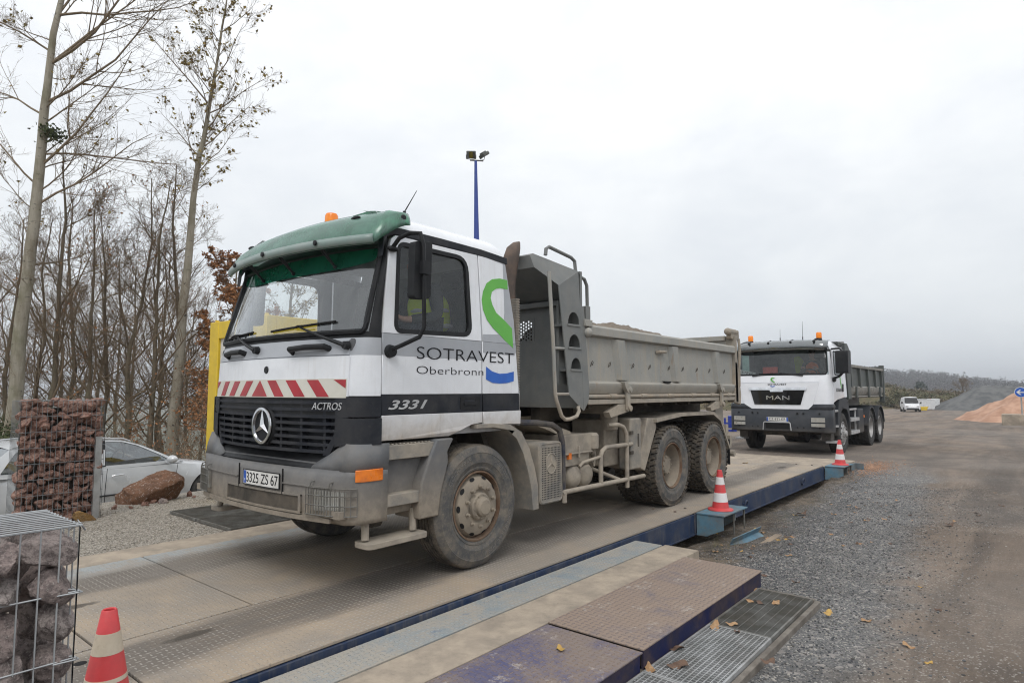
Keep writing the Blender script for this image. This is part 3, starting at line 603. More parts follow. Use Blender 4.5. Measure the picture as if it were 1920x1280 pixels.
# --- windscreen
wg = MB(); zz = np.linspace(1.975, 2.672, 9)
def ws_pt(j, z, off): 
    p = plan_front(z)[j]; q0, q1 = plan_front(z)[max(j-1, 0)], plan_front(z)[min(j+1, nf-1)]
    t = Vector((q1[0]-q0[0], q1[1]-q0[1])).normalized(); return (p[0]-t.y*off, p[1]+t.x*off, z)
js = list(range(3, nf-3))
for z in zz: wg.v += [ws_pt(j, z, 0.006) for j in js]
kk = len(js); wg.f = [(i*kk+j, i*kk+j+1, (i+1)*kk+j+1, (i+1)*kk+j) for i in range(8) for j in range(kk-1)]; wg.m = [0]*len(wg.f)
wg.build('windscreen', M['glass'], T, smooth=60)
wf = MB()   # rubber surround following the glass edge, rounded corners
def edge_path():
    P = []
    for z in np.linspace(2.04, 2.61, 8): P.append((4.0, z))
    P += [(4.1, 2.64), (4.5, 2.665)]
    for j in range(5, nf-5): P.append((float(j), 2.672))
    P += [(nf-5.5, 2.665), (nf-5.1, 2.64)]
    for z in np.linspace(2.61, 2.04, 8): P.append((nf-5.0, z))
    P += [(nf-5.1, 2.0), (nf-5.5, 1.98)]
    for j in range(nf-6, 4, -1): P.append((float(j), 1.975))
    P += [(4.5, 1.98), (4.1, 2.0)]; return P
def wsf(j, z, off):
    a = int(math.floor(j)); t = j-a; p = Vector(ws_pt(a, z, off)); q = Vector(ws_pt(min(a+1, nf-1), z, off)); return tuple(p.lerp(q, t))
pth = [wsf(j, z, 0.008) for j, z in edge_path()]; wf.tube(pth+[pth[0]], 0.022, 6, caps=False); wf.build('windscreen_seal', M['black'], T)
# --- side panels: doors, quarter panels
def yS(z, s=-1): return s*interp(z, [(1.10, 1.12), (1.18, 1.165), (1.97, 1.17), (2.76, 1.128), (2.84, 1.10)])
def side_panel(mb, poly, s=-1, off=0.0, th=0.02, m=0, holes=()):
    mb.panel(poly, lambda p: (p[0], yS(p[1], s)+s*off, p[1]), lambda p: (p[0], yS(p[1], s)+s*(off-th), p[1]), m, holes)
WIN = rpoly([(-0.915, 1.995), (-0.075, 2.02), (-0.10, 2.695), (-0.865, 2.695)], [0.06, 0.09, 0.12, 0.07], 5)
def offset_poly(P, d):
    c = Vector((sum(p[0] for p in P)/len(P), sum(p[1] for p in P)/len(P))); o = []; k = len(P)
    for i in range(k):
        a = Vector(P[i-1]); b = Vector(P[(i+1) % k]); t = (b-a).normalized(); n = Vector((t.y, -t.x))
        if n.dot(Vector(P[i])-c) < 0: n = -n
        o.append(tuple(Vector(P[i])+n*d))
    return o
for s in (-1, 1):
    d = MB()
    up_ = [(-1.045, 1.97), (0.068, 1.97), (0.05, 2.755), (-0.90, 2.755), (-0.945, 2.72), (-0.962, 2.66)]
    side_panel(d, up_, s, 0.006, 0.03, 0, [WIN])
    side_panel(d, [(-1.045, 1.80), (0.07, 1.80), (0.068, 1.968), (-1.045, 1.968)], s, 0.006, 0.03, 2)
    side_panel(d, [(-1.045, 1.502), (0.072, 1.502), (0.07, 1.80), (-1.045, 1.80)], s, 0.006, 0.03, 0)
    side_panel(d, [(-1.045, 1.345), (0.075, 1.345), (0.075, 1.50), (-1.045, 1.50)], s, 0.012, 0.036, 1)
    side_panel(d, [(-1.045, 1.15), (-0.32, 1.15), (-0.20, 1.19), (-0.06, 1.235), (0.078, 1.25), (0.078, 1.342), (-1.045, 1.342)], s, 0.014, 0.04, 0)
    door = d.build('door', [M['white'], M['black_strip'], M['silver_band']], T, smooth=25, bevel=0.003, seg=1)
    fr = MB(); side_panel(fr, offset_poly(WIN, 0.022), s, 0.011, 0.03, 0, [offset_poly(WIN, -0.016)]); fr.build('window_frame', M['black'], door, bevel=0.003)
    gl = MB(); P = offset_poly(WIN, -0.01); tri = geometry.tessellate_polygon([[Vector((p[0], p[1], 0)) for p in P]])
    gl.add([(p[0], yS(p[1], s)-s*0.008, p[1]) for p in P], [tuple(t) for t in tri]); gl.build('window', M['glass_side'], door)
    h = MB(); side_panel(h, rrect(-0.205, 0.045, 1.368, 1.478, 0.014), s, 0.016, 0.01, 0, [rrect(-0.155, -0.02, 1.388, 1.46, 0.01)]); side_panel(h, rrect(-0.165, -0.01, 1.405, 1.435, 0.01), s, 0.024, 0.012, 0)
    h.build('handle', M['black'], door, bevel=0.002)
    q = MB()
    side_panel(q, [(0.082, 1.97), (0.548, 1.97), (0.535, 2.2), (0.44, 2.755), (0.066, 2.755)], s, 0.004, 0.03, 0)
    side_panel(q, [(0.086, 1.502), (0.60, 1.502), (0.55, 1.968), (0.082, 1.968)], s, 0.004, 0.03, 0)
    side_panel(q, [(0.09, 1.345), (0.605, 1.345), (0.60, 1.50), (0.086, 1.50)], s, 0.010, 0.036, 1)
    side_panel(q, [(0.092, 1.23), (0.62, 1.215), (0.625, 1.342), (0.09, 1.342)], s, 0.012, 0.04, 0)
    qo = q.build('quarter_panel', [M['white'], M['black_strip'], M['silver_band']], T, smooth=25, bevel=0.003, seg=1)
    if s < 0:
        g1 = MB(); side_panel(g1, [(0.437, 2.745), (0.533, 2.2), (0.546, 1.972), (0.088, 1.972), (0.088, 2.035), (0.33, 2.05), (0.375, 2.12), (0.40, 2.26), (0.405, 2.745)], s, 0.0055, 0.001, 0)
        side_panel(g1, [(0.088, 1.87), (0.53, 1.86), (0.556, 1.9), (0.548, 1.966), (0.088, 1.966)], s, 0.0055, 0.001, 0); g1.build('grey_film', M['silver_band'], qo)
        gp = [(0.46, 2.58), (0.35, 2.582), (0.24, 2.56), (0.16, 2.51), (0.11, 2.43), (0.088, 2.35), (0.10, 2.26), (0.15, 2.17), (0.23, 2.10), (0.335, 2.035), (0.385, 2.00), (0.51, 1.93), (0.50, 2.12), (0.39, 2.19), (0.28, 2.25), (0.23, 2.32), (0.21, 2.38), (0.23, 2.44), (0.29, 2.475), (0.35, 2.49), (0.46, 2.49)]
        gm = MB(); side_panel(gm, gp, s, 0.0075, 0.0015); gm.build('green_emblem', M['green'], qo)
        bp = [(0.13, 1.745), (0.21, 1.705), (0.31, 1.685), (0.41, 1.69), (0.52, 1.71), (0.52, 1.62), (0.42, 1.60), (0.32, 1.595), (0.22, 1.60), (0.13, 1.63)]
        bm_ = MB(); side_panel(bm_, bp, s, 0.0075, 0.0015); bm_.build('blue_emblem', M['blue'], qo)
        sm = lambda x0, z0, off: (lambda u, v, w_: (x0+u, yS(z0+v, -1)-off-w_, z0+v))
        text_mesh('company_lettering', 'SOTRAVEST', 1.215, 0.098, sm(-0.70, 1.785, 0.007), M['ink'], door, 0.002, thin=0.012)
        text_mesh('town_lettering', 'Oberbronn', 0.79, 0.062, sm(-0.70, 1.665, 0.007), M['ink'], door, 0.002, thin=0.016)
        text_mesh('number_lettering', '3331', 0.40, 0.072, sm(-0.985, 1.385, 0.013), M['text_grey'], door, 0.003, shear=0.35, bold=0.02)
# gutter rail over the door and down the A pillar
for s in (-1, 1):
    r_ = MB(); pts = [(-1.035, 2.60), (-1.025, 2.70), (-0.985, 2.765), (-0.9, 2.795), (-0.4, 2.797), (0.1, 2.79), (0.46, 2.765)]
    vs = []; 
    for x, z in pts:
        vs += [(x, s*(abs(yS(z))+0.016), z-0.033), (x, s*(abs(yS(z))+0.016), z+0.028), (x, s*(abs(yS(z))-0.05), z+0.028), (x, s*(abs(yS(z))-0.05), z-0.033)]
    fs = [(i*4+a, i*4+(a+1) % 4, (i+1)*4+(a+1) % 4, (i+1)*4+a) for i in range(len(pts)-1) for a in range(4)]+[(3, 2, 1, 0), (len(vs)-4, len(vs)-3, len(vs)-2, len(vs)-1)]
    r_.add(vs, fs); r_.build('gutter', M['black_strip'], T, bevel=0.004)
    # dark corner panel below the pillar + lower corner
    c_ = MB()
    for z0, z1, o_ in ((1.335, 1.478, 0.012), (1.13, 1.325, 0.02)):
        vs = []; pf0 = [p for p in plan_front(z1) if (p[1]*s > 0.86)]
        pf0 = pf0 if s > 0 else pf0
        for z in (z0, z1):
            for x, y in pf0: vs.append((x-(o_ if x < -1.1 else 0), y+s*o_, z-(0.02 if z == z0 and abs(y) < 1.0 else 0)))
        k = len(pf0); c_.add(vs, [(i, i+1, k+i+1, k+i) for i in range(k-1)])
    c_.build('corner_panel', M['black_strip'], T)
# --- grille
gr = MB()
def gw(z): return interp(z, [(1.03, 0.80), (1.10, 0.87), (1.30, 0.96), (1.40, 1.03), (1.48, 1.04)])
front_quad(gr, -0.98, 0.98, 1.30, -1.03, 1.03, 1.47, -0.06, 12, th=0.01); front_quad(gr, -0.84, 0.84, 1.06, -0.98, 0.98, 1.30, -0.06, 12, th=0.01)
for i in range(8):
    z = 1.055+i*0.053; w0 = gw(z)
    for (zz0, zz1, off) in ((z, z+0.024, 0.012),):
        front_quad(gr, -w0, w0, zz0, -gw(z+0.024), gw(z+0.024), zz1, -0.045, 16, th=0.057)
for y in (-0.8, -0.55, -0.3, 0.3, 0.55, 0.8): front_quad(gr, y-0.012, y+0.012, 1.06, y-0.012, y+0.012, 1.46, -0.05, 1, th=0.05)
for s in (-1, 1):
    front_quad(gr, s*0.80, s*0.86, 1.04, s*1.0, s*1.045, 1.34, -0.03, 2, th=0.045)
gro = gr.build('grille', M['grille'], T, bevel=0.0)
em = MB(); ec = Vector((xf(-0.08, 1.245)-0.022, -0.08, 1.245)); 
em.lathe([(0.128, 0), (0.150, -0.012), (0.148, -0.02), (0.128, -0.022)], ec, 'x', 40)
for k in range(3):
    a = R(90+120*k); d_ = Vector((0, math.cos(a), math.sin(a))); n_ = Vector((0, -math.sin(a), math.cos(a)))
    em.add([ec+Vector((-0.03, 0, 0)), ec+d_*0.135+Vector((-0.012, 0, 0)), ec+n_*0.024*1+d_*0.014+Vector((-0.005, 0, 0)), ec-n_*0.024+d_*0.014+Vector((-0.005, 0, 0))], [(0, 2, 1), (0, 1, 3), (1, 2, 3)])
MB().lathe([(0.001, 0.002), (0.155, 0.0), (0.165, 0.02), (0.165, 0.05)], ec, 'x', 40).build('emblem_backing', M['black'], gro)
em.build('star_emblem', M['chrome'], gro, smooth=30)
MB().lathe([(0.001, -0.006), (0.028, -0.006), (0.032, 0.0)], (xf(-0.08, 1.70)-0.013, -0.08, 1.70), 'x', 24).build('round_badge', M['black'], T)
fm = lambda y0, z0, off: (lambda u, v, w_: (xf(y0-u, z0+v, off+w_), y0-u, z0+v))
text_mesh('front_lettering', 'Actros'.upper(), 0.30, 0.055, fm(-0.69, 1.385, 0.018), M['text_grey'], gro, 0.004, shear=0.25)
# --- bumper
def bplan(z, out=0.0):
    w_ = 1.185+0.0*z; a = -1.42-out
    mid = [(a+0.10*(abs(t)**2.2), t*1.02) for t in np.linspace(-1, 1, 15)]
    arc = [(-0.99, -w_), (-1.10, -w_), (-1.2, -w_+0.003), (-1.255, -w_+0.03), (-1.295, -w_+0.08)]
    return arc+mid+[(x, -y) for x, y in arc[::-1]]
bu = MB(); bz = [0.565, 0.60, 0.86, 0.90, 0.94]; bo = [-0.03, 0.0, 0.012, 0.0, -0.03]
rg = [bplan(z, o_) for z, o_ in zip(bz, bo)]; nb = len(rg[0])
for z, r0 in zip(bz, rg): bu.v += [(x, y, z) for x, y in r0]
def hole(j, k):   # lamp and lower intake openings
    y = (rg[1][j][1]+rg[1][j+1][1])/2
    return k == 1 and (abs(y+0.0) < 0.50)
for k in range(len(bz)-1):
    for j in range(nb-1): 
        bu.f.append((k*nb+j, k*nb+j+1, (k+1)*nb+j+1, (k+1)*nb+j)); bu.m.append(0)
# upper horns that rise to the corner panels
for s in (-1, 1):
    idx = [j for j in range(nb) if rg[0][j][1]*s > 0.60]
    if s > 0: idx = idx[::-1]
    tops = []
    for j in idx:
        x, y = rg[4][j]; ya = abs(y); zt = interp(ya, [(0.60, 0.95), (0.80, 0.985), (0.93, 1.09), (1.02, 1.135), (1.19, 1.135)]) if x < -1.15 else 1.135
        tops.append((x, y, 0.94, zt))
    k0 = len(bu.v)
    for x, y, z0, z1 in tops: bu.v += [(x, y, z0), (x+0.015, y-s*0.004, lerp(z0, z1, 0.5)), (x+0.045 if x < -1.1 else x+0.02, y-s*0.012, z1)]
    for i in range(len(tops)-1):
        for a in range(2): bu.f.append((k0+i*3+a, k0+i*3+a+1, k0+(i+1)*3+a+1, k0+(i+1)*3+a)); bu.m.append(0)
bu.box(-1.36, -1.0, -1.12, 1.12, 0.62, 0.66); bu.box(-1.30, -1.15, -0.85, 0.85, 0.66, 0.98)
bumper = bu.build('bumper', M['bumper'], T, smooth=28); sd_ = bumper.modifiers.new('solid', 'SOLIDIFY'); sd_.thickness = 0.02; sd_.offset = 0
tr_ = MB()      # dark recess behind grille bottom, lower intake, seams
tr_.add([(-1.33, -0.85, 0.945), (-1.33, 0.85, 0.945), (-1.22, 0.85, 1.08), (-1.22, -0.85, 1.08)], [(0, 1, 2, 3)]); tr_.build('recess', M['black'], T)
li = MB(); 
def bx(y, off=0.0): return -1.436-off+(0.10*(abs(y)/1.02)**2.2 if abs(y) < 1.02 else interp(abs(y), [(1.02, 0.10), (1.105, 0.141), (1.155, 0.19), (1.182, 0.245), (1.2, 0.33)]))
def bfront(mb, y0, y1, z0, z1, off, th, n=6, m=0):
    vs = []
    for o_ in (off+th, off):
        for z in (z0, z1): vs += [(bx(lerp(y0, y1, i/n), o_), lerp(y0, y1, i/n), z) for i in range(n+1)]
    k = n+1; mb.add(vs, [(i, i+1, k+i+1, k+i) for i in range(n)]+[(0, k, 3*k, 2*k), (n, 2*k+n, 3*k+n, k+n)]+[(i, 2*k+i, 2*k+i+1, i+1) for i in range(n)]+[(k+i, k+i+1, 3*k+i+1, 3*k+i) for i in range(n)], m)
bfront(li, -0.66, 0.38, 0.632, 0.735, 0.0, 0.003, 8); li.build('lower_intake', M['steel_dark'], bumper)
li = MB(); bfront(li, -0.69, -0.665, 0.62, 0.75, 0.0, 0.014, 1); bfront(li, 0.385, 0.41, 0.62, 0.75, 0.0, 0.014, 1); bfront(li, -0.69, 0.41, 0.74, 0.755, 0.0, 0.014, 8); bfront(li, -0.69, 0.41, 0.612, 0.628, 0, 0.014, 8)
bfront(li, -1.0, 1.0, 0.572, 0.604, 0.0, 0.02, 14); bfront(li, -1.0, -0.46, 0.82, 0.828, 0.0, 0.016, 4); bfront(li, 0.2, 1.0, 0.82, 0.828, 0.0, 0.016, 4); li.build('bumper_lip', M['bumper'], bumper)
sm_ = MB(); bfront(sm_, -0.476, -0.47, 0.74, 0.93, 0.006, 0.01, 1); bfront(sm_, 0.17, 0.176, 0.74, 0.93, 0.006, 0.01, 1); sm_.build('panel_gap', M['rubber'], bumper)
# licence plate
pl = MB(); bfront(pl, -0.435, 0.085, 0.775, 0.885, 0.012, 0.006, 3); plo = pl.build('licence_plate', M['plate_white'], bumper)
pb = MB(); bfront(pb, 0.04, 0.08, 0.78, 0.88, 0.018, 0.001, 1); pb.build('blue_strip', M['plate_blue'], plo)
pb = MB(); bfront(pb, -0.44, 0.09, 0.885, 0.892, 0.013, 0.007, 3); bfront(pb, -0.44, 0.09, 0.768, 0.775, 0.013, 0.007, 3); bfront(pb, -0.442, -0.436, 0.768, 0.892, 0.013, 0.007, 1); bfront(pb, 0.086, 0.092, 0.768, 0.892, 0.013, 0.007, 1); pb.build('plate_rim', M['black'], plo)
text_mesh('registration', '3325 ZS 67', 0.455, 0.078, lambda u, v, w_: (bx(0.032-u, 0.018+w_), 0.032-u, 0.791+v), M['ink'], plo, 0.0015)
text_mesh('country_letter', 'F', 0.014, 0.024, lambda u, v, w_: (bx(0.067-u, 0.019+w_), 0.067-u, 0.79+v), M['plate_white'], plo, 0.001)
for s in (-1, 1):
    y0, y1 = (s*0.83, s*1.165); hl = MB(); bfront(hl, min(y0, y1), max(y0, y1), 0.655, 0.80, -0.0, 0.016, 10); ho = hl.build('headlight', M['lens'], bumper)
    rf_ = MB(); bfront(rf_, min(y0, y1), max(y0, y1), 0.655, 0.80, -0.02, 0.022, 5); rf_.build('reflector', M['galv'], ho)
    gd = MB()
    def gp_(t, z): y = 0.79+t*0.37; q = sstep(1.0, 1.18, y); return (bx(y, 0.045*(1-0.5*q)), s*(y+0.03*q), z)
    for i in range(15): gd.tube([gp_(i/14, 0.63), gp_(i/14, 0.825)], 0.0035, 5)
    for z in (0.63, 0.70, 0.77, 0.825): gd.tube([gp_(t, z) for t in np.linspace(0, 1, 8)], 0.005, 5)
    for t in (0.1, 0.6): p = gp_(t, 0.825); gd.tube([p, (p[0]+0.01, p[1], 0.86), (p[0]+0.04, p[1], 0.865)], 0.006, 5)
    gd.build('lamp_guard', M['galv_dark'], ho)
    # indicator on the corner
    ic = MB(); P = [(-1.262, 1.163), (-1.235, 1.182), (-1.20, 1.196), (-1.10, 1.200), (-1.045, 1.200)]
    vs = [(x-0.004, s*(y+0.004), z) for z in (0.868, 0.955) for x, y in P]+[(x+0.02, s*(y-0.012), z) for z in (0.868, 0.955) for x, y in P]
    k = len(P); ic.add(vs, [(i, i+1, k+i+1, k+i) for i in range(k-1)]+[(i, 2*k+i, 2*k+i+1, i+1) for i in range(k-1)]+[(k+i, k+i+1, 3*k+i+1, 3*k+i) for i in range(k-1)]+[(0, k, 3*k, 2*k), (k-1, 3*k-1, 4*k-1, 2*k-1)])
    ic.build('indicator', M['indicator'], bumper, bevel=0.004)
# --- steps, front mudguard piece and arch
for s in (-1, 1):
    st = MB(); Y = lambda a, b: (s*a, s*b) if s > 0 else (s*b, s*a)
    a, b = Y(0.95, 1.185); st.box(-1.06, -0.50, a, b, 1.005, 1.115); st.box(-1.0, -0.56, a, b, 0.655, 0.745)
    for i in range(14): xx = -1.04+i*0.038; st.box(xx, xx+0.018, a+0.02, b-0.02, 1.115, 1.125)
    st.build('step', M['dusty_grey'], T, bevel=0.01)
    a, b = Y(0.90, 1.10); MB().box(-1.04, -0.45, a, b, 0.58, 1.0).build('step_backing', M['bumper'], T, bevel=0.01)
    a, b = Y(0.93, 1.19)
    hs = MB(); 
    for x in (-1.12, -0.66): hs.tube([(x, s*1.10, 0.60), (x-0.02, s*1.13, 0.43)], 0.03, 8)
    hs.prism(rpoly([(-1.19, s*1.04), (-0.60, s*1.04), (-0.60, s*1.24), (-1.19, s*1.24)], 0.06), 'z', 0.385, 0.425); hs.build('hanging_step', M['steel_dust'], T, bevel=0.008)
    mg = MB(); P = [(-0.30, 1.135), (-0.37, 1.03), (-0.36, 0.95), (-0.44, 0.70), (-0.47, 0.52), (-0.68, 0.52), (-0.66, 0.80), (-0.56, 1.02), (-0.50, 1.135)]
    mg.prism(P, 'y', s*0.9, s*1.205); mg.build('mudguard_front_piece', M['bumper'], T, bevel=0.015)
    # arch: shaped lip over the wheel and down behind it
    ar = MB(); C1 = [(-0.02, 1.235), (0.20, 1.235), (0.44, 1.215), (0.60, 1.14), (0.72, 0.98), (0.80, 0.80), (0.855, 0.62), (0.865, 0.385)]
    C2 = [(-0.02, 1.20), (0.20, 1.20), (0.39, 1.17), (0.53, 1.08), (0.63, 0.93), (0.70, 0.76), (0.75, 0.60), (0.775, 0.385)]
    poly = C1+C2[::-1]; ar.prism(poly, 'y', s*0.80, s*1.205); ar.build('wheel_arch', M['dusty_grey'], T, bevel=0.01)
    MB().prism([(-0.5, 1.13), (-0.05, 1.22), (0.4, 1.17), (0.74, 0.5), (0.72, 0.4), (0.68, 0.4), (0.36, 1.12), (-0.05, 1.17), (-0.5, 1.09)], 'y', s*0.55, s*0.9).build('inner_liner', M['steel_dark'], T)
# --- wheels
def tyre(kind, R_=0.53, w_=0.29):
    t = MB(); h = w_/2
    prof = [(0.30, -h+0.03), (0.315, -h+0.014), (0.33, -h+0.010), (0.335, -h+0.014), (0.37, -h+0.002), (0.375, -h-0.002), (0.40, -h-0.002), (0.455, -h+0.001), (0.46, -h-0.002), (0.468, -h+0.003), (0.50, -h+0.016), (R_-0.012, -h+0.030), (R_, -h+0.052)]
    mats = [0]*11+[1]
    if kind == 'steer':
        tw = w_-0.104
        for i in range(5):
            c = -h+0.052+tw*(i+0.5)/5; hw = tw/10-0.006
            if i > 0: prof += [(R_-0.016, c-hw-0.001)]; mats += [1]
            if i > 0: prof += [(R_, c-hw)]; mats += [1]
            prof += [(R_, c+hw)]; mats += [1]
            if i < 4: prof += [(R_-0.016, c+hw+0.001)]; mats += [1]
        end = [(r, -y) for r, y in [(R_, -h+0.052), (R_-0.012, -h+0.030), (0.50, -h+0.016), (0.46, -h+0.004), (0.40, -h), (0.33, -h+0.012), (0.30, -h+0.03)]]
        prof += end; mats += [1, 1]+[0]*(len(prof)-1-len(mats)-2)
    else:
        prof[-1] = (R_-0.022, -h+0.045); prof += [(R_-0.022, h-0.045)]; mats += [1]
        prof += [(r, -y) for r, y in [(R_-0.016, -h+0.030), (0.50, -h+0.016), (0.46, -h+0.004), (0.40, -h), (0.33, -h+0.012), (0.30, -h+0.03)]]; mats += [1]+[0]*5
    mats = (mats+[0]*99)[:len(prof)-1]
    t.lathe(prof, (0, 0, 0), 'y', 72, mats=mats)
    if kind != 'steer':      # lugs
        for i in range(44):
            a = 2*math.pi*i/44
            for (yc, hw, da, skew) in ((-h+0.045, 0.042, 0, 0.25), (-0.033, 0.036, 0.45, -0.35), (0.048, 0.036, 0.1, 0.35), (h-0.045, 0.042, 0.5, -0.25)):
                aa = a+da*2*math.pi/44; rot = Matrix.Rotation(-aa, 3, 'Y') @ Matrix.Rotation(skew, 3, 'X')
                t.obox(Vector((math.cos(aa)*(R_-0.013), yc, math.sin(aa)*(R_-0.013))), (0.030, hw*2, 0.052), Matrix.Rotation(-aa, 3, 'Y') @ Matrix.Rotation(skew, 3, 'X'), 1)
    return t
def rim_steer():
    r = MB(); h = 0.145
    r.lathe([(0.300, -h+0.034), (0.302, -h+0.020), (0.288, -h+0.016), (0.280, -h+0.04), (0.272, -h+0.075), (0.262, -h+0.055), (0.245, -h+0.022), (0.20, -h-0.002), (0.15, -h-0.002), (0.135, -h+0.01), (0.12, -h+0.012), (0.115, -h-0.02), (0.105, -h-0.03), (0.085, -h-0.032), (0.08, -h-0.06), (0.06, -h-0.075), (0.001, -h-0.078)], (0, 0, 0), 'y', 48, mats=[1, 1, 1, 1]+[0]*12)
    for i in range(10):
        a = 2*math.pi*(i+0.5)/10; c = Vector((math.cos(a)*0.170, -h-0.004, math.sin(a)*0.170))
        r.lathe([(0.018, 0.0), (0.018, -0.012), (0.013, -0.014), (0.013, -0.034), (0.001, -0.036)], c, 'y', 8)
    for i in range(10):
        a = 2*math.pi*(i+0.25)/10; c = Vector((math.cos(a)*0.098, -h-0.030, math.sin(a)*0.098)); r.lathe([(0.007, 0.0), (0.007, -0.008), (0.001, -0.009)], c, 'y', 6)
    return r
def rim_holes(r, n=10, rad=0.238, y=-0.118, size=(0.030, 0.017)):
    for i in range(n):
        a = 2*math.pi*i/n; c = Vector((math.cos(a)*rad, y, math.sin(a)*rad)); e1 = Vector((-math.sin(a), 0, math.cos(a))); e2 = Vector((math.cos(a)*0.8, -0.62*-1*0.0+0.6, math.sin(a)*0.8)).normalized()
        vs = [c+e1*size[0]*math.cos(b)+e2*size[1]*math.sin(b)+Vector((math.cos(a)*0.004, -0.008, math.sin(a)*0.004)) for b in np.linspace(0, 2*math.pi, 13)[:-1]]
        r.add(vs, [tuple(range(12))], 2)
    return r
def rim_drive():
    r = MB(); h = 0.145
    r.lathe([(0.300, -h+0.034), (0.303, -h+0.016), (0.290, -h+0.012), (0.278, -h+0.045), (0.262, -h+0.10), (0.255, -h+0.17), (0.235, -h+0.205), (0.17, -h+0.215), (0.135, -h+0.21), (0.13, -h+0.12), (0.118, -h+0.10), (0.10, -h+0.095), (0.06, -h+0.09), (0.001, -h+0.088)], (0, 0, 0), 'y', 48, mats=[1, 1, 1]+[0]*11)
    for i in range(10):
        a = 2*math.pi*i/10; r.lathe([(0.011, 0), (0.011, -0.016), (0.001, -0.017)], Vector((math.cos(a)*0.108, -h+0.098, math.sin(a)*0.108)), 'y', 6)
        r.lathe([(0.016, 0), (0.016, -0.025), (0.001, -0.027)], Vector((math.cos(a)*0.165, -h+0.214, math.sin(a)*0.165)), 'y', 6)
    return r
TY = {'steer': tyre('steer'), 'drive': tyre('drive')}; TYM = {}
def put_wheel(parent, kind, pos, s, tm, rm, key):
    e = bpy.data.objects.new('wheel', None); COL.objects.link(e); e.parent = parent; e.location = pos; e.rotation_euler = (0, 0, 0 if s < 0 else math.pi)
    def inst(nm, maker, mats, par, k):
        if k not in TYM: o = maker().build(nm, mats, par, smooth=30); TYM[k] = o.data; return o
        o = bpy.data.objects.new(nm, TYM[k]); COL.objects.link(o); o.parent = par; return o
    inst('tyre', lambda: TY[kind], tm, e, key+kind+'t')
    r = inst('rim', (lambda: rim_holes(rim_steer())) if kind == 'steer' else (lambda: rim_holes(rim_drive(), 8, 0.205, 0.0625, (0.03, 0.018))), rm+[M['rubber']], e, key+kind+'r')
    return e
tm = [M['tyre_side'], M['tyre_tread']]; M['tyre_text'] = tyre_mat('tyre_lettering', (0.12, 0.12, 0.12), 0.5, (0.27, 0.24, 0.2)); rm = [M['rim_dust'], M['rim_rust']]
RW = 0.53
fw_ = put_wheel(T, 'steer', (0.02, -1.055, RW), -1, tm, rm, 'a')
for s_, a0, w_ in (('GOODYEAR', 150, 0.34), ('OMNITRAC MSS II', -12, 0.50), ('315/80 R 22.5', 62, 0.22)):
    text_mesh('tyre_lettering', s_, w_, 0.034, lambda u, v, e_, a0=a0: ((0.405+v)*math.cos(R(a0)-u/0.42), -0.1465-e_, (0.405+v)*math.sin(R(a0)-u/0.42)), M['tyre_text'], [c for c in fw_.children if c.name.startswith('tyre')][0], 0.0025)
put_wheel(T, 'steer', (-0.04, 0.90, RW), 1, tm, rm, 'a')
for x in (3.86, 5.28):
    for s in (-1, 1):
        put_wheel(T, 'drive', (x, s*1.055, RW), s, tm, rm, 'a'); put_wheel(T, 'drive', (x, s*0.735, RW), s, tm, rm, 'a')
# --- sun visor (green acrylic), wraps round the brow of the cab
sv = MB()
def vlow():
    f = [(-1.32+0.20*(abs(y)/1.14)**2.2, y, 2.655) for y in np.linspace(-1.14, 1.14, 25)]
    e_ = [(-0.80, -1.195, 2.845), (-0.86, -1.20, 2.83), (-0.93, -1.205, 2.80), (-1.0, -1.20, 2.755), (-1.07, -1.175, 2.70)]
    return e_+f+[(x, -y, z) for x, y, z in e_[::-1]]
def vtop():
    f = [(-1.02+0.05*y*y, y*0.93, 2.985-0.028*y*y) for y in np.linspace(-1.14, 1.14, 25)]
    e_ = [(-0.80, -1.12, 2.955), (-0.85, -1.12, 2.955), (-0.90, -1.11, 2.955), (-0.94, -1.10, 2.955), (-0.96, -1.08, 2.95)]
    return e_+f+[(x, -y, z) for x, y, z in e_[::-1]]
VL, VT = [Vector(p) for p in vlow()], [Vector(p) for p in vtop()]; nv = len(VL); vs = []
for t in np.linspace(0, 1, 9):
    for i in range(nv):
        o_ = Vector((VL[i].x+0.75, VL[i].y*0.55, 0)).normalized(); bul = math.sin(math.pi*t)*0.040+(0.008*math.sin(math.pi*min(1, t*3)) if t < 0.34 else 0)
        q = VL[i].lerp(VT[i], t)+o_*bul*(1.0 if 5 <= i < nv-5 else 0.4)+Vector((0, 0, bul*0.9)); vs.append(q)
sv.add(vs, [(i*nv+j, i*nv+j+1, (i+1)*nv+j+1, (i+1)*nv+j) for i in range(8) for j in range(nv-1)])
svo = sv.build('sun_visor', M['visor'], T, smooth=60); md = svo.modifiers.new('solid', 'SOLIDIFY'); md.thickness = 0.006
def vx_(y, off): return -1.32+0.20*(abs(y)/1.14)**2.2
lip = MB(); lv = []
for dx, z in ((-0.010, 2.725), (-0.016, 2.695), (-0.010, 2.665), (0.012, 2.650)):
    for i in range(5, nv-5): lv.append((VL[i].x+dx, VL[i].y*(1+(-dx)*0.3), z+VL[i].z-2.655))
k = nv-10; lip.add(lv, [(i*k+j, i*k+j+1, (i+1)*k+j+1, (i+1)*k+j) for i in range(3) for j in range(k-1)]); lo = lip.build('visor_edge', M['visor_lip'], svo, smooth=60); md = lo.modifiers.new('solid', 'SOLIDIFY'); md.thickness = 0.006
ss = MB(); js = [x_/2 for x_ in range(9, 2*(nf-5)-1)]; 
for t in np.linspace(0, 1, 5):
    for j in js:
        u_ = (j-js[0])/(js[-1]-js[0]); zl = 2.50+0.10*abs(2*u_-1)**4; ss.v.append(wsf(j, lerp(zl, 2.665, t), 0.012))
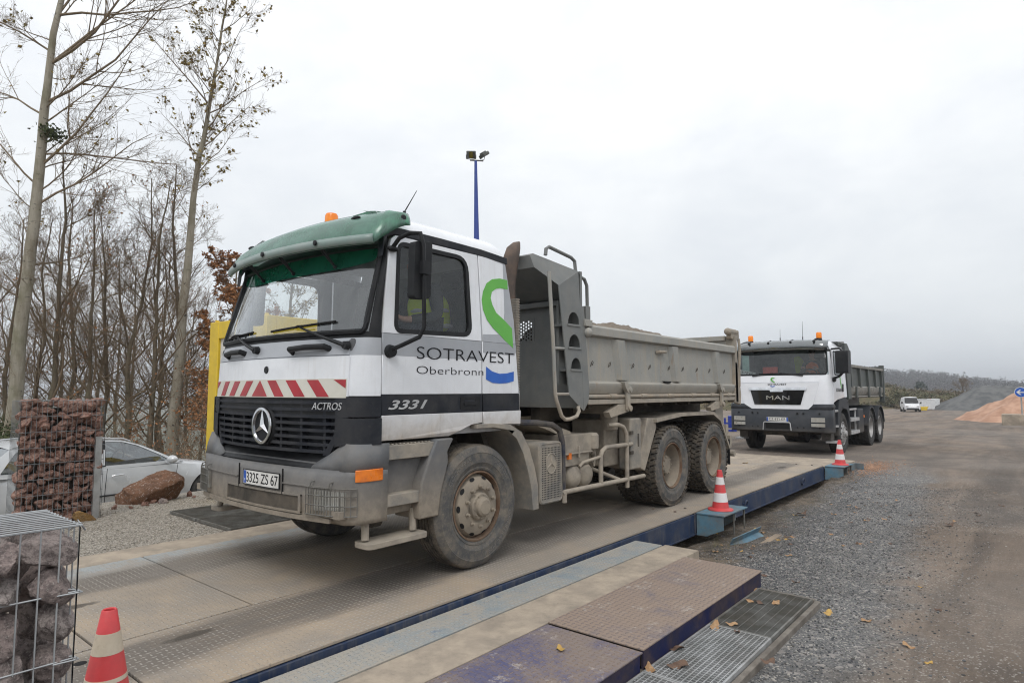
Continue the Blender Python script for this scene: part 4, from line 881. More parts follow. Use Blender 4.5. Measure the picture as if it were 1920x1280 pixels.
k = len(js); ss.f = [(i*k+j, i*k+j+1, (i+1)*k+j+1, (i+1)*k+j) for i in range(4) for j in range(k-1)]; ss.m = [0]*len(ss.f); ss.build('sun_strip', M['sunstrip'], T, smooth=60)
for y in (-0.65, -0.12, 0.42): 
    b_ = MB(); p0 = Vector((vx_(y, 0)+0.02, y, 2.66)); p1 = Vector((xf(y, 2.53, 0.02), y+0.02, 2.535)); b_.tube([p0, p1], 0.010, 6); b_.tube([p0+Vector((0.02, 0.055, 0)), p1], 0.010, 6); b_.sphere(p1, 0.018, 8, 6)
    b_.build('visor_bracket', M['black'], T)
kn = MB()
for y in (-0.62, 0.1, 0.75): kn.lathe([(0.001, -0.012), (0.02, -0.010), (0.024, 0.0)], (vx_(y, 0)-0.022, y, 2.70), 'x', 12)
for s in (-1, 1): kn.lathe([(0.001, s*0.012), (0.022, s*0.010), (0.026, 0)], (-0.865, s*1.185, 2.895), 'y', 12)
for i_ in (8, 26): kn.sphere(sv.v[6*nv+i_], 0.03, 10, 6, sc=(0.7, 2.0, 0.6))
kn.build('visor_knob', M['black'], svo)
# roof hatch, beacon, antenna
MB().prism(rpoly([(-0.86, -0.80), (-0.62, -0.80), (-0.62, -0.42), (-0.86, -0.42)], 0.1), 'z', 2.97, 3.035).build('roof_hatch', M['visor'], T, bevel=0.03, seg=3)
be = MB(); be.lathe([(0.05, 3.02), (0.064, 3.10), (0.066, 3.15), (0.062, 3.225), (0.052, 3.245), (0.001, 3.25)], (-0.58, 0.22, 0), 'z', 20); bo_ = be.build('beacon', M['beacon'], T)
MB().lathe([(0.001, 3.0), (0.06, 3.0), (0.068, 3.10), (0.067, 3.148)], (-0.58, 0.22, 0), 'z', 20).build('beacon_base', M['black'], bo_)
an = MB(); an.tube([(-0.75, -1.04, 2.94), (-0.735, -1.045, 3.0)], 0.014, 8); an.tube([(-0.735, -1.045, 3.0), (-0.62, -1.06, 3.20)], [0.006, 0.003], 5); an.build('antenna', M['black'], T)
# --- wipers, grab handles
def wiper(y0, y1, yb, zb):
    wp = MB(); P0 = Vector((xf(y0, 1.87, 0.03), y0, 1.87)); P1 = Vector((xf(y1, zb, 0.035), y1, zb))
    wp.lathe([(0.001, -0.03), (0.03, -0.028), (0.034, 0.012)], P0, 'x', 14); wp.tube([P0+Vector((-0.02, 0, 0)), P0.lerp(P1, 0.45)+Vector((-0.03, 0, 0)), P1], [0.018, 0.013, 0.008], 6)
    bl_ = MB(); pts = [(xf(y, z, 0.018), y, z) for y, z in [(lerp(y1+yb[0], y1+yb[1], t), zb+lerp(yb[2], yb[3], t)) for t in np.linspace(0, 1, 7)]]
    wo = wp.build('wiper_arm', M['black'], T); bl_.tube(pts, 0.010, 5); bl_.tube([P1+Vector((-0.0, 0.10, 0.0)), P1+Vector((-0.02, 0, 0.01)), P1+Vector((0, -0.10, 0.008))], 0.008, 5); bl_.build('wiper_blade', M['rubber'], wo)
wiper(-1.00, -0.45, (0.42, -0.36, -0.01, 0.03), 2.035); wiper(0.10, 0.62, (0.36, -0.32, -0.01, 0.02), 2.02)
for ya, yb in ((-0.42, -0.82), (0.72, 0.34)):
    gh_ = MB(); pts = [(xf(ya, 1.83, 0.0), ya, 1.825), (xf(ya, 1.86, 0.06), ya-0.015, 1.855), (xf((ya+yb)/2, 1.87, 0.07), (ya+yb)/2, 1.865), (xf(yb, 1.88, 0.06), yb+0.015, 1.865), (xf(yb, 1.86, 0.0), yb, 1.845)]
    gh_.tube(pts, 0.024, 10); gh_.build('grab_handle', M['black'], T)
# --- mirrors
MDX = 0.2
for s in (-1, 1):
    mr_ = MB(); ym = s*1.40; mdx = 0.0 if s < 0 else MDX
    mr_.prism(rpoly([(-0.985, 2.215), (-0.815, 2.225), (-0.80, 2.67), (-0.975, 2.65)], 0.035), 'y', ym-s*0.02, ym+s*0.055); mo = mr_.build('mirror', M['black'], T, bevel=0.02, seg=3)
    mo.rotation_euler = (0, 0, 0)
    am = MB(); am.tube([(-0.945, s*1.15, 2.64), (-0.96, s*1.25, 2.70), (-0.955, s*1.37, 2.725), (-0.925, s*1.455, 2.715), (-0.91, s*1.475, 2.62), (-0.895, s*1.475, 2.0), (-0.91, s*1.44, 1.93), (-0.965, s*1.30, 1.87), (-0.975, s*1.19, 1.84)], 0.017, 10)
    am.lathe([(0.001, s*0.05), (0.045, s*0.045), (0.055, 0)], (-0.975, s*1.165, 1.83), 'y', 16); am.sphere((-0.945, s*1.16, 2.635), 0.04, 12, 8, sc=(1.3, 0.7, 0.6))
    am.box(-0.935, -0.865, s*1.475-0.028, s*1.475+0.024, 2.40, 2.50); am.build('mirror_arm', M['black'], mo, bevel=0.0); mo.location = (mdx, 0, 0)
    MB().box(-0.83, -0.828, ym-0.02, ym+0.02, 2.3, 2.4)
    mg_ = MB(); mg_.add([(-0.810, ym+s*0.0, 2.25), (-0.810, ym+s*0.045, 2.25), (-0.797, ym+s*0.045, 2.64), (-0.797, ym+s*0.0, 2.64)], [(0, 1, 2, 3)]); mg_.build('mirror_glass', M['chrome'], mo)
# black air scoop standing off the far front corner
sc2_ = MB()
for z in (1.16, 1.27, 1.38, 1.46): sc2_.box(-1.20, -0.98, 1.08, 1.19, z-0.012, z+0.012)
sc2_.box(-1.20, -0.98, 1.18, 1.195, 1.15, 1.47); sc2_.build('air_scoop', M['black'], T)
# --- interior
inn = MB(); inn.box(-1.22, -0.88, -1.05, 1.05, 1.35, 1.93); inn.build('dashboard', M['dark_in'], T, bevel=0.04, seg=3)
for y, nm in ((-0.58, 'seat'), (0.62, 'seat')):
    st = MB(); st.box(-0.40, 0.12, y-0.25, y+0.25, 1.3, 1.88); st.prism([(0.08, 1.85), (0.20, 1.85), (0.30, 2.50), (0.20, 2.52)], 'y', y-0.24, y+0.24); st.prism([(0.21, 2.52), (0.29, 2.51), (0.32, 2.70), (0.24, 2.70)], 'y', y-0.13, y+0.13)
    st.build(nm, M['dark_in'], T, bevel=0.04, seg=3)
sw = MB(); cw = Vector((-0.68, -0.60, 2.03)); tl = Matrix.Rotation(R(-38), 3, 'Y')
sw.tube([cw+tl @ Vector((0.22*math.cos(a), 0.22*math.sin(a), 0)) for a in np.linspace(0, 2*math.pi, 28)], 0.016, 8, caps=False); sw.tube([cw, cw+Vector((-0.14, 0, -0.24))], 0.035, 8)
for a in (0.3, math.pi-0.3, -math.pi/2): sw.tube([cw, cw+tl @ Vector((0.21*math.cos(a), 0.21*math.sin(a), 0))], 0.012, 6)
sw.build('steering_wheel', M['black'], T)
# --- exhaust pipe behind the cab, louvred intake
ex = MB(); ex.tube([(0.86, -0.86, 1.1), (0.86, -0.86, 2.62), (0.855, -0.86, 2.80), (0.86, -0.86, 2.90), (0.885, -0.865, 2.98), (0.93, -0.87, 3.04), (0.975, -0.875, 3.085)], [0.042, 0.045, 0.07, 0.082, 0.075, 0.05, 0.012], 18, caps=False); ex.build('exhaust_stack', M['rust'], T)
lv_ = MB(); lv_.box(0.745, 0.79, -1.02, -0.70, 1.30, 2.45)
for i in range(44): z = 1.34+i*0.0255; lv_.box(0.74, 0.796, -1.026, -0.70, z, z+0.011)
lv_.build('air_intake', M['dusty_grey'], T)
# --- headboard with ladder panel and cab protection canopy
HB = empty('tipper_body', (0, 0, 0)); HB.parent = T
def hbuild(mb, nm, m, **k): return mb.build(nm, M[m] if isinstance(m, str) else m, HB, **k)
yo = -1.20
def arch_hole(x0, x1, z0, z1): 
    cx, rx = (x0+x1)/2, (x1-x0)/2; return [(x0, z0), (x1, z0)]+[(cx+rx*math.cos(a), z0+(z1-z0)*math.sin(a)) for a in np.linspace(0, math.pi, 10)[1:-1]]
for s in (-1, 1):
    lp = MB(); P = [(1.23, 2.63), (1.60, 2.83), (1.63, 2.45), (1.68, 1.31), (1.41, 1.48)]
    hs = [arch_hole(1.395, 1.615, 2.235, 2.37), arch_hole(1.405, 1.625, 1.99, 2.13), arch_hole(1.445, 1.64, 1.755, 1.88)]
    lp.prism(P, 'y', s*1.20, s*1.185, 0, hs)
    for (x0, x1, z) in ((1.395, 1.615, 2.235), (1.405, 1.625, 1.99), (1.445, 1.64, 1.755)):
        lp.box(x0-0.01, x1+0.01, min(s*1.21, s*1.0), max(s*1.21, s*1.0), z-0.02, z+0.004)
    lp.prism([(1.63, 2.45), (1.70, 2.45), (1.80, 1.53), (1.78, 1.41), (1.69, 1.31), (1.68, 1.31)], 'y', s*1.20, s*1.10)
    hbuild(lp, 'ladder_panel', 'tipper_dark', bevel=0.003)
    hl_ = MB(); hl_.box(1.42, 1.69, min(s*1.03, s*1.06), max(s*1.03, s*1.06), 1.6, 2.5); hbuild(hl_, 'step_backing', 'tipper_dark')
    rl = MB(); rl.tube([(1.03, s*1.22, 2.74), (1.07, s*1.24, 2.0), (1.10, s*1.24, 1.50), (1.12, s*1.24, 1.43), (1.21, s*1.24, 1.27), (1.27, s*1.24, 1.235), (1.36, s*1.24, 1.235), (1.50, s*1.23, 1.26), (1.56, s*1.22, 1.31), (1.57, s*1.2, 1.36)], 0.02, 8)
    rl.tube([(1.08, s*1.24, 1.96), (1.28, s*1.22, 1.965)], 0.016, 6); rl.tube([(1.11, s*1.24, 1.495), (1.36, s*1.22, 1.495)], 0.016, 6); hbuild(rl, 'ladder_rail', 'tipper')
    tr = MB(); tr.tube([(1.16, s*1.08, 2.95), (1.17, s*1.08, 3.02), (1.22, s*1.08, 3.05), (1.62, s*1.09, 3.0), (1.69, s*1.09, 2.97), (1.70, s*1.10, 2.82)], 0.02, 8); hbuild(tr, 'top_grab_rail', 'tipper_dark')
    if s < 0:
        tr = MB(); tr.tube([(1.80, -1.10, 2.80), (1.87, -1.10, 2.79), (1.92, -1.10, 2.72), (1.93, -1.10, 2.35)], 0.02, 8); hbuild(tr, 'rear_grab_rail', 'tipper_dark')
        hbuild(MB().box(1.84, 1.93, -1.14, -1.06, 2.2, 2.48), 'rail_foot', 'tipper_dark', bevel=0.004)
hw = MB()
hx0, hx1 = 1.66, 1.70
grid_holes = [[(y-0.011, z-0.011), (y+0.011, z-0.011), (y+0.011, z+0.011), (y-0.011, z+0.011)] for i, y in enumerate(np.arange(-0.50, -0.08, 0.038)) for z in np.arange(2.12+(0.019 if i % 2 else 0), 2.34, 0.038)]
hw.prism([(-1.18, 1.34), (1.18, 1.34), (1.18, 2.84), (-1.18, 2.84)], 'x', hx0, hx1, 0, [[(-0.54, 2.10), (-0.05, 2.10), (-0.05, 2.36), (-0.54, 2.36)]])
hw.prism([(-0.545, 2.095), (-0.045, 2.095), (-0.045, 2.365), (-0.545, 2.365)], 'x', hx0-0.004, hx0, 0, grid_holes)
hbuild(hw, 'headboard', 'tipper_dark')
cn = MB()       # canopy: box reaching forward over the cab, chamfered ends
A = [(1.02, 2.96), (1.05, 2.99), (1.70, 2.86), (1.70, 2.80), (1.66, 2.50), (1.62, 2.50), (1.58, 2.76), (1.05, 2.80)]
cn.add([(0.99, -1.06, 2.80), (0.99, 1.06, 2.80), (0.97, -1.02, 2.93), (0.97, 1.02, 2.93), (1.02, -1.02, 2.955), (1.02, 1.02, 2.955), (1.66, -1.06, 2.87), (1.66, 1.06, 2.87), (1.66, -1.18, 2.80), (1.66, 1.18, 2.80), (1.23, -1.195, 2.63), (1.23, 1.195, 2.63), (1.60, -1.195, 2.83), (1.60, 1.195, 2.83), (1.66, -1.18, 2.52), (1.66, 1.18, 2.52)],
       [(0, 1, 3, 2), (2, 3, 5, 4), (4, 5, 7, 6), (4, 6, 12), (5, 13, 7), (6, 8, 12), (7, 13, 9), (2, 4, 12, 10), (3, 11, 13, 5), (0, 2, 10), (1, 11, 3), (0, 10, 14), (1, 15, 11), (0, 14, 15, 1)])
hbuild(cn, 'cab_canopy', 'tipper_dark', smooth=20)
hbuild(MB().box(1.56, 1.655, -1.12, 1.12, 2.47, 2.53), 'cross_beam', 'tipper_dark', bevel=0.005)
# --- tipper box
X0, X1 = 1.79, 6.24
for s in (-1, 1):
    sb = MB(); Y = lambda a, b: (min(s*a, s*b), max(s*a, s*b))
    a, b = Y(1.10, 1.15); sb.box(X0, X1, a, b, 1.60, 2.16)                                     # wall
    sb.prism([(s*1.10, 2.27), (s*1.19, 2.265), (s*1.21, 2.24), (s*1.21, 2.15), (s*1.15, 2.13), (s*1.10, 2.13)], 'x', X0, X1)   # rim
    sb.prism([(s*1.10, 1.66), (s*1.20, 1.615), (s*1.20, 1.58), (s*1.155, 1.49), (s*1.10, 1.49)], 'x', X0, X1)                     # shelf and sloping channel
    a, b = Y(1.05, 1.19); sb.box(X0, X1, a, b, 1.375, 1.43)
    sbo = hbuild(sb, 'sideboard', 'tipper', bevel=0.006)
    pp = MB(); pp.tube([(X0, s*1.18, 1.462), (X1, s*1.18, 1.462)], 0.024, 12)
    for x in (2.25, 3.0, 3.75, 4.5, 5.2, 5.9): pp.tube([(x, s*1.18, 1.462), (x+0.16, s*1.18, 1.462)], 0.031, 12)
    a, b = Y(1.04, 1.15); pp.box(X0, X1, a, b, 1.43, 1.492); pp.build('hinge_rail', M['tipper_ribs'], sbo)
    for x0, x1, xb0, xb1 in ((2.35, 2.60, 2.48, 2.72), (3.83, 4.08, 3.98, 4.19), (5.33, 5.57, 5.47, 5.63)):
        rb = MB(); vs = [(x0, s*1.15, 2.13), (x1, s*1.15, 2.13), (xb1, s*1.15, 1.655), (xb0-0.02, s*1.15, 1.655), (x0+0.06, s*1.205, 2.13), (x1-0.02, s*1.205, 2.13), (xb1-0.02, s*1.19, 1.655), (xb0+0.05, s*1.19, 1.655)]
        rb.add(vs, [(4, 5, 6, 7), (0, 4, 7, 3), (1, 2, 6, 5), (0, 1, 5, 4), (3, 7, 6, 2)]); rb.build('rib', M['tipper'], sbo, smooth=20)
    hk = MB()
    for x in (1.92, 2.30, 2.86, 3.30, 3.86, 4.30, 4.78, 5.25, 5.85):
        hk.tube([(x-0.018, s*1.152, 1.80), (x-0.018, s*1.165, 1.845), (x, s*1.168, 1.862), (x+0.018, s*1.165, 1.845), (x+0.016, s*1.152, 1.815)], 0.0042, 5)
    hk.build('sheet_hook', M['steel_dark'], sbo)
    if s < 0:
        lk = MB(); lk.tube([(3.50, -1.16, 2.035), (3.50, -1.19, 2.04), (3.70, -1.19, 2.045)], 0.022, 8); lk.build('latch_stub', M['tipper_ribs'], sbo)
        MB().prism([(3.62, 1.655), (3.85, 1.655), (3.80, 1.628), (3.68, 1.632)], 'y', -1.2035, -1.17).build('dent_tear', M['rubber'], sbo)
    for x in (2.55, 5.50):      # side locks
        bk = MB(); bk.prism(rpoly([(x-0.06, 1.64), (x+0.02, 1.63), (x+0.13, 1.56), (x+0.12, 1.50), (x+0.04, 1.50), (x-0.02, 1.56)], 0.02), 'y', s*1.19, s*1.245)
        bk.box(x+0.03, x+0.10, min(s*1.235, s*1.205), max(s*1.235, s*1.205), 1.30, 1.54); bk.lathe([(0.001, s*0.02), (0.035, s*0.018), (0.035, 0)], (x+0.075, s*1.24, 1.32), 'y', 12); bk.lathe([(0.001, s*0.02), (0.03, s*0.018), (0.03, 0)], (x+0.085, s*1.24, 1.54), 'y', 12)
        bk.prism([(x+0.16, 1.37), (x+0.12, 1.28), (x-0.30, 1.22), (x-0.34, 1.28), (x-0.10, 1.37)], 'y', s*1.12, s*1.20)
        bk.build('side_lock', M['tipper'], sbo, bevel=0.004)
# front corner post + ball joint
for s in (-1, 1):
    cp = MB(); cp.box(1.71, 1.79, min(s*1.07, s*1.185), max(s*1.07, s*1.185), 1.55, 2.32); cp.sphere((1.765, s*1.205, 2.17), 0.055, 12, 8); cp.box(1.70, 1.84, min(s*1.17, s*1.225), max(s*1.17, s*1.225), 2.235, 2.31)
    hbuild(cp, 'front_corner_post', 'tipper', bevel=0.006)
    rp = MB(); rp.box(6.24, 6.34, min(s*1.05, s*1.20), max(s*1.05, s*1.20), 1.34, 2.42); rp.prism([(6.20, 1.34), (6.45, 1.30), (6.47, 1.48), (6.38, 1.9), (6.30, 2.0), (6.24, 2.0)], 'y', s*1.14, s*1.20)
    rp.tube([(6.10, s*1.14, 2.50), (6.42, s*1.14, 2.50)], 0.055, 10); rp.sphere((6.10, s*1.14, 2.50), 0.06, 10, 8); rp.prism(rpoly([(6.14, 2.38), (6.50, 2.38), (6.50, 2.54), (6.14, 2.54)], 0.04), 'y', s*1.10, s*1.18)
    rp.tube([(6.47, s*1.18, 2.40), (6.49, s*1.19, 2.20), (6.44, s*1.19, 1.95)], 0.025, 8); rp.tube([(6.43, s*1.20, 2.2), (6.41, s*1.20, 1.60)], 0.018, 8)
    hbuild(rp, 'rear_post', 'tipper_ribs', bevel=0.006)
bf = MB(); bf.box(X0, 6.30, -1.12, 1.12, 1.45, 1.60); 
for x in np.arange(2.0, 6.2, 0.45): bf.box(x, x+0.08, -1.05, 1.05, 1.33, 1.45)
for s in (-1, 1): bf.box(1.75, 6.3, min(s*0.42, s*0.55), max(s*0.42, s*0.55), 1.18, 1.34)
hbuild(bf, 'floor_frame', 'steel_dark')
tg = MB(); tg.box(6.24, 6.30, -1.05, 1.05, 1.5, 2.42); tg.box(6.20, 6.31, -1.05, 1.05, 2.36, 2.44); hbuild(tg, 'tailgate', 'tipper', bevel=0.006)
# --- load of gravel
M['load'] = simple('brown_gravel_load', (0.20, 0.165, 0.13), (0.12, 0.10, 0.08), 0.95, scale=30, bump=1.0, bscale=28)
ld = MB(); nx_, ny_ = 90, 46; rnd = random.Random(5)
for j in range(ny_+1):
    for i in range(nx_+1):
        x = lerp(1.80, 6.22, i/nx_); y = lerp(-1.09, 1.09, j/ny_)
        hgt = -0.40*sstep(3.6, 2.7, x)*sstep(-0.55, 0.25, y)+interp(x, [(1.8, 2.30), (2.2, 2.41), (3.2, 2.47), (4.4, 2.47), (5.0, 2.42), (5.45, 2.26), (6.22, 2.05)])
        edge = sstep(0.05, 0.75, 1.10-abs(y+0.0)); z = lerp(2.14, hgt, edge)+0.05*mnoise.noise(Vector((x*3, y*3, 0)))*edge+0.035*mnoise.noise(Vector((x*11, y*11, 3)))+0.02*mnoise.noise(Vector((x*28, y*28, 9)))
        ld.v.append((x, y, z))
ld.f = [(j*(nx_+1)+i, j*(nx_+1)+i+1, (j+1)*(nx_+1)+i+1, (j+1)*(nx_+1)+i) for j in range(ny_) for i in range(nx_)]; ld.m = [0]*len(ld.f)
lo_ = ld.build('gravel_load', M['load'], smooth=25, recalc=False, loc=(0, -0.05, 0)); tag(lo_, 'brown gravel heaped in the grey tipper body of the nearest truck', 'gravel', kind='stuff')
# --- chassis
ch = MB()
for s in (-1, 1): ch.box(-1.1, 6.1, min(s*0.36, s*0.44), max(s*0.36, s*0.44), 0.86, 1.13); 
for x in (0.9, 2.4, 4.57, 5.95): ch.box(x, x+0.12, -0.36, 0.36, 0.9, 1.1)
ch.box(-0.9, 0.55, -0.45, 0.45, 0.55, 1.05)
ch.build('chassis_frame', M['steel_dark'], T)
for x, n in ((0.02, 0), (3.86, 1), (5.28, 1)):
    ax = MB(); ax.tube([(x, -1.0, 0.53), (x, 1.0, 0.53)], 0.075, 12); 
    if n: ax.sphere((x, 0, 0.53), 0.24, 16, 10)
    ax.box(x-0.5, x+0.5, -0.54, -0.45, 0.68, 0.76); ax.box(x-0.5, x+0.5, 0.45, 0.54, 0.68, 0.76); ax.build('axle', M['steel_dark'], T)
MB().tube([(0.7, 0, 0.75), (3.7, 0, 0.6)], 0.06, 10).build('drive_shaft', M['steel_dark'], T)
# rear mudguard (flat angular sheet over both rear wheels) and its flap
for s in (-1, 1):
    mgd = MB(); P = [(3.42, 1.16), (4.2, 1.22), (5.32, 1.21), (5.60, 1.10), (5.95, 0.62), (5.92, 0.60), (5.57, 1.06), (5.30, 1.165), (4.2, 1.175), (3.42, 1.12)]
    mgd.prism(P, 'y', s*0.56, s*1.19); mgd.build('rear_mudguard', M['steel_dust'], T)
    MB().prism([(3.26, 1.18), (3.48, 1.17), (3.50, 1.06), (3.16, 0.52), (3.0, 0.58)], 'y', s*0.62, s*1.14).build('front_spray_shield', M['steel_dust'], T, bevel=0.01)
    MB().box(5.98, 6.01, min(s*0.62, s*1.16), max(s*0.62, s*1.16), 0.35, 0.75).build('mud_flap', M['rubber'], T)
    tl_ = MB(); tl_.box(6.05, 6.12, min(s*0.75, s*1.15), max(s*0.75, s*1.15), 0.62, 0.80); tl_.build('tail_lamp_box', M['steel_dust'], T)
tb_ = MB(); tb_.box(6.02, 6.12, -1.1, 1.1, 0.80, 0.98); tb_.tube([(6.1, -1.2, 0.52), (6.1, 1.2, 0.52)], 0.05, 10); tb_.tube([(6.14, -1.0, 0.9), (6.14, -1.0, 0.5)], 0.03, 8); tb_.build('rear_underrun_bar', M['steel_dust'], T)
MB().box(5.7, 6.02, -1.06, -0.98, 0.95, 1.34).build('rear_hinge_leg', M['tipper_ribs'], T, bevel=0.01)
# silencer box with perforated face and embossed star
sl = MB(); sl.prism(rpoly([(0.90, 0.41), (1.30, 0.41), (1.28, 1.015), (0.89, 1.015)], 0.06), 'y', -1.185, -0.72); slo = sl.build('silencer_box', M['dusty_grey'], T, bevel=0.02, seg=3)
hp = MB()
for i in range(13):
    for j in range(23):
        x, z = 0.955+i*0.0245, 0.46+j*0.0225
        if (x-1.10)**2/0.0085+(z-0.80)**2/0.0115 < 1: continue
        hp.box(x-0.006, x+0.006, -1.1865, -1.184, z-0.0055, z+0.0055)
hp.build('perforations', M['rubber'], slo)
er = MB(); er.tube([(1.10+0.085*math.cos(a), -1.186, 0.80+0.10*math.sin(a)) for a in np.linspace(0, 2*math.pi, 28)], 0.006, 6, caps=False)
for k in range(3): a = R(90+120*k); er.tube([(1.10, -1.187, 0.80), (1.10+0.078*math.cos(a), -1.187, 0.80+0.092*math.sin(a))], [0.012, 0.003], 5)
er.build('embossed_star', M['dusty_grey'], slo)
rimb = MB(); P = rpoly([(0.915, 0.425), (1.285, 0.425), (1.265, 1.0), (0.905, 1.0)], 0.05); rimb.tube([(p[0], -1.186, p[1]) for p in P+[P[0]]], 0.007, 6, caps=False); rimb.build('box_rim', M['dusty_grey'], slo)
ho_ = MB(); ho_.tube([(0.72, -1.02, 1.22), (1.0, -1.08, 1.205), (1.20, -1.12, 1.18), (1.31, -1.14, 1.12), (1.345, -1.15, 1.0), (1.35, -1.15, 0.5)], 0.032, 10); ho_.build('hose', M['hose'], T)
bt = MB(); bt.box(1.42, 1.96, -1.12, -0.55, 0.86, 1.055); bt.box(1.44, 1.94, -1.10, -0.55, 0.72, 0.86); bt.box(1.68, 1.71, -1.135, -1.12, 0.80, 0.93); bt.box(1.41, 1.97, -1.13, -0.55, 0.845, 0.865); bt.build('battery_box', M['steel_dust'], T, bevel=0.015)
MB().box(1.495, 1.545, -1.131, -1.10, 0.80, 0.865).build('side_marker', M['indicator'], T)
for x, z in ((1.665, 0.60), (1.90, 0.60)):
    tk = MB(); tk.lathe([(0.001, -1.13), (0.05, -1.125), (0.10, -1.105), (0.128, -1.07), (0.132, -1.03), (0.132, -0.6)], (x, 0, z), 'y', 28); tk.build('air_tank', M['steel_dust'], T, smooth=50)
dr = MB(); dr.lathe([(0.075, 0.88), (0.08, 0.90), (0.08, 1.03), (0.06, 1.055), (0.001, 1.06)], (2.02, -1.08, 0), 'z', 18, caps=True); dr.tube([(2.02, -1.08, 0.9), (2.05, -1.08, 0.82)], 0.03, 8)
rr_ = random.Random(2)
for i in range(9): a = [(2.0+rr_.uniform(-.12, .12), -1.05+rr_.uniform(-.1, .05), 0.86+rr_.uniform(-.1, .05)), (2.1+rr_.uniform(-.1, .1), -1.0+rr_.uniform(-.1, .1), 0.78+rr_.uniform(-.1, .05)), (2.12+rr_.uniform(-.1, .1), -0.9, 0.66+rr_.uniform(-.1, .1))]; dr.tube(a, 0.012, 6)
dr.build('air_dryer', M['steel_dust'], T)
gd = MB(); yb = -1.18
gd.tube([(1.30, yb, 0.47), (1.34, yb, 0.485), (3.06, yb, 0.475)], 0.026, 10); gd.tube([(1.33, yb, 0.50), (1.33, yb, 0.38)], 0.03, 8)
gd.tube([(2.05, yb, 0.48), (2.05, yb, 0.80), (2.08, yb, 0.85), (2.16, yb, 0.885), (2.76, yb, 0.885)], 0.026, 10)
gd.tube([(2.64, yb, 0.38), (2.64, yb, 0.95), (2.63, yb, 1.02), (2.56, yb, 1.10), (2.44, yb, 1.13), (2.30, yb+0.05, 1.13)], 0.026, 10)
gd.tube([(2.46, yb, 0.49), (2.12, yb+0.25, 0.66)], 0.022, 8); gd.tube([(2.05, yb, 0.79), (1.72, yb+0.02, 0.755), (1.66, yb+0.03, 0.71)], 0.018, 8)
gd.build('side_guard_rail', M['steel_dust'], T, smooth=60)
pj = MB(); pj.box(2.44, 2.73, -1.08, -0.45, 1.25, 1.36); pj.lathe([(0.105, 1.06), (0.105, 1.25)], (2.57, -0.98, 0), 'z', 20, caps=True); pj.build('body_support', M['tipper'], T, bevel=0.005)
lt = MB(); lt.prism(rpoly([(1.10, 1.17), (1.30, 1.19), (1.72, 1.08), (1.74, 1.02), (1.60, 1.02), (1.25, 1.13)], 0.03), 'y', -1.0, -0.55); lt.build('mudguard_scoop', M['tipper'], T, bevel=0.01)
MB().box(2.75, 3.03, -1.17, -1.0, 0.57, 1.19).build('extinguisher_box', M['dusty_grey'], T, bevel=0.02)
for z in (0.78, 1.02): MB().box(2.74, 2.80, -1.185, -1.16, z-0.02, z+0.02).build('box_clip', M['steel_dark'], T)
MB().box(2.93, 2.965, -1.1725, -1.165, 0.84, 1.0).build('box_slot', M['steel_dark'], T)
MB().box(2.47, 3.4, -0.98, -0.5, 0.62, 1.18).build('hydraulic_tank', M['steel_dust'], T, bevel=0.02)
MB().tube([(3.2, -1.02, 1.10), (3.47, -1.06, 1.10)], 0.05, 12).build('rolled_cover', M['steel_dust'], T)
cy = MB(); cy.tube([(2.9, 0, 0.95), (4.6, 0, 1.38)], 0.09, 12); cy.box(1.2, 1.42, -0.5, 0.5, 0.9, 1.45); cy.tube([(1.0, 0.8, 0.7), (2.4, 0.8, 0.7)], 0.28, 16); cy.build('hydraulic_ram', M['steel_dark'], T)
MB().tube([(-0.88, -0.85, 0.50), (-0.80, -0.85, 0.50)], 0.055, 14).build('tow_pin', M['steel_dark'], T)
MB().tube([(-0.8, -0.8, 0.56), (-0.2, -0.75, 0.6)], 0.03, 8).build('steering_rod', M['steel_dark'], T)
# ================================================================== people
M['skin'] = simple('skin', (0.50, 0.29, 0.21), (0.46, 0.26, 0.19), 0.55)
M['hair'] = simple('brown_hair', (0.05, 0.03, 0.02), rough=0.8)
M['hivis'] = simple('hi_vis_yellow', (0.66, 0.82, 0.04), (0.6, 0.75, 0.04), 0.7)
M['hivis_orange'] = simple('hi_vis_orange', (0.8, 0.17, 0.03), rough=0.7)
M['sleeve'] = simple('dark_grey_fleece', (0.055, 0.06, 0.065), (0.075, 0.08, 0.085), 0.9)
M['trousers'] = simple('dark_trousers', (0.03, 0.035, 0.05), rough=0.9)
M['refl'] = simple('silver_reflective_tape', (0.68, 0.69, 0.70), rough=0.35)
def skin_obj(name, verts, edges, radii, mat, parent, levels=2, root=0):
    me = bpy.data.meshes.new(name); me.from_pydata(verts, edges, []); o = bpy.data.objects.new(name, me); COL.objects.link(o); o.parent = parent
    m = o.modifiers.new('skin', 'SKIN'); sv_ = me.skin_vertices[0].data if me.skin_vertices else None
    if sv_ is None:
        bm = bmesh.new(); bm.from_mesh(me); bm.verts.layers.skin.verify(); bm.to_mesh(me); bm.free(); sv_ = me.skin_vertices[0].data
    for i, r in enumerate(radii):
        rr = r if hasattr(r, '__len__') else (r, r); sv_[i].radius = rr; sv_[i].use_root = (i == root)
    m.use_smooth_shade = True; s = o.modifiers.new('sub', 'SUBSURF'); s.levels = levels; s.render_levels = levels; me.materials.append(mat)
    dg = bpy.context.evaluated_depsgraph_get(); m2 = bpy.data.meshes.new_from_object(o.evaluated_get(dg)); o.modifiers.clear(); o.data = m2; m2.name = name
    if not m2.materials: m2.materials.append(mat)
    return o
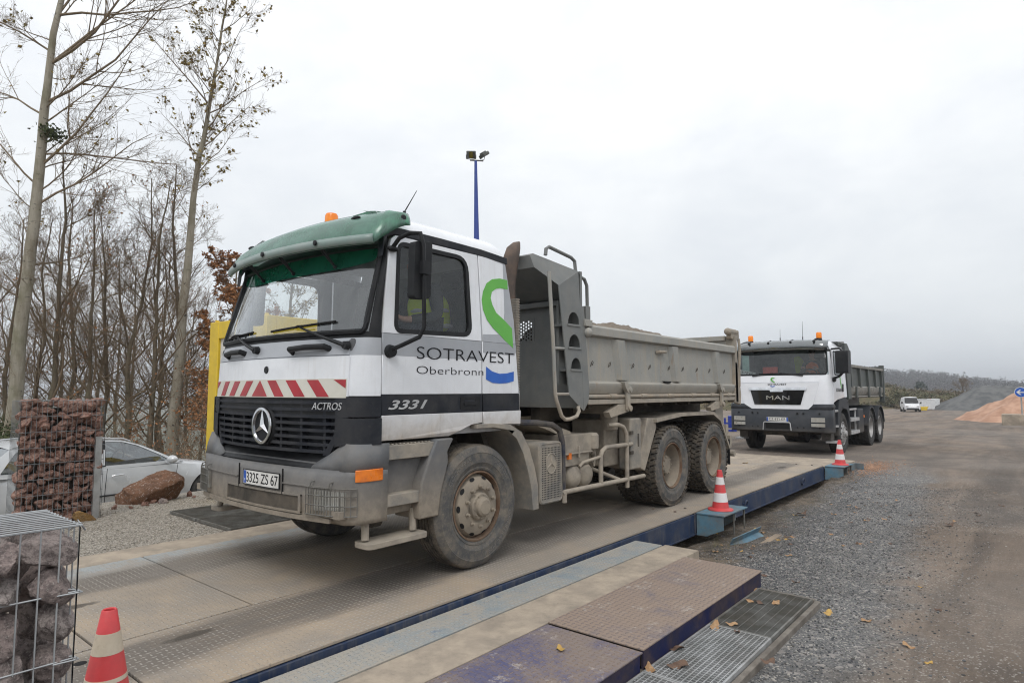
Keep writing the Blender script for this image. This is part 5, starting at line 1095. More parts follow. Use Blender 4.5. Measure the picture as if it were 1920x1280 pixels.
def driver(loc, label, vest, lean=0.0, hand_l=(-0.36, -0.13, 0.37), hand_r=(-0.36, 0.17, 0.37)):
    """seated person facing -x; origin at the seat under the hips"""
    e = empty('person', loc, label=label, cat='person', group='drivers at the wheel')
    V = []; E_ = []; Rr = []
    def v(p, r, a=None):
        V.append(p); Rr.append(r)
        if a is not None: E_.append((a, len(V)-1))
        return len(V)-1
    pel = v((0, 0, 0.10), (0.15, 0.13)); sp = v((-0.01-lean, 0, 0.28), (0.14, 0.115), pel); chs = v((-0.03-lean*2, 0, 0.44), (0.165, 0.12), sp); nk = v((-0.05-lean*2.6, 0, 0.58), (0.062, 0.062), chs)
    n2 = v((-0.065-lean*3, 0, 0.645), (0.055, 0.055), nk); hd = v((-0.085-lean*3.2, 0, 0.72), (0.078, 0.09), n2); ht = v((-0.08-lean*3.2, 0, 0.80), (0.072, 0.085), hd)
    for s, hand in ((-1, hand_l), (1, hand_r)):
        sh_ = v((-0.04-lean*2.3, s*0.17, 0.52), 0.068, chs); el = v((-0.12-lean*1.5, s*0.255, 0.26), 0.047, sh_); wr = v(hand, 0.031, el); pm = v((hand[0]-0.055, hand[1]-s*0.01, hand[2]+0.015), (0.04, 0.024), wr)
        for k in range(4): a_ = v((hand[0]-0.10+0.006*abs(k-1.5), hand[1]+(k-1.5)*0.021, hand[2]+0.03), 0.0095, pm); v((hand[0]-0.12, hand[1]+(k-1.5)*0.02, hand[2]+0.0), 0.008, a_)
        a_ = v((hand[0]-0.05, hand[1]-s*0.042, hand[2]+0.03), 0.011, pm); v((hand[0]-0.085, hand[1]-s*0.05, hand[2]+0.035), 0.009, a_)
        kn_ = v((-0.44, s*0.13, 0.14), 0.068, pel); ft = v((-0.60, s*0.13, -0.22), 0.045, kn_); v((-0.76, s*0.13, -0.26), 0.04, ft)
    body = skin_obj('body', V, E_, Rr, M['skin'], e)
    fx_ = -0.085-lean*3.2
    f = MB(); f.sphere((fx_-0.085, 0, 0.735), 0.018, 8, 6, sc=(1.3, 0.8, 1.5))
    for s in (-1, 1): f.sphere((fx_+0.0, s*0.078, 0.745), 0.022, 8, 6, sc=(0.8, 0.4, 1.3))
    f.build('nose_and_ears', M['skin'], body)
    f = MB()
    for s in (-1, 1): f.sphere((fx_-0.068, s*0.03, 0.762), 0.012, 8, 6)
    f.build('eyes', M['refl'], body); f = MB(); f.sphere((fx_-0.075, 0, 0.695), 0.02, 8, 6, sc=(0.4, 1.2, 0.3)); f.build('mouth', M['cone_red'], body)
    f = MB(); f.sphere((fx_+0.015, 0, 0.805), 0.092, 14, 8, sc=(1.0, 0.9, 0.72)); f.sphere((fx_+0.045, 0, 0.75), 0.07, 12, 8, sc=(0.75, 1.05, 1.1)); f.build('hair', M['hair'], e)
    V2 = [V[i] for i in range(4)]; 
    jk = skin_obj('jacket', [V[0], V[1], V[2], (V[3][0], V[3][1], V[3][2]-0.02)]+[V[7], V[8], (V[9][0]*0.85+V[8][0]*0.15, V[9][1]*0.85+V[8][1]*0.15, V[9][2]*0.85+V[8][2]*0.15)]+[V[7+16-0], V[8+16-0], (V[9+16][0]*0.85+V[8+16][0]*0.15, V[9+16][1]*0.85+V[8+16][1]*0.15, V[9+16][2]*0.85+V[8+16][2]*0.15)] if False else
        [V[0], V[1], V[2], (V[3][0], 0, V[3][2]-0.02)]+sum([[tuple(V[i]), tuple(V[i+1]), tuple(Vector(V[i+2]).lerp(Vector(V[i+1]), 0.15))] for i in ARM], []), [(0, 1), (1, 2), (2, 3), (2, 4), (4, 5), (5, 6), (2, 7), (7, 8), (8, 9)],
        [(0.165, 0.145), (0.155, 0.13), (0.18, 0.135), 0.075]+[0.082, 0.06, 0.042]*2, M['sleeve'], e)
    vb = skin_obj('vest', [(V[0][0], 0, V[0][2]+0.0), V[1], V[2], (V[3][0], 0, V[3][2]-0.055), (V[2][0], -0.115, 0.53), (V[2][0], 0.115, 0.53)], [(0, 1), (1, 2), (2, 3), (2, 4), (2, 5)], [(0.215, 0.18), (0.215, 0.172), (0.225, 0.175), 0.085, 0.10, 0.10], vest, e)
    tp = MB()
    for z, k in ((0.20, 0.0), (0.34, 1.2)):
        cx = -0.01-lean*k; tp.tube([(cx+0.150*math.cos(a), 0.185*math.sin(a), z) for a in np.linspace(0, 2*math.pi, 24)], 0.024, 6, caps=False)
    tp.build('reflective_bands', M['refl'], vb)
    lg = skin_obj('trousers', [(0, 0, 0.08), (-0.43, -0.13, 0.14), (-0.59, -0.13, -0.2), (-0.43, 0.13, 0.14), (-0.59, 0.13, -0.2)], [(0, 1), (1, 2), (0, 3), (3, 4)], [(0.19, 0.17), 0.105, 0.08, 0.105, 0.08], M['trousers'], e, 2)
    return e
ARM = (7, 25-0)
# arm chains start right after the seven trunk vertices; each side holds 3 arm + 1 palm + 8 finger + 2 thumb + 3 leg vertices
ARM = (7, 7+17)
driver((0.03, -0.65, 1.93), 'driver in a yellow hi-vis vest with dark sleeves, in the nearest truck', M['hivis'], 0.05, (-0.50, -0.13, 0.22), (-0.50, 0.13, 0.24))

# ================================================================== second truck
M['bump2'] = simple('anthracite_bumper', (0.033, 0.038, 0.045), (0.042, 0.046, 0.054), 0.5, dirt=0.12, dcol=(0.12, 0.11, 0.1), zlo=0.5, zhi=0.8)
M['tip2'] = simple('dark_green_grey_tipper', (0.075, 0.088, 0.088), (0.095, 0.105, 0.10), 0.45, dirt=0.15, dcol=(0.2, 0.18, 0.15))
M['tip2_light'] = simple('worn_tipper_rail', (0.25, 0.245, 0.225), (0.17, 0.17, 0.16), 0.6, dirt=0.4)
M['alu'] = simple('aluminium', (0.55, 0.56, 0.57), (0.45, 0.46, 0.47), 0.4, metal=0.5, dirt=0.15)
M['black_gloss'] = simple('gloss_black_grille', (0.008, 0.008, 0.009), rough=0.15, coat=0.5)
M['red_paint'] = simple('red_sheet', (0.55, 0.05, 0.03), rough=0.5)
M['mint'] = simple('pale_mint_poster', (0.45, 0.60, 0.55), rough=0.6)
U = empty('tipper_truck', (13.9, -0.02, -0.10), label='second tipper truck with black grille and dark green-grey tipper body, waiting beyond the weighbridge', cat='truck', group='white cab tipper trucks')
XB = [(0.9, -1.43), (1.2, -1.45), (1.6, -1.44), (1.95, -1.40), (2.66, -1.15), (2.78, -1.05), (2.88, -0.9), (2.95, -0.65)]
WB_ = [(2.0, 1.22), (2.7, 1.16), (2.82, 1.10), (2.9, 1.0), (2.95, 0.85)]
def plan2(z):
    w_, a = interp(z, WB_), interp(z, XB); ws = w_-0.15; mid = [(a+0.07*t*t, t*ws) for t in np.linspace(-1, 1, 13)]
    P0, P3 = Vector((-1.05, -w_)), Vector(mid[0]); P1 = Vector((a+0.14, -w_)); P2 = P3+Vector((0.01, -0.09)); arc = []
    for t in np.linspace(0, 1, 7)[:-1]: q = P0*(1-t)**3+P1*3*t*(1-t)**2+P2*3*t*t*(1-t)+P3*t**3; arc.append((q.x, q.y))
    return arc+mid+[(x, -y) for x, y in arc[::-1]]
def x2(y, z, off=0.0): return interp(z, XB)+0.07*(min(abs(y)/1.07, 1.2))**2-off
s2 = MB(); zs2 = [1.20, 1.4, 1.6, 1.85, 1.95, 2.04, 2.2, 2.4, 2.6, 2.66, 2.72, 2.78, 2.84, 2.9, 2.95]; n2_ = len(plan2(2.0))
for z in zs2: s2.v += [(x, y, z) for x, y in plan2(z)]
for k in range(len(zs2)-1):
    zc = (zs2[k]+zs2[k+1])/2
    for j in range(n2_-1):
        if 2.04 < zc < 2.66 and 4 <= j < n2_-5: continue
        s2.f.append((k*n2_+j, k*n2_+j+1, (k+1)*n2_+j+1, (k+1)*n2_+j)); s2.m.append(0 if not (2.6 < zc < 2.66) else 1)
n0 = len(s2.v); pf = plan2(2.95); s2.v += [(x, y, 2.95) for x, y in pf]+[(0.35, y, 2.93) for x, y in pf]
s2.f += [(n0+j, n0+j+1, n0+n2_+j+1, n0+n2_+j) for j in range(n2_-1)]; s2.m += [0]*(n2_-1)
for s in (-1, 1):
    n0 = len(s2.v); zr = [2.66, 2.72, 2.78, 2.84, 2.9, 2.95]; s2.v += [p for z in zr for p in ((plan2(z)[0][0], s*interp(z, WB_), z), (0.40-(z-2.66)*0.15, s*interp(z, WB_), z))]
    s2.f += [(n0+2*i, n0+2*i+1, n0+2*i+3, n0+2*i+2) for i in range(5)]; s2.m += [0]*5
s2.box(0.36, 0.40, -1.2, 1.2, 1.2, 2.93, 2); s2.box(-1.1, 0.36, -1.15, 1.15, 1.15, 1.25, 2); s2.box(-1.25, -0.8, -1.0, 1.0, 1.7, 1.95, 3)
c2 = s2.build('cab_shell', [M['white2'], M['black'], M['cab_lining'], M['dark_in']], U, smooth=40)
g2 = MB(); zz = np.linspace(2.03, 2.67, 6); js = list(range(3, n2_-3))
for z in zz: P = plan2(z); g2.v += [(P[j][0]-0.004, P[j][1], z) for j in js]
kk = len(js); g2.f = [(i*kk+j, i*kk+j+1, (i+1)*kk+j+1, (i+1)*kk+j) for i in range(5) for j in range(kk-1)]; g2.m = [0]*len(g2.f); g2.build('windscreen', M['glass2'], U, smooth=60)
fr2 = MB(); 
path = [(4, z) for z in np.linspace(2.10, 2.60, 5)]+[(j, 2.665) for j in range(5, n2_-5)]+[(n2_-5, z) for z in np.linspace(2.60, 2.10, 5)]+[(j, 2.035) for j in range(n2_-6, 4, -1)]
pp_ = [(plan2(z)[j][0]-0.006, plan2(z)[j][1], z) for j, z in path]; fr2.tube(pp_+[pp_[0]], 0.022, 6, caps=False); fr2.build('windscreen_seal', M['black'], U)
def fq2(mb, a0, b0, z0, a1, b1, z1, off, th, n=6, m=0):
    vs = []
    for o_ in (off+th, off):
        for z, a, b in ((z0, a0, b0), (z1, a1, b1)): vs += [(x2(lerp(a, b, i/n), z, o_), lerp(a, b, i/n), z) for i in range(n+1)]
    k = n+1; mb.add(vs, [(i, i+1, k+i+1, k+i) for i in range(n)]+[(0, k, 3*k, 2*k), (n, 2*k+n, 3*k+n, k+n)]+[(i, 2*k+i, 2*k+i+1, i+1) for i in range(n)]+[(k+i, k+i+1, 3*k+i+1, 3*k+i) for i in range(n)], m)
fl = MB(); fq2(fl, -0.98, 0.98, 1.84, -0.98, 0.98, 2.01, 0.0, 0.012, 10); fq2(fl, -0.80, 0.80, 1.17, -0.98, 0.98, 1.825, 0.004, 0.02, 10); fl.build('front_flap', M['white2'], U)
gg = MB(); fq2(gg, -0.56, 0.56, 1.28, -0.66, 0.66, 1.64, 0.025, 0.008, 8); ggo = gg.build('grille', M['black_gloss'], U)
ch2 = MB(); fq2(ch2, -0.70, 0.70, 1.645, -0.70, 0.70, 1.70, 0.03, 0.02, 8); fq2(ch2, -0.15, 0.15, 1.60, -0.17, 0.17, 1.65, 0.034, 0.012, 3); ch2.build('grille_trim', M['chrome'], ggo)
fm2 = lambda y0, z0, off: (lambda u, v, w_: (x2(y0-u, z0+v, off+w_), y0-u, z0+v))
text_mesh('maker_lettering', 'MAN', 0.56, 0.105, fm2(0.25, 1.40, 0.034), M['chrome'], ggo, 0.012)
text_mesh('company_lettering', 'SOTRAVEST', 0.46, 0.045, fm2(0.22, 1.765, 0.026), M['ink'], U, 0.003)
e2 = MB(); ge = [(0.0, 0.13), (0.06, 0.135), (0.095, 0.11), (0.10, 0.075), (0.075, 0.04), (0.0, -0.01), (0.0, 0.02), (0.05, 0.055), (0.065, 0.08), (0.06, 0.105), (0.04, 0.115), (0.0, 0.112)]
e2.panel(ge, lambda p: (x2(0.08, 1.85, 0.028), 0.05+p[0], 1.83+p[1]), lambda p: (x2(0.08, 1.85, 0.02), 0.05+p[0], 1.83+p[1])); e2.build('green_emblem', M['green'], U)
e2 = MB(); e2.panel([(0, 0.02), (0.05, 0.006), (0.1, 0.02), (0.1, 0), (0.05, -0.016), (0, 0)], lambda p: (x2(0.1, 1.74, 0.028), 0.05+p[0], 1.735+p[1]), lambda p: (x2(0.1, 1.74, 0.02), 0.05+p[0], 1.735+p[1])); e2.build('blue_emblem', M['blue'], U)
# sides
y2 = lambda z, s: s*interp(z, [(1.2, 1.215), (2.0, 1.225), (2.72, 1.165)])
for s in (-1, 1):
    d = MB(); W2 = rpoly([(-0.92, 2.02), (-0.12, 2.02), (-0.12, 2.62), (-0.80, 2.62)], 0.07)
    d.panel([(-1.05, 1.34), (-0.72, 1.40), (0.02, 1.46), (0.02, 2.70), (-0.86, 2.70), (-1.05, 2.05)], lambda p: (p[0], y2(p[1], s)+s*0.01, p[1]), lambda p: (p[0], y2(p[1], s)-s*0.02, p[1]), 0, [W2])
    do = d.build('door', M['white2'], U, smooth=25)
    gl = MB(); tri = geometry.tessellate_polygon([[Vector((p[0], p[1], 0)) for p in W2]]); gl.add([(p[0], y2(p[1], s)-s*0.005, p[1]) for p in W2], [tuple(t) for t in tri]); gl.build('window', M['glass2'], do)
    wf_ = MB(); wf_.tube([(p[0], y2(p[1], s)+s*0.012, p[1]) for p in W2+[W2[0]]], 0.012, 5, caps=False); wf_.build('window_frame', M['black'], do)
    q = MB(); q.panel([(0.03, 1.46), (0.38, 1.46), (0.40, 2.70), (0.03, 2.70)], lambda p: (p[0], y2(p[1], s)+s*0.008, p[1]), lambda p: (p[0], y2(p[1], s)-s*0.02, p[1])); q.build('quarter_panel', M['white2'], U)
    MB().box(-0.16, -0.05, min(s*1.236, s*1.246), max(s*1.236, s*1.246), 1.60, 1.80).build('handle', M['black'], do, bevel=0.004)
    mi = MB(); mi.prism(rpoly([(-1.30, 2.05), (-0.98, 2.05), (-0.96, 2.60), (-1.28, 2.60)], 0.05), 'y', min(s*1.34, s*1.62), max(s*1.34, s*1.62)); mo = mi.build('mirror', M['black'], U, bevel=0.03, seg=2)
    ma = MB(); ma.tube([(-1.0, s*1.2, 2.66), (-1.12, s*1.4, 2.66), (-1.14, s*1.48, 2.58)], 0.022, 8); ma.build('mirror_arm', M['black'], mo); ma = MB(); ma.tube([(-1.02, s*1.22, 1.93), (-1.10, s*1.36, 1.97), (-1.13, s*1.48, 2.08)], 0.03, 8); ma.sphere((-1.03, s*1.24, 1.90), 0.08, 12, 8, sc=(1, 0.7, 0.8)); ma.build('mirror_arm', M['black'], mo)
    fe = MB(); C1 = [(-0.62, 1.20), (-0.55, 1.30), (-0.45, 1.40), (-0.3, 1.455), (0.25, 1.455), (0.45, 1.36), (0.58, 1.15), (0.66, 0.85), (0.70, 0.45)]; C2 = [(0.60, 0.45), (0.56, 0.82), (0.46, 1.02), (0.30, 1.14), (0.0, 1.17), (-0.28, 1.12), (-0.42, 0.98), (-0.50, 0.80), (-0.55, 0.52), (-0.66, 0.50), (-0.70, 0.9)]
    fe.prism(C1+C2, 'y', min(s*0.85, s*1.225), max(s*0.85, s*1.225)); fe.build('front_mudguard', M['bump2'], U, bevel=0.012)
    stp = MB(); 
    for z in (1.10, 0.72, 0.34): stp.box(-1.05, -0.66, min(s*1.0, s*1.23), max(s*1.0, s*1.23), z, z+0.05)
    stp.build('step', M['alu'], U, bevel=0.006); MB().box(-1.02, -0.68, min(s*0.9, s*1.12), max(s*0.9, s*1.12), 0.40, 1.2).build('step_backing', M['bump2'], U, bevel=0.01)
    if s < 0:
        g_ = MB(); g_.panel([(-0.42, 2.0), (-0.34, 2.0), (-0.30, 1.9), (-0.20, 1.72), (-0.24, 1.68), (-0.36, 1.82)], lambda p: (p[0], y2(p[1], s)-0.013, p[1]), lambda p: (p[0], y2(p[1], s)-0.009, p[1])); g_.build('green_emblem', M['green'], do)
        text_mesh('company_lettering', 'SOTRAVEST', 0.72, 0.09, lambda u, v, w_: (-0.80+u, y2(1.6, -1)-0.012-w_, 1.60+v), M['ink'], do, 0.002)
# bumper
def bp2(z, o): 
    mid = [(-1.50-o+0.06*(t*t), t*1.05) for t in np.linspace(-1, 1, 11)]; arc = [(-1.02, -1.235), (-1.25, -1.235), (-1.36, -1.21), (-1.42, -1.15)]; return arc+mid+[(x, -y) for x, y in arc[::-1]]
b2_ = MB(); zb = [0.60, 0.63, 0.9, 0.93, 1.16]; ob = [-0.04, 0, 0.01, -0.01, -0.02]; nb2 = len(bp2(1, 0))
for z, o_ in zip(zb, ob): b2_.v += [(x, y, z) for x, y in bp2(z, o_)]
for k in range(4):
    for j in range(nb2-1):
        ym = abs(bp2(1, 0)[j][1]+bp2(1, 0)[j+1][1])/2; b2_.f.append((k*nb2+j, k*nb2+j+1, (k+1)*nb2+j+1, (k+1)*nb2+j)); b2_.m.append(0)
P = bp2(1.16, -0.02)
for s in (-1, 1):
    idx = [j for j in range(nb2) if P[j][1]*s > 0.60]; k0 = len(b2_.v)
    for j in idx: ya = abs(P[j][1]); b2_.v += [(P[j][0], P[j][1], 1.16), (P[j][0]+0.02, P[j][1], interp(ya, [(0.62, 1.165), (0.85, 1.30), (1.24, 1.30)]))]
    b2_.f += [(k0+2*i, k0+2*i+1, k0+2*i+3, k0+2*i+2) for i in range(len(idx)-1)]; b2_.m += [0]*(len(idx)-1)
bo2 = b2_.build('bumper', M['bump2'], U, smooth=50); md = bo2.modifiers.new('solid', 'SOLIDIFY'); md.thickness = 0.02
def bq2(mb, y0, y1, z0, z1, off, th, n=4, m=0):
    f_ = lambda y, o: -1.50-o+0.06*(y/1.05)**2; vs = []
    for o_ in (off+th, off):
        for z in (z0, z1): vs += [(f_(lerp(y0, y1, i/n), o_), lerp(y0, y1, i/n), z) for i in range(n+1)]
    k = n+1; mb.add(vs, [(i, i+1, k+i+1, k+i) for i in range(n)]+[(0, k, 3*k, 2*k), (n, 2*k+n, 3*k+n, k+n)]+[(i, 2*k+i, 2*k+i+1, i+1) for i in range(n)]+[(k+i, k+i+1, 3*k+i+1, 3*k+i) for i in range(n)], m)
pl = MB(); bq2(pl, -0.27, 0.25, 0.865, 0.965, 0.012, 0.01); plo = pl.build('licence_plate', M['plate_white'], bo2)
pb = MB(); bq2(pb, 0.21, 0.248, 0.868, 0.962, 0.022, 0.002, 1); bq2(pb, -0.268, -0.23, 0.868, 0.962, 0.022, 0.002, 1); pb.build('blue_strip', M['plate_blue'], plo)
text_mesh('registration', 'CZ-833-KR', 0.40, 0.07, lambda u, v, w_: (-1.5225-w_+0.003, 0.19-u, 0.88+v), M['ink'], plo, 0.003)
un = MB(); un.tube([(-1.535, 0.34, 0.64), (-1.535, 0.32, 0.82), (-1.535, 0.30, 0.84), (-1.535, -0.30, 0.84), (-1.535, -0.32, 0.82), (-1.535, -0.34, 0.64)], 0.013, 8); un.build('tow_frame', M['alu'], bo2)
un = MB(); bq2(un, -0.28, 0.28, 0.68, 0.81, 0.012, 0.004); un.build('intake', M['rubber'], bo2)
for s in (-1, 1):
    for z0, z1, nm in ((0.86, 0.97, 'headlight'), (0.75, 0.83, 'fog_light')):
        h_ = MB(); bq2(h_, min(s*0.80, s*1.10), max(s*0.80, s*1.10), z0, z1, 0.015, 0.02, 4); ho = h_.build(nm, M['lens'], bo2)
        h_ = MB(); bq2(h_, min(s*0.80, s*1.10), max(s*0.80, s*1.10), z0, z1, 0.008, 0.004, 4); h_.build('reflector', M['alu'], ho)
        r_ = MB(); [r_.lathe([(0.04, -0.03), (0.03, -0.015), (0.01, -0.01)], (-1.50+0.05*(y/1.05)**2, s*y, (z0+z1)/2), 'x', 12) for y in (0.87, 1.0)]; r_.build('bulb_bowl', M['chrome'], ho)
for s in (-1, 1):
    for (y, z) in ((0.35, 1.06), (0.55, 1.06), (0.6, 0.78), (0.9, 1.1)): pass
bt_ = MB(); [bt_.lathe([(0.001, -0.012), (0.022, -0.01), (0.024, 0)], (-1.495+0.06*(y/1.05)**2, y, z), 'x', 10) for y in (-0.98, -0.62, -0.48, 0.48, 0.62, 0.98) for z in (1.07, 0.72)]; bt_.build('bumper_bolts', M['black'], bo2)
# visor, beacons, aerials, wipers
v2 = MB(); pr = [(0.02, 2.93), (-0.10, 2.90), (-0.19, 2.80), (-0.22, 2.66)]; yv = list(np.linspace(-1.15, 1.15, 17)); 
v2.v = [(-1.06+o+0.12*(abs(y)/1.15)**3, y, z-0.04*(abs(y)/1.15)**3) for o, z in pr for y in yv]; k = 17; v2.f = [(i*k+j, i*k+j+1, (i+1)*k+j+1, (i+1)*k+j) for i in range(3) for j in range(k-1)]; v2.m = [0]*len(v2.f)
vo = v2.build('sun_visor', M['visor2'], U, smooth=60); md = vo.modifiers.new('solid', 'SOLIDIFY'); md.thickness = 0.006
for y in (-0.85, -0.30, 0.25, 0.75): 
    b_ = MB(); b_.tube([(-1.20, y, 2.86), (-1.11, y, 2.90), (-0.98, y, 2.93)], 0.02, 6); b_.sphere((-1.21, y, 2.86), 0.03, 8, 6); b_.build('visor_bracket', M['black'], U)
for y in (-0.86, 0.86):
    b_ = MB(); b_.lathe([(0.062, 2.96), (0.068, 3.0), (0.066, 3.09), (0.05, 3.115), (0.001, 3.12)], (-0.72, y, 0), 'z', 18); bo_ = b_.build('beacon', M['beacon'], U); MB().lathe([(0.001, 2.85), (0.07, 2.86), (0.07, 2.965)], (-0.72, y, 0), 'z', 18).build('beacon_base', M['black'], bo_)
for y, h in ((0.08, 3.25), (-0.48, 3.42)): b_ = MB(); b_.tube([(-0.75, y, 2.93), (-0.75, y, 3.02)], 0.012, 6); b_.tube([(-0.75, y, 3.0), (-0.735, y, h)], [0.006, 0.003], 5); b_.build('antenna', M['black'], U)
for y0, y1 in ((-0.62, -0.1), (0.62, 1.0-0.9)):
    b_ = MB(); b_.tube([(x2(y0, 2.0, 0.03), y0, 2.0), (x2(y1, 2.06, 0.03), y1, 2.07), (x2(y1, 2.06, 0.02), y1+0.35, 2.055)], 0.014, 6); b_.build('wiper', M['black'], U)
# things behind the windscreen
MB().box(-1.16, -1.14, 0.05, 0.42, 2.02, 2.24).build('red_sheet', M['red_paint'], U); MB().box(-1.13, -1.12, 0.78, 0.96, 2.08, 2.56).build('poster', M['mint'], U)
nm_ = MB(); Mx = Matrix.Rotation(R(-14), 3, 'X'); nm_.obox((-1.27, 0.80, 2.09), (0.006, 0.44, 0.105), Matrix.Rotation(R(12), 3, 'X')); no = nm_.build('name_plate', M['plate_white'], U)
Mr = Matrix.Rotation(R(12), 3, 'X')
text_mesh('name_lettering', 'STEVE', 0.30, 0.065, lambda u, v, w_: tuple(Vector((-1.274-w_, 0.80, 2.09))+Mr @ Vector((0, 0.13-u, v-0.03))), M['ink'], no, 0.002)
for y in (-0.6, 0.6):
    st = MB(); st.box(-0.45, 0.0, y-0.24, y+0.24, 1.5, 1.85); st.prism([(-0.1, 1.8), (0.05, 1.8), (0.14, 2.5), (0.03, 2.52)], 'y', y-0.22, y+0.22); st.build('seat', M['dark_in'], U, bevel=0.04)
sw = MB(); cw = Vector((-0.88, -0.6, 2.05)); sw.tube([cw+tl @ Vector((0.21*math.cos(a), 0.21*math.sin(a), 0)) for a in np.linspace(0, 2*math.pi, 24)], 0.016, 6, caps=False); sw.build('steering_wheel', M['black'], U)
tm2 = [M['tyre_clean'], M['tyre_clean']]; M['rim2'] = simple('silver_rim', (0.42, 0.42, 0.42), (0.33, 0.33, 0.33), 0.5, metal=0.3, dirt=0.3)
rm2 = [M['rim2'], M['rim2']]
for s in (-1, 1):
    put_wheel(U, 'steer', (0.02, s*1.05, RW), s, tm2, rm2, 'b')
    for x in (3.55, 4.95): put_wheel(U, 'drive', (x, s*1.06, RW), s, tm2, rm2, 'b'); put_wheel(U, 'drive', (x, s*0.74, RW), s, tm2, rm2, 'b')
c_ = MB()
for s in (-1, 1): c_.box(-1.2, 5.9, min(s*0.36, s*0.44), max(s*0.36, s*0.44), 0.85, 1.15)
c_.box(-1.25, 0.7, -0.42, 0.42, 0.5, 1.1); c_.box(0.9, 2.2, 0.5, 1.15, 0.45, 1.0)
for x in (0.02, 3.55, 4.95): c_.tube([(x, -1, 0.53), (x, 1, 0.53)], 0.07, 10); c_.sphere((x+0.001, 0.15, 0.53), 0.2, 12, 8)
c_.build('chassis_frame', M['steel_dark'], U)
# tipper
K = bpy.data.objects.new('tipper_body', None); COL.objects.link(K); K.parent = U
h2 = MB(); h2.box(0.55, 0.62, -1.2, 1.2, 1.35, 2.86); h2.prism([(-0.1, 2.90), (0.62, 2.90), (0.62, 2.80), (0.0, 2.80)], 'y', -1.15, 1.15); 
for s in (-1, 1): h2.prism([(0.30, 2.88), (0.62, 2.88), (0.92, 2.70), (0.92, 1.40), (0.55, 1.40), (0.42, 2.2)], 'y', min(s*1.17, s*1.23), max(s*1.17, s*1.23))
h2.build('headboard', M['tip2'], K, bevel=0.006)
rl_ = MB(); 
for z in (2.62, 1.92): rl_.box(0.50, 0.548, -1.16, -0.98, z-0.05, z+0.05)
rl_.build('red_reflector', M['red_refl'], K)
for s in (-1, 1):
    Y = (min(s*1.12, s*1.16), max(s*1.12, s*1.16)); sb = MB(); sb.box(0.92, 5.72, Y[0], Y[1], 1.62, 2.30); sbo = sb.build('sideboard', M['tip2'], K)
    rl_ = MB(); rl_.box(0.92, 5.72, min(s*1.10, s*1.23), max(s*1.10, s*1.23), 2.27, 2.34); rl_.prism([(s*1.12, 1.78), (s*1.21, 1.72), (s*1.21, 1.60), (s*1.16, 1.50), (s*1.12, 1.50)], 'x', 0.92, 5.72); rl_.tube([(0.92, s*1.18, 1.46), (5.72, s*1.18, 1.46)], 0.025, 8); rl_.build('side_rail', M['tip2_light'], sbo)
    for x in (1.0, 2.15, 3.3, 4.45, 5.5):
        rb = MB(); rb.prism([(x, 2.28), (x+0.14, 2.28), (x+0.24, 1.72), (x+0.08, 1.72)], 'y', min(s*1.16, s*1.22), max(s*1.16, s*1.22)); rb.build('rib', M['tip2'], sbo)
    for x in (1.5, 3.2, 5.0):
        lk = MB(); lk.prism(rpoly([(x, 1.75), (x+0.14, 1.75), (x+0.16, 1.45), (x+0.02, 1.42)], 0.03), 'y', min(s*1.21, s*1.25), max(s*1.21, s*1.25)); lk.build('side_lock', M['tip2'], sbo)
    MB().prism([(5.70, 1.25), (5.86, 1.25), (5.86, 2.46), (5.74, 2.46)], 'y', min(s*1.1, s*1.24), max(s*1.1, s*1.24)).build('rear_post', M['tip2'], K, bevel=0.01)
    mgs = MB()
    for xc in (3.55, 4.95):
        o_ = [(xc+0.64*math.cos(a), 0.53+0.64*math.sin(a)) for a in np.linspace(R(8 if xc > 4 else 20), R(172 if xc < 4 else 160), 12)]; i_ = [(xc+0.60*math.cos(a), 0.53+0.60*math.sin(a)) for a in np.linspace(R(172 if xc < 4 else 160), R(8 if xc > 4 else 20), 12)]
        mgs.prism(o_+i_, 'y', min(s*0.6, s*1.24), max(s*0.6, s*1.24))
    mgs.build('rear_mudguard', M['bump2'], U); MB().box(5.58, 5.61, min(s*0.66, s*1.2), max(s*0.66, s*1.2), 0.4, 0.95).build('mud_flap', M['rubber'], U)
f2 = MB(); f2.box(0.6, 5.8, -1.12, 1.12, 1.42, 1.60); f2.box(0.7, 5.7, -0.5, 0.5, 1.15, 1.42); f2.box(5.75, 5.82, -1.1, 1.1, 1.5, 2.42); f2.build('body_floor', M['tip2'], K)
la = MB()
for x in (0.78, 0.80+0.75): la.box(x, x+0.04, -1.18, -1.14, 0.5, 1.15)
for z in (0.46, 0.80): la.box(0.76, 1.78, -1.23, -1.0, z, z+0.09)
la.box(0.78, 1.6, -1.2, -1.15, 1.10, 1.15); la.build('side_ladder', M['alu'], U, bevel=0.005)
MB().box(2.0, 2.75, -1.16, -0.6, 0.42, 1.12).build('adblue_tank', M['bump2'], U, bevel=0.04, seg=2); MB().box(2.70, 2.76, -1.18, -1.14, 0.85, 0.92).build('side_marker', M['indicator'], U)
driver((13.9-0.24, -0.62, 1.74), 'driver in an orange and yellow vest, seen through the windscreen of the second truck', M['hivis_orange'], 0.04)
MB().prism(rpoly([(-0.25, 2.15), (0.0, 2.1), (0.05, 2.55), (-0.1, 2.58), (-0.2, 2.45)], 0.05), 'x', 0.29, 0.33).build('hanging_vest', M['hivis'], U)
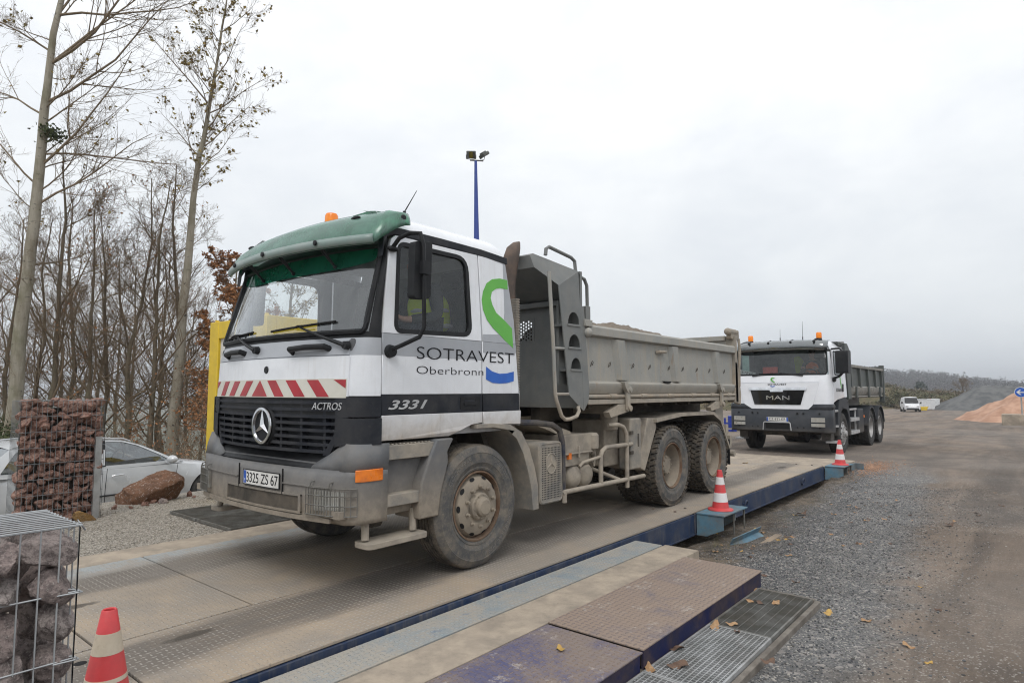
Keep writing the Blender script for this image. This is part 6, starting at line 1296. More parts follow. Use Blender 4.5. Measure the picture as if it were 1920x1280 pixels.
# ================================================================== silver estate car
M['car_silver'] = simple('silver_car_paint', (0.54, 0.56, 0.58), (0.51, 0.53, 0.55), 0.25, metal=0.15, coat=0.6, dirt=0.04)
M['car_trim'] = simple('dark_car_trim', (0.03, 0.031, 0.033), rough=0.5)
M['tail_red'] = simple('tail_lamp_red', (0.4, 0.01, 0.015), rough=0.2)
CAR = empty('parked_car', (1.33, 8.0, -0.68), R(12), 'silver estate car parked behind the cage of red stones and the brown boulder', 'car')
def car_loft():
    mb = MB(); xs_ = list(np.linspace(-3.60, 0.86, 64)); top = [(-3.60, 0.90), (-3.5, 0.955), (-2.6, 0.96), (-1.0, 0.93), (-0.45, 0.92), (0.0, 0.855), (0.45, 0.77), (0.70, 0.68), (0.80, 0.60), (0.86, 0.50)]
    bot = [(-3.60, 0.40), (-3.45, 0.24), (-3.2, 0.19), (0.6, 0.19), (0.80, 0.24), (0.86, 0.34)]; hwt = [(-3.60, 0.62), (-3.5, 0.74), (-3.1, 0.84), (-2.6, 0.87), (-0.2, 0.87), (0.4, 0.83), (0.70, 0.72), (0.82, 0.55), (0.86, 0.42)]
    ring = []
    for x in xs_:
        t, b, h = interp(x, top), interp(x, bot), interp(x, hwt); hood = 0.03 if x > -0.45 else 0.0
        half = [(0, b), (h*0.80, b), (h*0.95, b+0.05), (h*0.99, lerp(b, t, 0.30)), (h*1.005, lerp(b, t, 0.52)), (h*1.0, lerp(b, t, 0.66)), (h*0.975, lerp(b, t, 0.80)), (h*0.94, t-0.04), (h*0.88, t-0.006), (h*0.5, t+hood*0.7), (0, t+hood)]
        ring.append([(x, y, z) for y, z in half]+[(x, -y, z) for y, z in half[-2:0:-1]])
    k = len(ring[0]); mb.v = [p for r0 in ring for p in r0]; mb.f = [(i*k+j, i*k+(j+1) % k, (i+1)*k+(j+1) % k, (i+1)*k+j) for i in range(len(xs_)-1) for j in range(k)]+[tuple(range(k)), tuple(range((len(xs_)-1)*k, len(xs_)*k))[::-1]]; mb.m = [0]*len(mb.f)
    o = mb.build('car_body', M['car_silver'], CAR, smooth=40)
    cut = MB()
    for x in (0.0, -2.65): cut.tube([(x, -1.2, 0.33), (x, -0.60, 0.33)], 0.355, 36); cut.tube([(x, 0.60, 0.33), (x, 1.2, 0.33)], 0.355, 36)
    co_ = cut.build('cutter', M['car_trim'], smooth=0); co_.parent = CAR
    md = o.modifiers.new('arch', 'BOOLEAN'); md.object = co_; md.operation = 'DIFFERENCE'; md.solver = 'EXACT'
    dg = bpy.context.evaluated_depsgraph_get(); me = bpy.data.meshes.new_from_object(o.evaluated_get(dg)); o.modifiers.clear(); o.data = me; me.name = 'car_body'; bpy.data.objects.remove(co_)
    return o
cb = car_loft()
yc_ = lambda z, s: s*interp(z, [(0.90, 0.815), (1.05, 0.775), (1.42, 0.585)])
GO = [(-3.56, 0.93), (-0.50, 0.90), (-0.80, 1.06), (-1.22, 1.27), (-1.45, 1.345), (-1.75, 1.385), (-2.3, 1.40), (-2.8, 1.375), (-3.15, 1.325), (-3.40, 1.16)]
W1 = rpoly([(-1.86, 0.97), (-0.72, 0.955), (-0.88, 1.06), (-1.26, 1.26), (-1.5, 1.335), (-1.78, 1.355)], [0.03, 0.02, 0.05, 0.05, 0.05, 0.03], 3)
W2_ = rpoly([(-2.66, 0.975), (-1.95, 0.97), (-1.87, 1.358), (-2.35, 1.368), (-2.6, 1.355)], 0.03, 3)
W3_ = rpoly([(-3.32, 0.99), (-2.74, 0.98), (-2.69, 1.35), (-2.85, 1.34), (-3.08, 1.28)], 0.03, 3)
for s in (-1, 1):
    g_ = MB(); g_.panel(GO, lambda p: (p[0], yc_(p[1], s), p[1]), lambda p: (p[0], yc_(p[1], s)-s*0.03, p[1]), 0, [W1, W2_, W3_]); g_.build('side_frame', M['car_silver'], CAR, smooth=30)
    for W_ in (W1, W2_, W3_):
        gl = MB(); tri = geometry.tessellate_polygon([[Vector((p[0], p[1], 0)) for p in W_]]); gl.add([(p[0], yc_(p[1], s)-s*0.012, p[1]) for p in W_], [tuple(t) for t in tri]); go_ = gl.build('side_window', M['glass_car'], CAR)
    bp_ = MB()
    for P in ([(-1.965, 0.96), (-1.845, 0.96), (-1.775, 1.37), (-1.875, 1.375)], [(-2.745, 0.97), (-2.655, 0.97), (-2.59, 1.375), (-2.70, 1.37)]): bp_.panel(P, lambda p: (p[0], yc_(p[1], s)+s*0.004, p[1]), lambda p: (p[0], yc_(p[1], s)-s*0.01, p[1]))
    bp_.build('door_pillar', M['car_trim'], CAR)
    m_ = MB(); m_.sphere((-0.80, s*0.97, 0.99), 0.10, 14, 10, sc=(0.8, 1.15, 0.72)); m_.box(-0.84, -0.76, min(s*0.82, s*0.92), max(s*0.82, s*0.92), 0.93, 0.97); m_.build('wing_mirror', M['car_silver'], CAR)
    for x in (-1.68, -2.55): h_ = MB(); h_.tube([(x-0.10, s*0.878, 0.80), (x-0.07, s*0.905, 0.81), (x+0.07, s*0.905, 0.815), (x+0.10, s*0.872, 0.81)], 0.014, 6); h_.build('door_handle', M['car_silver'], CAR)
    sm_ = MB()
    for pts in ([(-1.86, 0.93), (-1.88, 0.6), (-1.87, 0.26)], [(-0.62, 0.91), (-0.66, 0.6), (-0.64, 0.26)], [(-2.66, 0.93), (-2.60, 0.75), (-2.30, 0.45)]): sm_.tube([(x, s*0.876 if z > .3 else s*0.85, z) for x, z in pts], 0.005, 4)
    sm_.tube([(-2.2, s*0.885, 0.50), (-0.5, s*0.883, 0.48)], 0.013, 5); sm_.build('door_seams', M['car_trim'], CAR)
    MB().box(-2.25, -0.45, min(s*0.80, s*0.865), max(s*0.80, s*0.865), 0.17, 0.26).build('sill', M['car_trim'], CAR, bevel=0.01)
    for x in (0, -2.65):
        wt = MB(); h = 0.10; wt.lathe([(0.21, -h), (0.24, -h-0.005), (0.29, -h), (0.315, -h+0.02), (0.32, -h+0.05), (0.32, h-0.05), (0.315, h-0.02), (0.22, h)], (x, s*0.76, 0.32), 'y', 40); wo_ = wt.build('wheel', M['tyre_clean'], CAR)
        al = MB(); al.lathe([(0.215, s*0.10), (0.205, s*0.085), (0.195, s*0.04)], (x, s*0.76, 0.32), 'y', 40); al.lathe([(0.001, s*0.085), (0.05, s*0.08), (0.055, s*0.05)], (x, s*0.76, 0.32), 'y', 16)
        for k in range(9): a = 2*math.pi*k/9; al.obox(Vector((x+0.12*math.cos(a), s*(0.76+0.075), 0.32+0.12*math.sin(a))), (0.17, 0.02, 0.03), Matrix.Rotation(-a, 3, 'Y'))
        al.build('alloy_rim', M['alu'], wo_)
rf = MB(); xs_ = [p[0] for p in GO[3:9]]; 
n_ = 9; RO = [(-1.16, 1.24)]+[(p[0], p[1]) for p in GO[4:9]]
for x, z in RO: rf.v += [(x, yc_(z, -1)+(yc_(z, 1)-yc_(z, -1))*t, z+0.045*(1-(2*t-1)**2)+0.004) for t in np.linspace(0, 1, n_)]
rf.f = [(i*n_+j, i*n_+j+1, (i+1)*n_+j+1, (i+1)*n_+j) for i in range(len(RO)-1) for j in range(n_-1)]; rf.m = [0]*len(rf.f); rf.build('roof', M['car_silver'], CAR, smooth=60)
for nm, P in (('windscreen', [(-0.46, 0.915), (-0.82, 1.075), (-1.17, 1.255)]), ('rear_window', [(-3.14, 1.33), (-3.39, 1.17), (-3.53, 0.96)])):
    wv = MB()
    for x, z in P: wv.v += [(x+0.04*(1-(2*t-1)**2)*(1 if nm == 'windscreen' else -1), yc_(z, -1)+(yc_(z, 1)-yc_(z, -1))*t, z+0.02*(1-(2*t-1)**2)) for t in np.linspace(0, 1, n_)]
    wv.f = [(i*n_+j, i*n_+j+1, (i+1)*n_+j+1, (i+1)*n_+j) for i in range(2) for j in range(n_-1)]; wv.m = [0]*len(wv.f); wv.build(nm, M['glass_car'], CAR, smooth=60)
rr = MB(); 
for s in (-1, 1): rr.tube([(-1.35, s*0.60, 1.34), (-1.5, s*0.61, 1.395), (-2.3, s*0.61, 1.43), (-3.0, s*0.60, 1.39), (-3.12, s*0.6, 1.34)], 0.014, 6)
rr.build('roof_rails', M['alu'], CAR)
iv = MB(); iv.box(-1.5, -1.2, -0.6, -0.15, 0.5, 1.0); iv.box(-1.5, -1.2, 0.15, 0.6, 0.5, 1.0); iv.box(-2.6, -2.4, -0.6, 0.6, 0.5, 1.02); iv.box(-1.0, -0.6, -0.7, 0.7, 0.6, 0.93); iv.build('seats', M['dark_in'], CAR, bevel=0.04)
sw = MB(); c_ = Vector((-1.0, 0.35, 0.96)); sw.tube([c_+Vector((0.06*math.cos(a), 0.17*math.sin(a), 0.16*math.cos(a))) for a in np.linspace(0, 2*math.pi, 20)], 0.014, 6, caps=False); sw.build('steering_wheel', M['black'], CAR)
for s in (-1, 1): MB().box(-3.61, -3.35, min(s*0.60, s*0.80), max(s*0.60, s*0.80), 0.66, 0.84).build('tail_light', M['tail_red'], CAR, bevel=0.03)
# ================================================================== yellow framed site office
M['yellow'] = simple('yellow_frame_paint', (0.68, 0.47, 0.012), (0.60, 0.41, 0.012), 0.5, dirt=0.1, dcol=(0.4, 0.33, 0.2))
M['office_white'] = simple('office_wall_panel', (0.62, 0.62, 0.60), (0.55, 0.55, 0.53), 0.6, dirt=0.12)
OF = empty('site_office', (0.3, 2.95, -0.02), label='yellow framed white site office cabin standing directly behind the truck cab', cat='cabin')
ox, oy, oz = 3.0, 1.66, 2.58
fr = MB(); t_ = 0.15
for x in (0, ox-t_):
    for y in (0, oy-0.28): fr.box(x, x+t_, y, y+0.28, 0, oz)
for y in (0, oy-t_): fr.box(t_, ox-t_, y+0.002, y+t_-0.002, oz-0.26, oz-0.002); fr.box(t_, ox-t_, y+0.002, y+t_-0.002, 0.002, 0.16)
for x in (0, ox-t_): fr.box(x+0.002, x+t_-0.002, 0.28, oy-0.28, oz-0.26, oz-0.002); fr.box(x+0.002, x+t_-0.002, 0.28, oy-0.28, 0.002, 0.16)
fr.build('frame', M['yellow'], OF, bevel=0.01)
wl = MB(); wl.box(0.04, ox-0.04, 0.05, oy-0.05, 0.03, oz-0.03); 
wl.build('wall', M['office_white'], OF)
for y in (0.1, oy-0.1): MB().tube([(0.06, y, oz), (0.06, y, oz+0.035)], 0.03, 8).build('lifting_lug', M['yellow'], OF)
wn = MB(); wn.box(0.02, 0.045, 0.35, 1.25, 1.15, 2.05); wno = wn.build('window', M['galv_dark'], OF); MB().box(0.012, 0.019, 0.40, 1.20, 1.2, 2.0).build('pane', M['black_gloss'], wno)
rb = MB()
for i in range(24): rb.box(0.2+i*0.11, 0.25+i*0.11, 0.035, 0.05, 0.17, oz-0.28)
rb.build('wall_ribs', M['office_white'], OF)
# ================================================================== floodlight mast
M['mast_blue'] = simple('blue_mast_paint', (0.025, 0.055, 0.27), (0.03, 0.065, 0.3), 0.45)
PL = empty('floodlight_mast', (14.0, 11.8, -0.1), label='tall slim dark blue mast with two floodlights, rising behind the nearest truck', cat='lamp post')
MB().tube([(0, 0, 0), (0.0, 0, 4), (-0.05, 0, 7.6), (-0.12, 0, 10.85)], [0.17, 0.15, 0.11, 0.055], 14).build('pole', M['mast_blue'], PL)
MB().tube([(-0.24, 0.20, 10.90), (0.12, -0.20, 10.88)], 0.03, 6).build('cross_arm', M['galv_dark'], PL)
M['lamp_grey'] = simple('weathered_lamp_housing', (0.10, 0.11, 0.105), (0.13, 0.13, 0.12), 0.6)
for (c, rz_, tx) in (((-0.20, 0.18, 11.13), R(222), R(-28)), ((0.14, -0.22, 11.13), R(-18), R(-55))):
    Mx = Matrix.Rotation(rz_, 3, 'Z') @ Matrix.Rotation(-tx, 3, 'Y'); f_ = MB(); f_.obox(c, (0.13, 0.38, 0.30), Mx); f_.obox(Vector(c)+Mx @ Vector((-0.09, 0, -0.01)), (0.07, 0.24, 0.2), Mx)
    fo = f_.build('floodlight', M['lamp_grey'], PL, bevel=0.02); g_ = MB(); g_.obox(Vector(c)+Mx @ Vector((0.07, 0, 0)), (0.008, 0.34, 0.26), Mx); g_.build('lamp_glass', M['glass_car'], fo)
    g_ = MB(); g_.tube([Vector(c)+Mx @ Vector((0, 0.2, 0)), Vector(c)+Mx @ Vector((0, 0.2, -0.1))-Vector((0, 0, 0.06)), (c[0], c[1], 10.93), Vector(c)+Mx @ Vector((0, -0.2, -0.1))-Vector((0, 0, 0.06)), Vector(c)+Mx @ Vector((0, -0.2, 0))], 0.012, 5); g_.build('lamp_bracket', M['galv_dark'], fo)
# ================================================================== stones and gabions
def stone_mat(name, c1, c2, c3, speck=18, dark=(0.04, 0.035, 0.03)):
    N = NT(name); oi = N.n('ShaderNodeObjectInfo')
    c = N.mix(oi.outputs['Random'], c1, c2); c = N.mix(N.mr(N.noise(5, 6, 0.7), 0.42, 0.62), c, c3)
    c = N.mix(N.mr(N.noise(speck, 3, 0.8), 0.52, 0.62, 0, 0.5), c, dark); c = N.mix(N.mr(N.noise(speck*1.3, 3, 0.8, vec=N.co(loc=(3, 3, 3))), 0.56, 0.66, 0, 0.5), c, (0.5, 0.46, 0.43))
    N.bump(N.noise(9, 8, 0.8), 0.5, 0.04); return N.done(c, 0.9, spec=0.2)
M['granite'] = stone_mat('pink_grey_granite', (0.27, 0.215, 0.20), (0.36, 0.32, 0.30), (0.14, 0.115, 0.11), 17)
M['sandstone'] = stone_mat('red_sandstone', (0.24, 0.14, 0.108), (0.34, 0.22, 0.175), (0.16, 0.075, 0.058), 9, (0.09, 0.045, 0.035))
M['boulder'] = stone_mat('brown_boulder', (0.16, 0.085, 0.052), (0.16, 0.085, 0.052), (0.115, 0.062, 0.04), 22, (0.07, 0.045, 0.03))
def stone_mesh(seed, name, mat, sub=3, amp=0.28, planes=9, sc=(1, 1, 1), sm=30):
    bm = bmesh.new(); bmesh.ops.create_icosphere(bm, subdivisions=sub, radius=0.5); rg = random.Random(seed)
    pl = [(Vector((rg.gauss(0, 1), rg.gauss(0, 1), rg.gauss(0, 1))).normalized(), rg.uniform(0.27, 0.40)) for _ in range(planes)]
    for v in bm.verts:
        for n_, d_ in pl:
            q = v.co.dot(n_)
            if q > d_: v.co -= n_*(q-d_)*0.97
        nn = mnoise.noise(v.co*3+Vector((seed, 0, 0))); v.co *= 1+amp*nn; v.co += Vector([mnoise.noise(v.co*9+Vector((seed, k, 5))) for k in range(3)])*0.025
        v.co = Vector((v.co.x*sc[0], v.co.y*sc[1], v.co.z*sc[2]))
    me = bpy.data.meshes.new(name); bm.to_mesh(me); bm.free(); me.materials.append(mat)
    me.polygons.foreach_set('use_smooth', [True]*len(me.polygons)); me.set_sharp_from_angle(angle=R(sm)); return me
def wires(mb, face, u0, u1, z0, z1, pu, pz, rad, at, bowf=None):
    """welded mesh panel: face 'y' at y=at spans x, face 'x' at x=at spans y"""
    P = (lambda u, z: (u, at, z)) if face == 'y' else (lambda u, z: (at, u, z))
    n = max(1, round((u1-u0)/pu))
    for i in range(n+1): u = lerp(u0, u1, i/n); mb.tube([P(u, z0), P(u, z1)], rad, 5)
    n = max(1, round((z1-z0)/pz))
    for i in range(n+1): z = lerp(z0, z1, i/n); q = lerp(z1, z0, i/n); mb.tube([P(u0-0.008, q), P(u1+0.008, q)], rad*1.1, 5)
# near cage
GN = empty('gabion_cage', (-3.81, -2.235, -0.06), label='wire cage filled with grey-pink granite, next to the nearest cone', cat='gabion')
gw_ = MB(); zt_ = 1.125; wires(gw_, 'y', -0.05, 0.50, 0.02, zt_, 0.055, 0.222, 0.0028, -0.205); wires(gw_, 'x', -0.205, 0.205, 0.02, zt_, 0.055, 0.222, 0.0028, -0.05); wires(gw_, 'y', -0.05, 0.50, 0.02, zt_, 0.055, 0.222, 0.0028, 0.205); wires(gw_, 'x', -0.205, 0.205, 0.02, zt_, 0.055, 0.222, 0.0028, 0.50)
for i in range(21): y = lerp(-0.205, 0.205, i/20) if False else None
for i in range(12): y = lerp(-0.205, 0.205, i/11); gw_.tube([(-0.055, y, zt_+0.003), (0.505, y, zt_+0.003)], 0.003, 5)
for x in (-0.03, 0.16, 0.38): gw_.tube([(x, -0.205, zt_-0.003), (x, 0.205, zt_-0.003)], 0.003, 5)
for z in (zt_-0.222, zt_-0.444, zt_-0.666): gw_.tube([(0.44, -0.215, z), (0.50, -0.222, z), (0.515, -0.21, z-0.004), (0.508, -0.19, z), (0.46, -0.17, z+0.01)], 0.003, 5)
gw_.tube([(0.50, -0.205, zt_+0.01), (0.52, -0.19, zt_-0.02), (0.505, -0.16, zt_+0.012), (0.48, -0.17, zt_-0.015), (0.50, -0.205, zt_+0.01)], 0.003, 5)
M['wire'] = simple('galvanised_wire', (0.40, 0.42, 0.43), (0.30, 0.31, 0.32), 0.5, metal=0.4); M['wire_dull'] = simple('dull_galvanised_wire', (0.22, 0.24, 0.25), (0.17, 0.18, 0.19), 0.6, metal=0.3)
gw_.build('wire_mesh', M['wire'], GN)
rg = random.Random(11); gm_ = [stone_mesh(20+i, 'stone', M['granite'], 4, 0.05, 13, sm=9) for i in range(7)]
first = True
for k in range(9):
    for i in range(4):
        for j in range(3):
            if i > 0 and j == 1 and k < 8: continue
            sz = rg.uniform(0.145, 0.20) if rg.random() < 0.8 else rg.uniform(0.11, 0.14); x = -3.375-0.135*i+rg.uniform(-.015, .015); z = 0.0+0.122*k+rg.uniform(-.015, .015); y = -2.375+0.14*j+rg.uniform(-.012, .012)
            o = bpy.data.objects.new('stone', rg.choice(gm_)); COL.objects.link(o); o.location = (x, y, z); o.rotation_euler = [rg.uniform(0, 6.28) for _ in range(3)]; o.scale = (sz*rg.uniform(0.9, 1.15), sz*rg.uniform(0.85, 1.0), sz*rg.uniform(0.75, 1.0))
            tag(o, 'rough grey-pink granite stone inside the near wire cage', 'stone', 'granite stones in the near cage')
# far cage with red stones
GF = empty('gabion_cage', (-1.665, 4.20, -0.06), label='tall wire cage filled with small red-brown sandstones, standing in front of the silver car', cat='gabion')
gw_ = MB(); hx = 0.43; wires(gw_, 'y', -hx, hx, 0.0, 1.47, 0.05, 0.183, 0.0026, -0.20); wires(gw_, 'x', -0.20, 0.20, 0.0, 1.47, 0.05, 0.183, 0.0026, hx); wires(gw_, 'x', -0.20, 0.20, 0.0, 1.47, 0.05, 0.183, 0.0026, -hx)
for i in range(9): y = lerp(-0.2, 0.2, i/8); gw_.tube([(-hx, y, 1.47), (hx, y, 1.47)], 0.0026, 4)
gw_.build('wire_mesh', M['wire_dull'], GF)
MB().box(0.335, 0.405, -0.212, -0.204, -0.02, 1.02).build('steel_post', M['galv'], GF)
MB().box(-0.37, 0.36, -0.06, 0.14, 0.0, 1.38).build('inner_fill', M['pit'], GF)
sm_ = [stone_mesh(50+i, 'stone', M['sandstone'], 3, 0.06, 11, sm=9) for i in range(7)]; cnt = 0
def put_stone(x, y, z, sz, lab, grp, ms, fl=0.72):
    o = bpy.data.objects.new('stone', rg.choice(ms)); COL.objects.link(o); o.location = (x, y, z); o.rotation_euler = (rg.uniform(-1.1, 1.1), rg.uniform(-.9, .9), rg.uniform(0, 6.28)); o.scale = (sz*rg.uniform(0.95, 1.25), sz*rg.uniform(0.85, 1.1), sz*rg.uniform(fl-.12, fl+.15)); tag(o, lab, 'stone', grp); return o
LS = 'small red-brown sandstone inside the tall wire cage in front of the silver car'; GS = 'red sandstones in the tall cage'
for k in range(19):
    for i in range(9):
        put_stone(-1.665-0.380+0.094*i+rg.uniform(-.02, .02), 4.20-0.130+rg.uniform(-.02, .025), 0.0+0.077*k+rg.uniform(-.028, .028), rg.choice([0.09, 0.11, 0.13, 0.15, 0.17])*rg.uniform(0.9, 1.1), LS, GS, sm_)
for k in range(17):
    for j in range(1): put_stone(-1.665+0.365, 4.18+0.12*j, 0.0+0.086*k+rg.uniform(-.012, .012), rg.uniform(0.13, 0.17), LS, GS, sm_)
for i in range(9):
    for j in range(1): put_stone(-1.665-0.37+0.092*i, 4.13+0.11*j, 1.375+rg.uniform(-.02, .025), rg.uniform(0.11, 0.15), LS, GS, sm_)
# boulder and the loose stones at its foot
bo = bpy.data.objects.new('boulder', stone_mesh(91, 'boulder', M['boulder'], 5, 0.12, 14, (1.12, 0.80, 0.70), 18)); COL.objects.link(bo); bo.location = (-0.22, 5.35, -0.06); bo.rotation_euler = (0, R(-14), R(-24)); tag(bo, 'large brown boulder lying in front of the silver car', 'boulder')
for i in range(18):
    t = rg.random(); x = lerp(-0.95, 0.75, t)+rg.uniform(-.1, .1); y = lerp(4.7, 5.25, t)+rg.uniform(-.28, .22); sz = rg.uniform(0.05, 0.13)
    put_stone(x, y, gh(x, y)+sz*0.2, sz, 'loose small stone lying at the foot of the brown boulder', 'loose stones at the foot of the boulder', sm_ if rg.random() < 0.85 else gm_)
o = put_stone(-1.45, 3.88, -0.01, 0.26, 'ochre flat stone at the foot of the tall cage of red stones', None, sm_, 0.45)
M['ochre'] = stone_mat('ochre_stone', (0.32, 0.19, 0.07), (0.32, 0.19, 0.07), (0.25, 0.15, 0.06)); o.data = o.data.copy(); o.data.materials[0] = M['ochre']
# ================================================================== trees
def bark(name, c1, c2, c3, sc=1.0):
    N = NT(name); n = N.noise(1.0, 6, 0.7, vec=N.co((9*sc, 9*sc, 1.6*sc))); c = N.mix(N.mr(n, 0.35, 0.65), c1, c2)
    sc2 = N.noise(1.0, 5, 0.75, vec=N.co((4, 4, 10)), dist=0.3); c = N.mix(N.mr(sc2, 0.60, 0.66), c, c3); c = N.mix(N.mr(N.noise(1.3, 4, 0.6), 0.5, 0.7, 0, 0.45), c, (0.12, 0.125, 0.06))
    N.bump(n, 0.6, 0.02); return N.done(c, 0.9, spec=0.15)
M['bark_pale'] = bark('pale_poplar_bark', (0.25, 0.225, 0.175), (0.34, 0.315, 0.26), (0.05, 0.045, 0.04))
M['bark_dark'] = bark('dark_tree_bark', (0.115, 0.095, 0.068), (0.17, 0.14, 0.10), (0.06, 0.05, 0.04))
M['twig'] = simple('bare_twigs', (0.22, 0.17, 0.115), (0.16, 0.12, 0.08), 0.9)
M['twig_dark'] = simple('dark_bare_twigs', (0.19, 0.14, 0.088), (0.14, 0.10, 0.064), 0.9)
def leafm(name, a, b, c):
    N = NT(name); n = N.noise(2.3, 3, 0.6); n2 = N.noise(40, 2, 0.6); col = N.mix(N.mr(n, 0.4, 0.6), a, b); col = N.mix(N.mr(n2, 0.5, 0.6), col, c); return N.done(col, 0.7)
M['leaf_yellow'] = leafm('autumn_poplar_leaves', (0.25, 0.20, 0.06), (0.34, 0.22, 0.07), (0.15, 0.15, 0.045))
M['leaf_brown'] = leafm('brown_beech_leaves', (0.32, 0.14, 0.05), (0.24, 0.10, 0.04), (0.38, 0.19, 0.08))
M['leaf_green'] = leafm('ivy_leaves', (0.045, 0.065, 0.018), (0.07, 0.085, 0.025), (0.03, 0.045, 0.015))
def add_leaf(mb, p, s, rg, m=0):
    a = Vector((rg.gauss(0, 1), rg.gauss(0, 1), rg.gauss(0, 0.7))).normalized(); b = a.cross(Vector((rg.gauss(0, 1), rg.gauss(0, 1), rg.gauss(0, 1)))).normalized(); c = a.cross(b)*0.22
    mb.add([p, p+a*s*0.55+b*s*0.42+c*s, p+a*s*1.15, p+a*s*0.55-b*s*0.42+c*s], [(0, 1, 2), (0, 2, 3)], m)
def grow(mb, lf, p, d, L, r, lev, rg, cfg):
    nseg = 6 if lev <= 1 else (4 if lev == 2 else 3); pts = [Vector(p)]; dirs = [Vector(d).normalized()]; rad = [r]
    for i in range(nseg):
        dd = (dirs[-1]+Vector((rg.gauss(0, 1), rg.gauss(0, 1), rg.gauss(0, 1)))*cfg['wob']+Vector((0, 0, cfg['up']))).normalized(); dirs.append(dd); pts.append(pts[-1]+dd*L/nseg); rad.append(max(r*(1-0.78*(i+1)/nseg), cfg['rmin']))
    mb.tube(pts, rad, 5 if lev <= 1 else 3, 0, caps=False)
    if lev >= cfg['max']:
        if lf is not None:
            for i in range(rg.choice(cfg['leaves'])): add_leaf(lf, pts[rg.randint(1, nseg)], rg.uniform(0.6, 1.2)*cfg['lsize'], rg)
        return
    for k in range(cfg['n'][lev]):
        t = rg.uniform(0.18, 1.0); i = min(int(t*nseg), nseg-1); q = pts[i].lerp(pts[i+1], t*nseg-i); dd = dirs[i+1]
        perp = dd.cross(Vector((rg.gauss(0, 1), rg.gauss(0, 1), rg.gauss(0, 1)))).normalized(); ang = rg.uniform(*cfg['ang']); nd = dd*math.cos(ang)+perp*math.sin(ang)
        grow(mb, lf, q, nd, L*rg.uniform(0.38, 0.62)*(1.15-0.5*t), max(r*(1-0.7*t)*0.5, cfg['rmin']), lev+1, rg, cfg)
def make_tree(root, path, rads, limbs, rg, cfg, tw='twig', bk='bark_pale', leaf=None, lname='leaves'):
    """path/rads: trunk centre line; limbs: list of (t, azimuth, elevation, length)"""
    tr = MB(); n = 24; P = []; RR = []
    for i in range(n+1):
        t = i/n*(len(path)-1); k = min(int(t), len(path)-2); P.append(Vector(path[k]).lerp(Vector(path[k+1]), t-k)+Vector((rg.gauss(0, 1), rg.gauss(0, 1), 0))*0.012); RR.append(lerp(rads[k], rads[k+1], t-k)*rg.uniform(0.97, 1.03))
    tr.tube(P, RR, 12, 0); tr.build('trunk', M[bk], root, smooth=60, recalc=False)
    cr = MB(); lf = MB() if leaf else None
    for t, az, el, L in limbs:
        k = t*n; i = min(int(k), n-1); p = P[i].lerp(P[i+1], k-i); r = lerp(RR[i], RR[i+1], k-i)
        d = Vector((math.cos(az)*math.cos(el), math.sin(az)*math.cos(el), math.sin(el))); grow(cr, lf, p, d, L, min(r*0.5, 0.006+L*cfg.get('lr', 0.0095)), 0, rg, cfg)
    cr.build('crown', M[tw], root, smooth=80, recalc=False)
    if lf and lf.v: lf.build(lname, M[leaf], root, smooth=0, recalc=False)
def rand_limbs(rg, n, t0, Lmax, el=(0.5, 1.1), pw=0.8):
    out = []
    for i in range(n): t = lerp(t0, 0.99, (i+rg.random())/n); out.append((t, rg.uniform(0, 6.283), rg.uniform(*el), Lmax*(1-((t-t0)/(1-t0))**1.4*0.72)*rg.uniform(0.55, 1.1)))
    return out
CP = dict(wob=0.09, up=0.05, rmin=0.0024, max=3, n=[9, 6, 3], ang=(0.35, 0.9), leaves=[0]*11+[1], lsize=0.09, lr=0.0078)
CP2 = dict(CP, leaves=[0, 0, 0, 0, 1], n=[7, 5, 3], lsize=0.10, lr=0.007)
rg = random.Random(3)
t1 = empty('poplar_tree', (-0.25, 14.0, -1.15), label='tallest pale-barked poplar at the left edge, nearly bare, rising behind the cage of red stones', cat='tree')
rel = lambda P, o: [(p[0]-o[0], p[1]-o[1], p[2]-o[2]) for p in P]
path = rel([(-0.25, 14.0, -1.25), (-0.12, 13.95, 0.3), (-0.10, 13.6, 3.3), (-0.06, 13.25, 5.8), (-0.06, 13.0, 8.0), (0.0, 12.75, 10.2), (0.25, 12.5, 12.4), (0.35, 12.4, 15.5)], t1.location)
rads = [0.20, 0.165, 0.14, 0.118, 0.098, 0.07, 0.045, 0.012]
vr = math.atan2(RT.y, RT.x)      # azimuth of the picture's right-hand direction
lm = [(0.44, vr+0.25, 0.50, 3.2), (0.50, vr-0.1, 0.62, 3.6), (0.52, vr+0.3, 0.25, 3.0), (0.60, vr+0.05, 0.55, 3.9), (0.66, vr-0.1, 0.35, 4.2), (0.66, vr+0.2, 0.9, 3.6), (0.74, vr, 0.1, 3.4), (0.74, vr+0.1, 1.1, 3.0), (0.47, vr+3.0, 0.7, 2.6), (0.58, vr+2.9, 0.6, 2.8), (0.68, vr+3.2, 0.6, 2.6), (0.8, vr+3.0, 0.6, 2.4)]+rand_limbs(rg, 20, 0.30, 2.3, (0.1, 0.9))
make_tree(t1, path, rads, lm, rg, CP, leaf='leaf_yellow')
t2 = empty('poplar_tree', (3.2, 13.3, -1.2), label='slender pale poplar with scattered yellow-brown leaves, just left of the truck cab', cat='tree')
path = rel([(3.2, 13.3, -1.3), (3.22, 13.0, 0.3), (3.17, 12.6, 3.7), (3.18, 12.2, 7.0), (3.28, 11.95, 8.7), (3.40, 11.7, 10.4), (3.50, 11.4, 12.3), (3.6, 11.2, 14.6)], t2.location); rads = [0.17, 0.145, 0.115, 0.075, 0.055, 0.034, 0.02, 0.007]
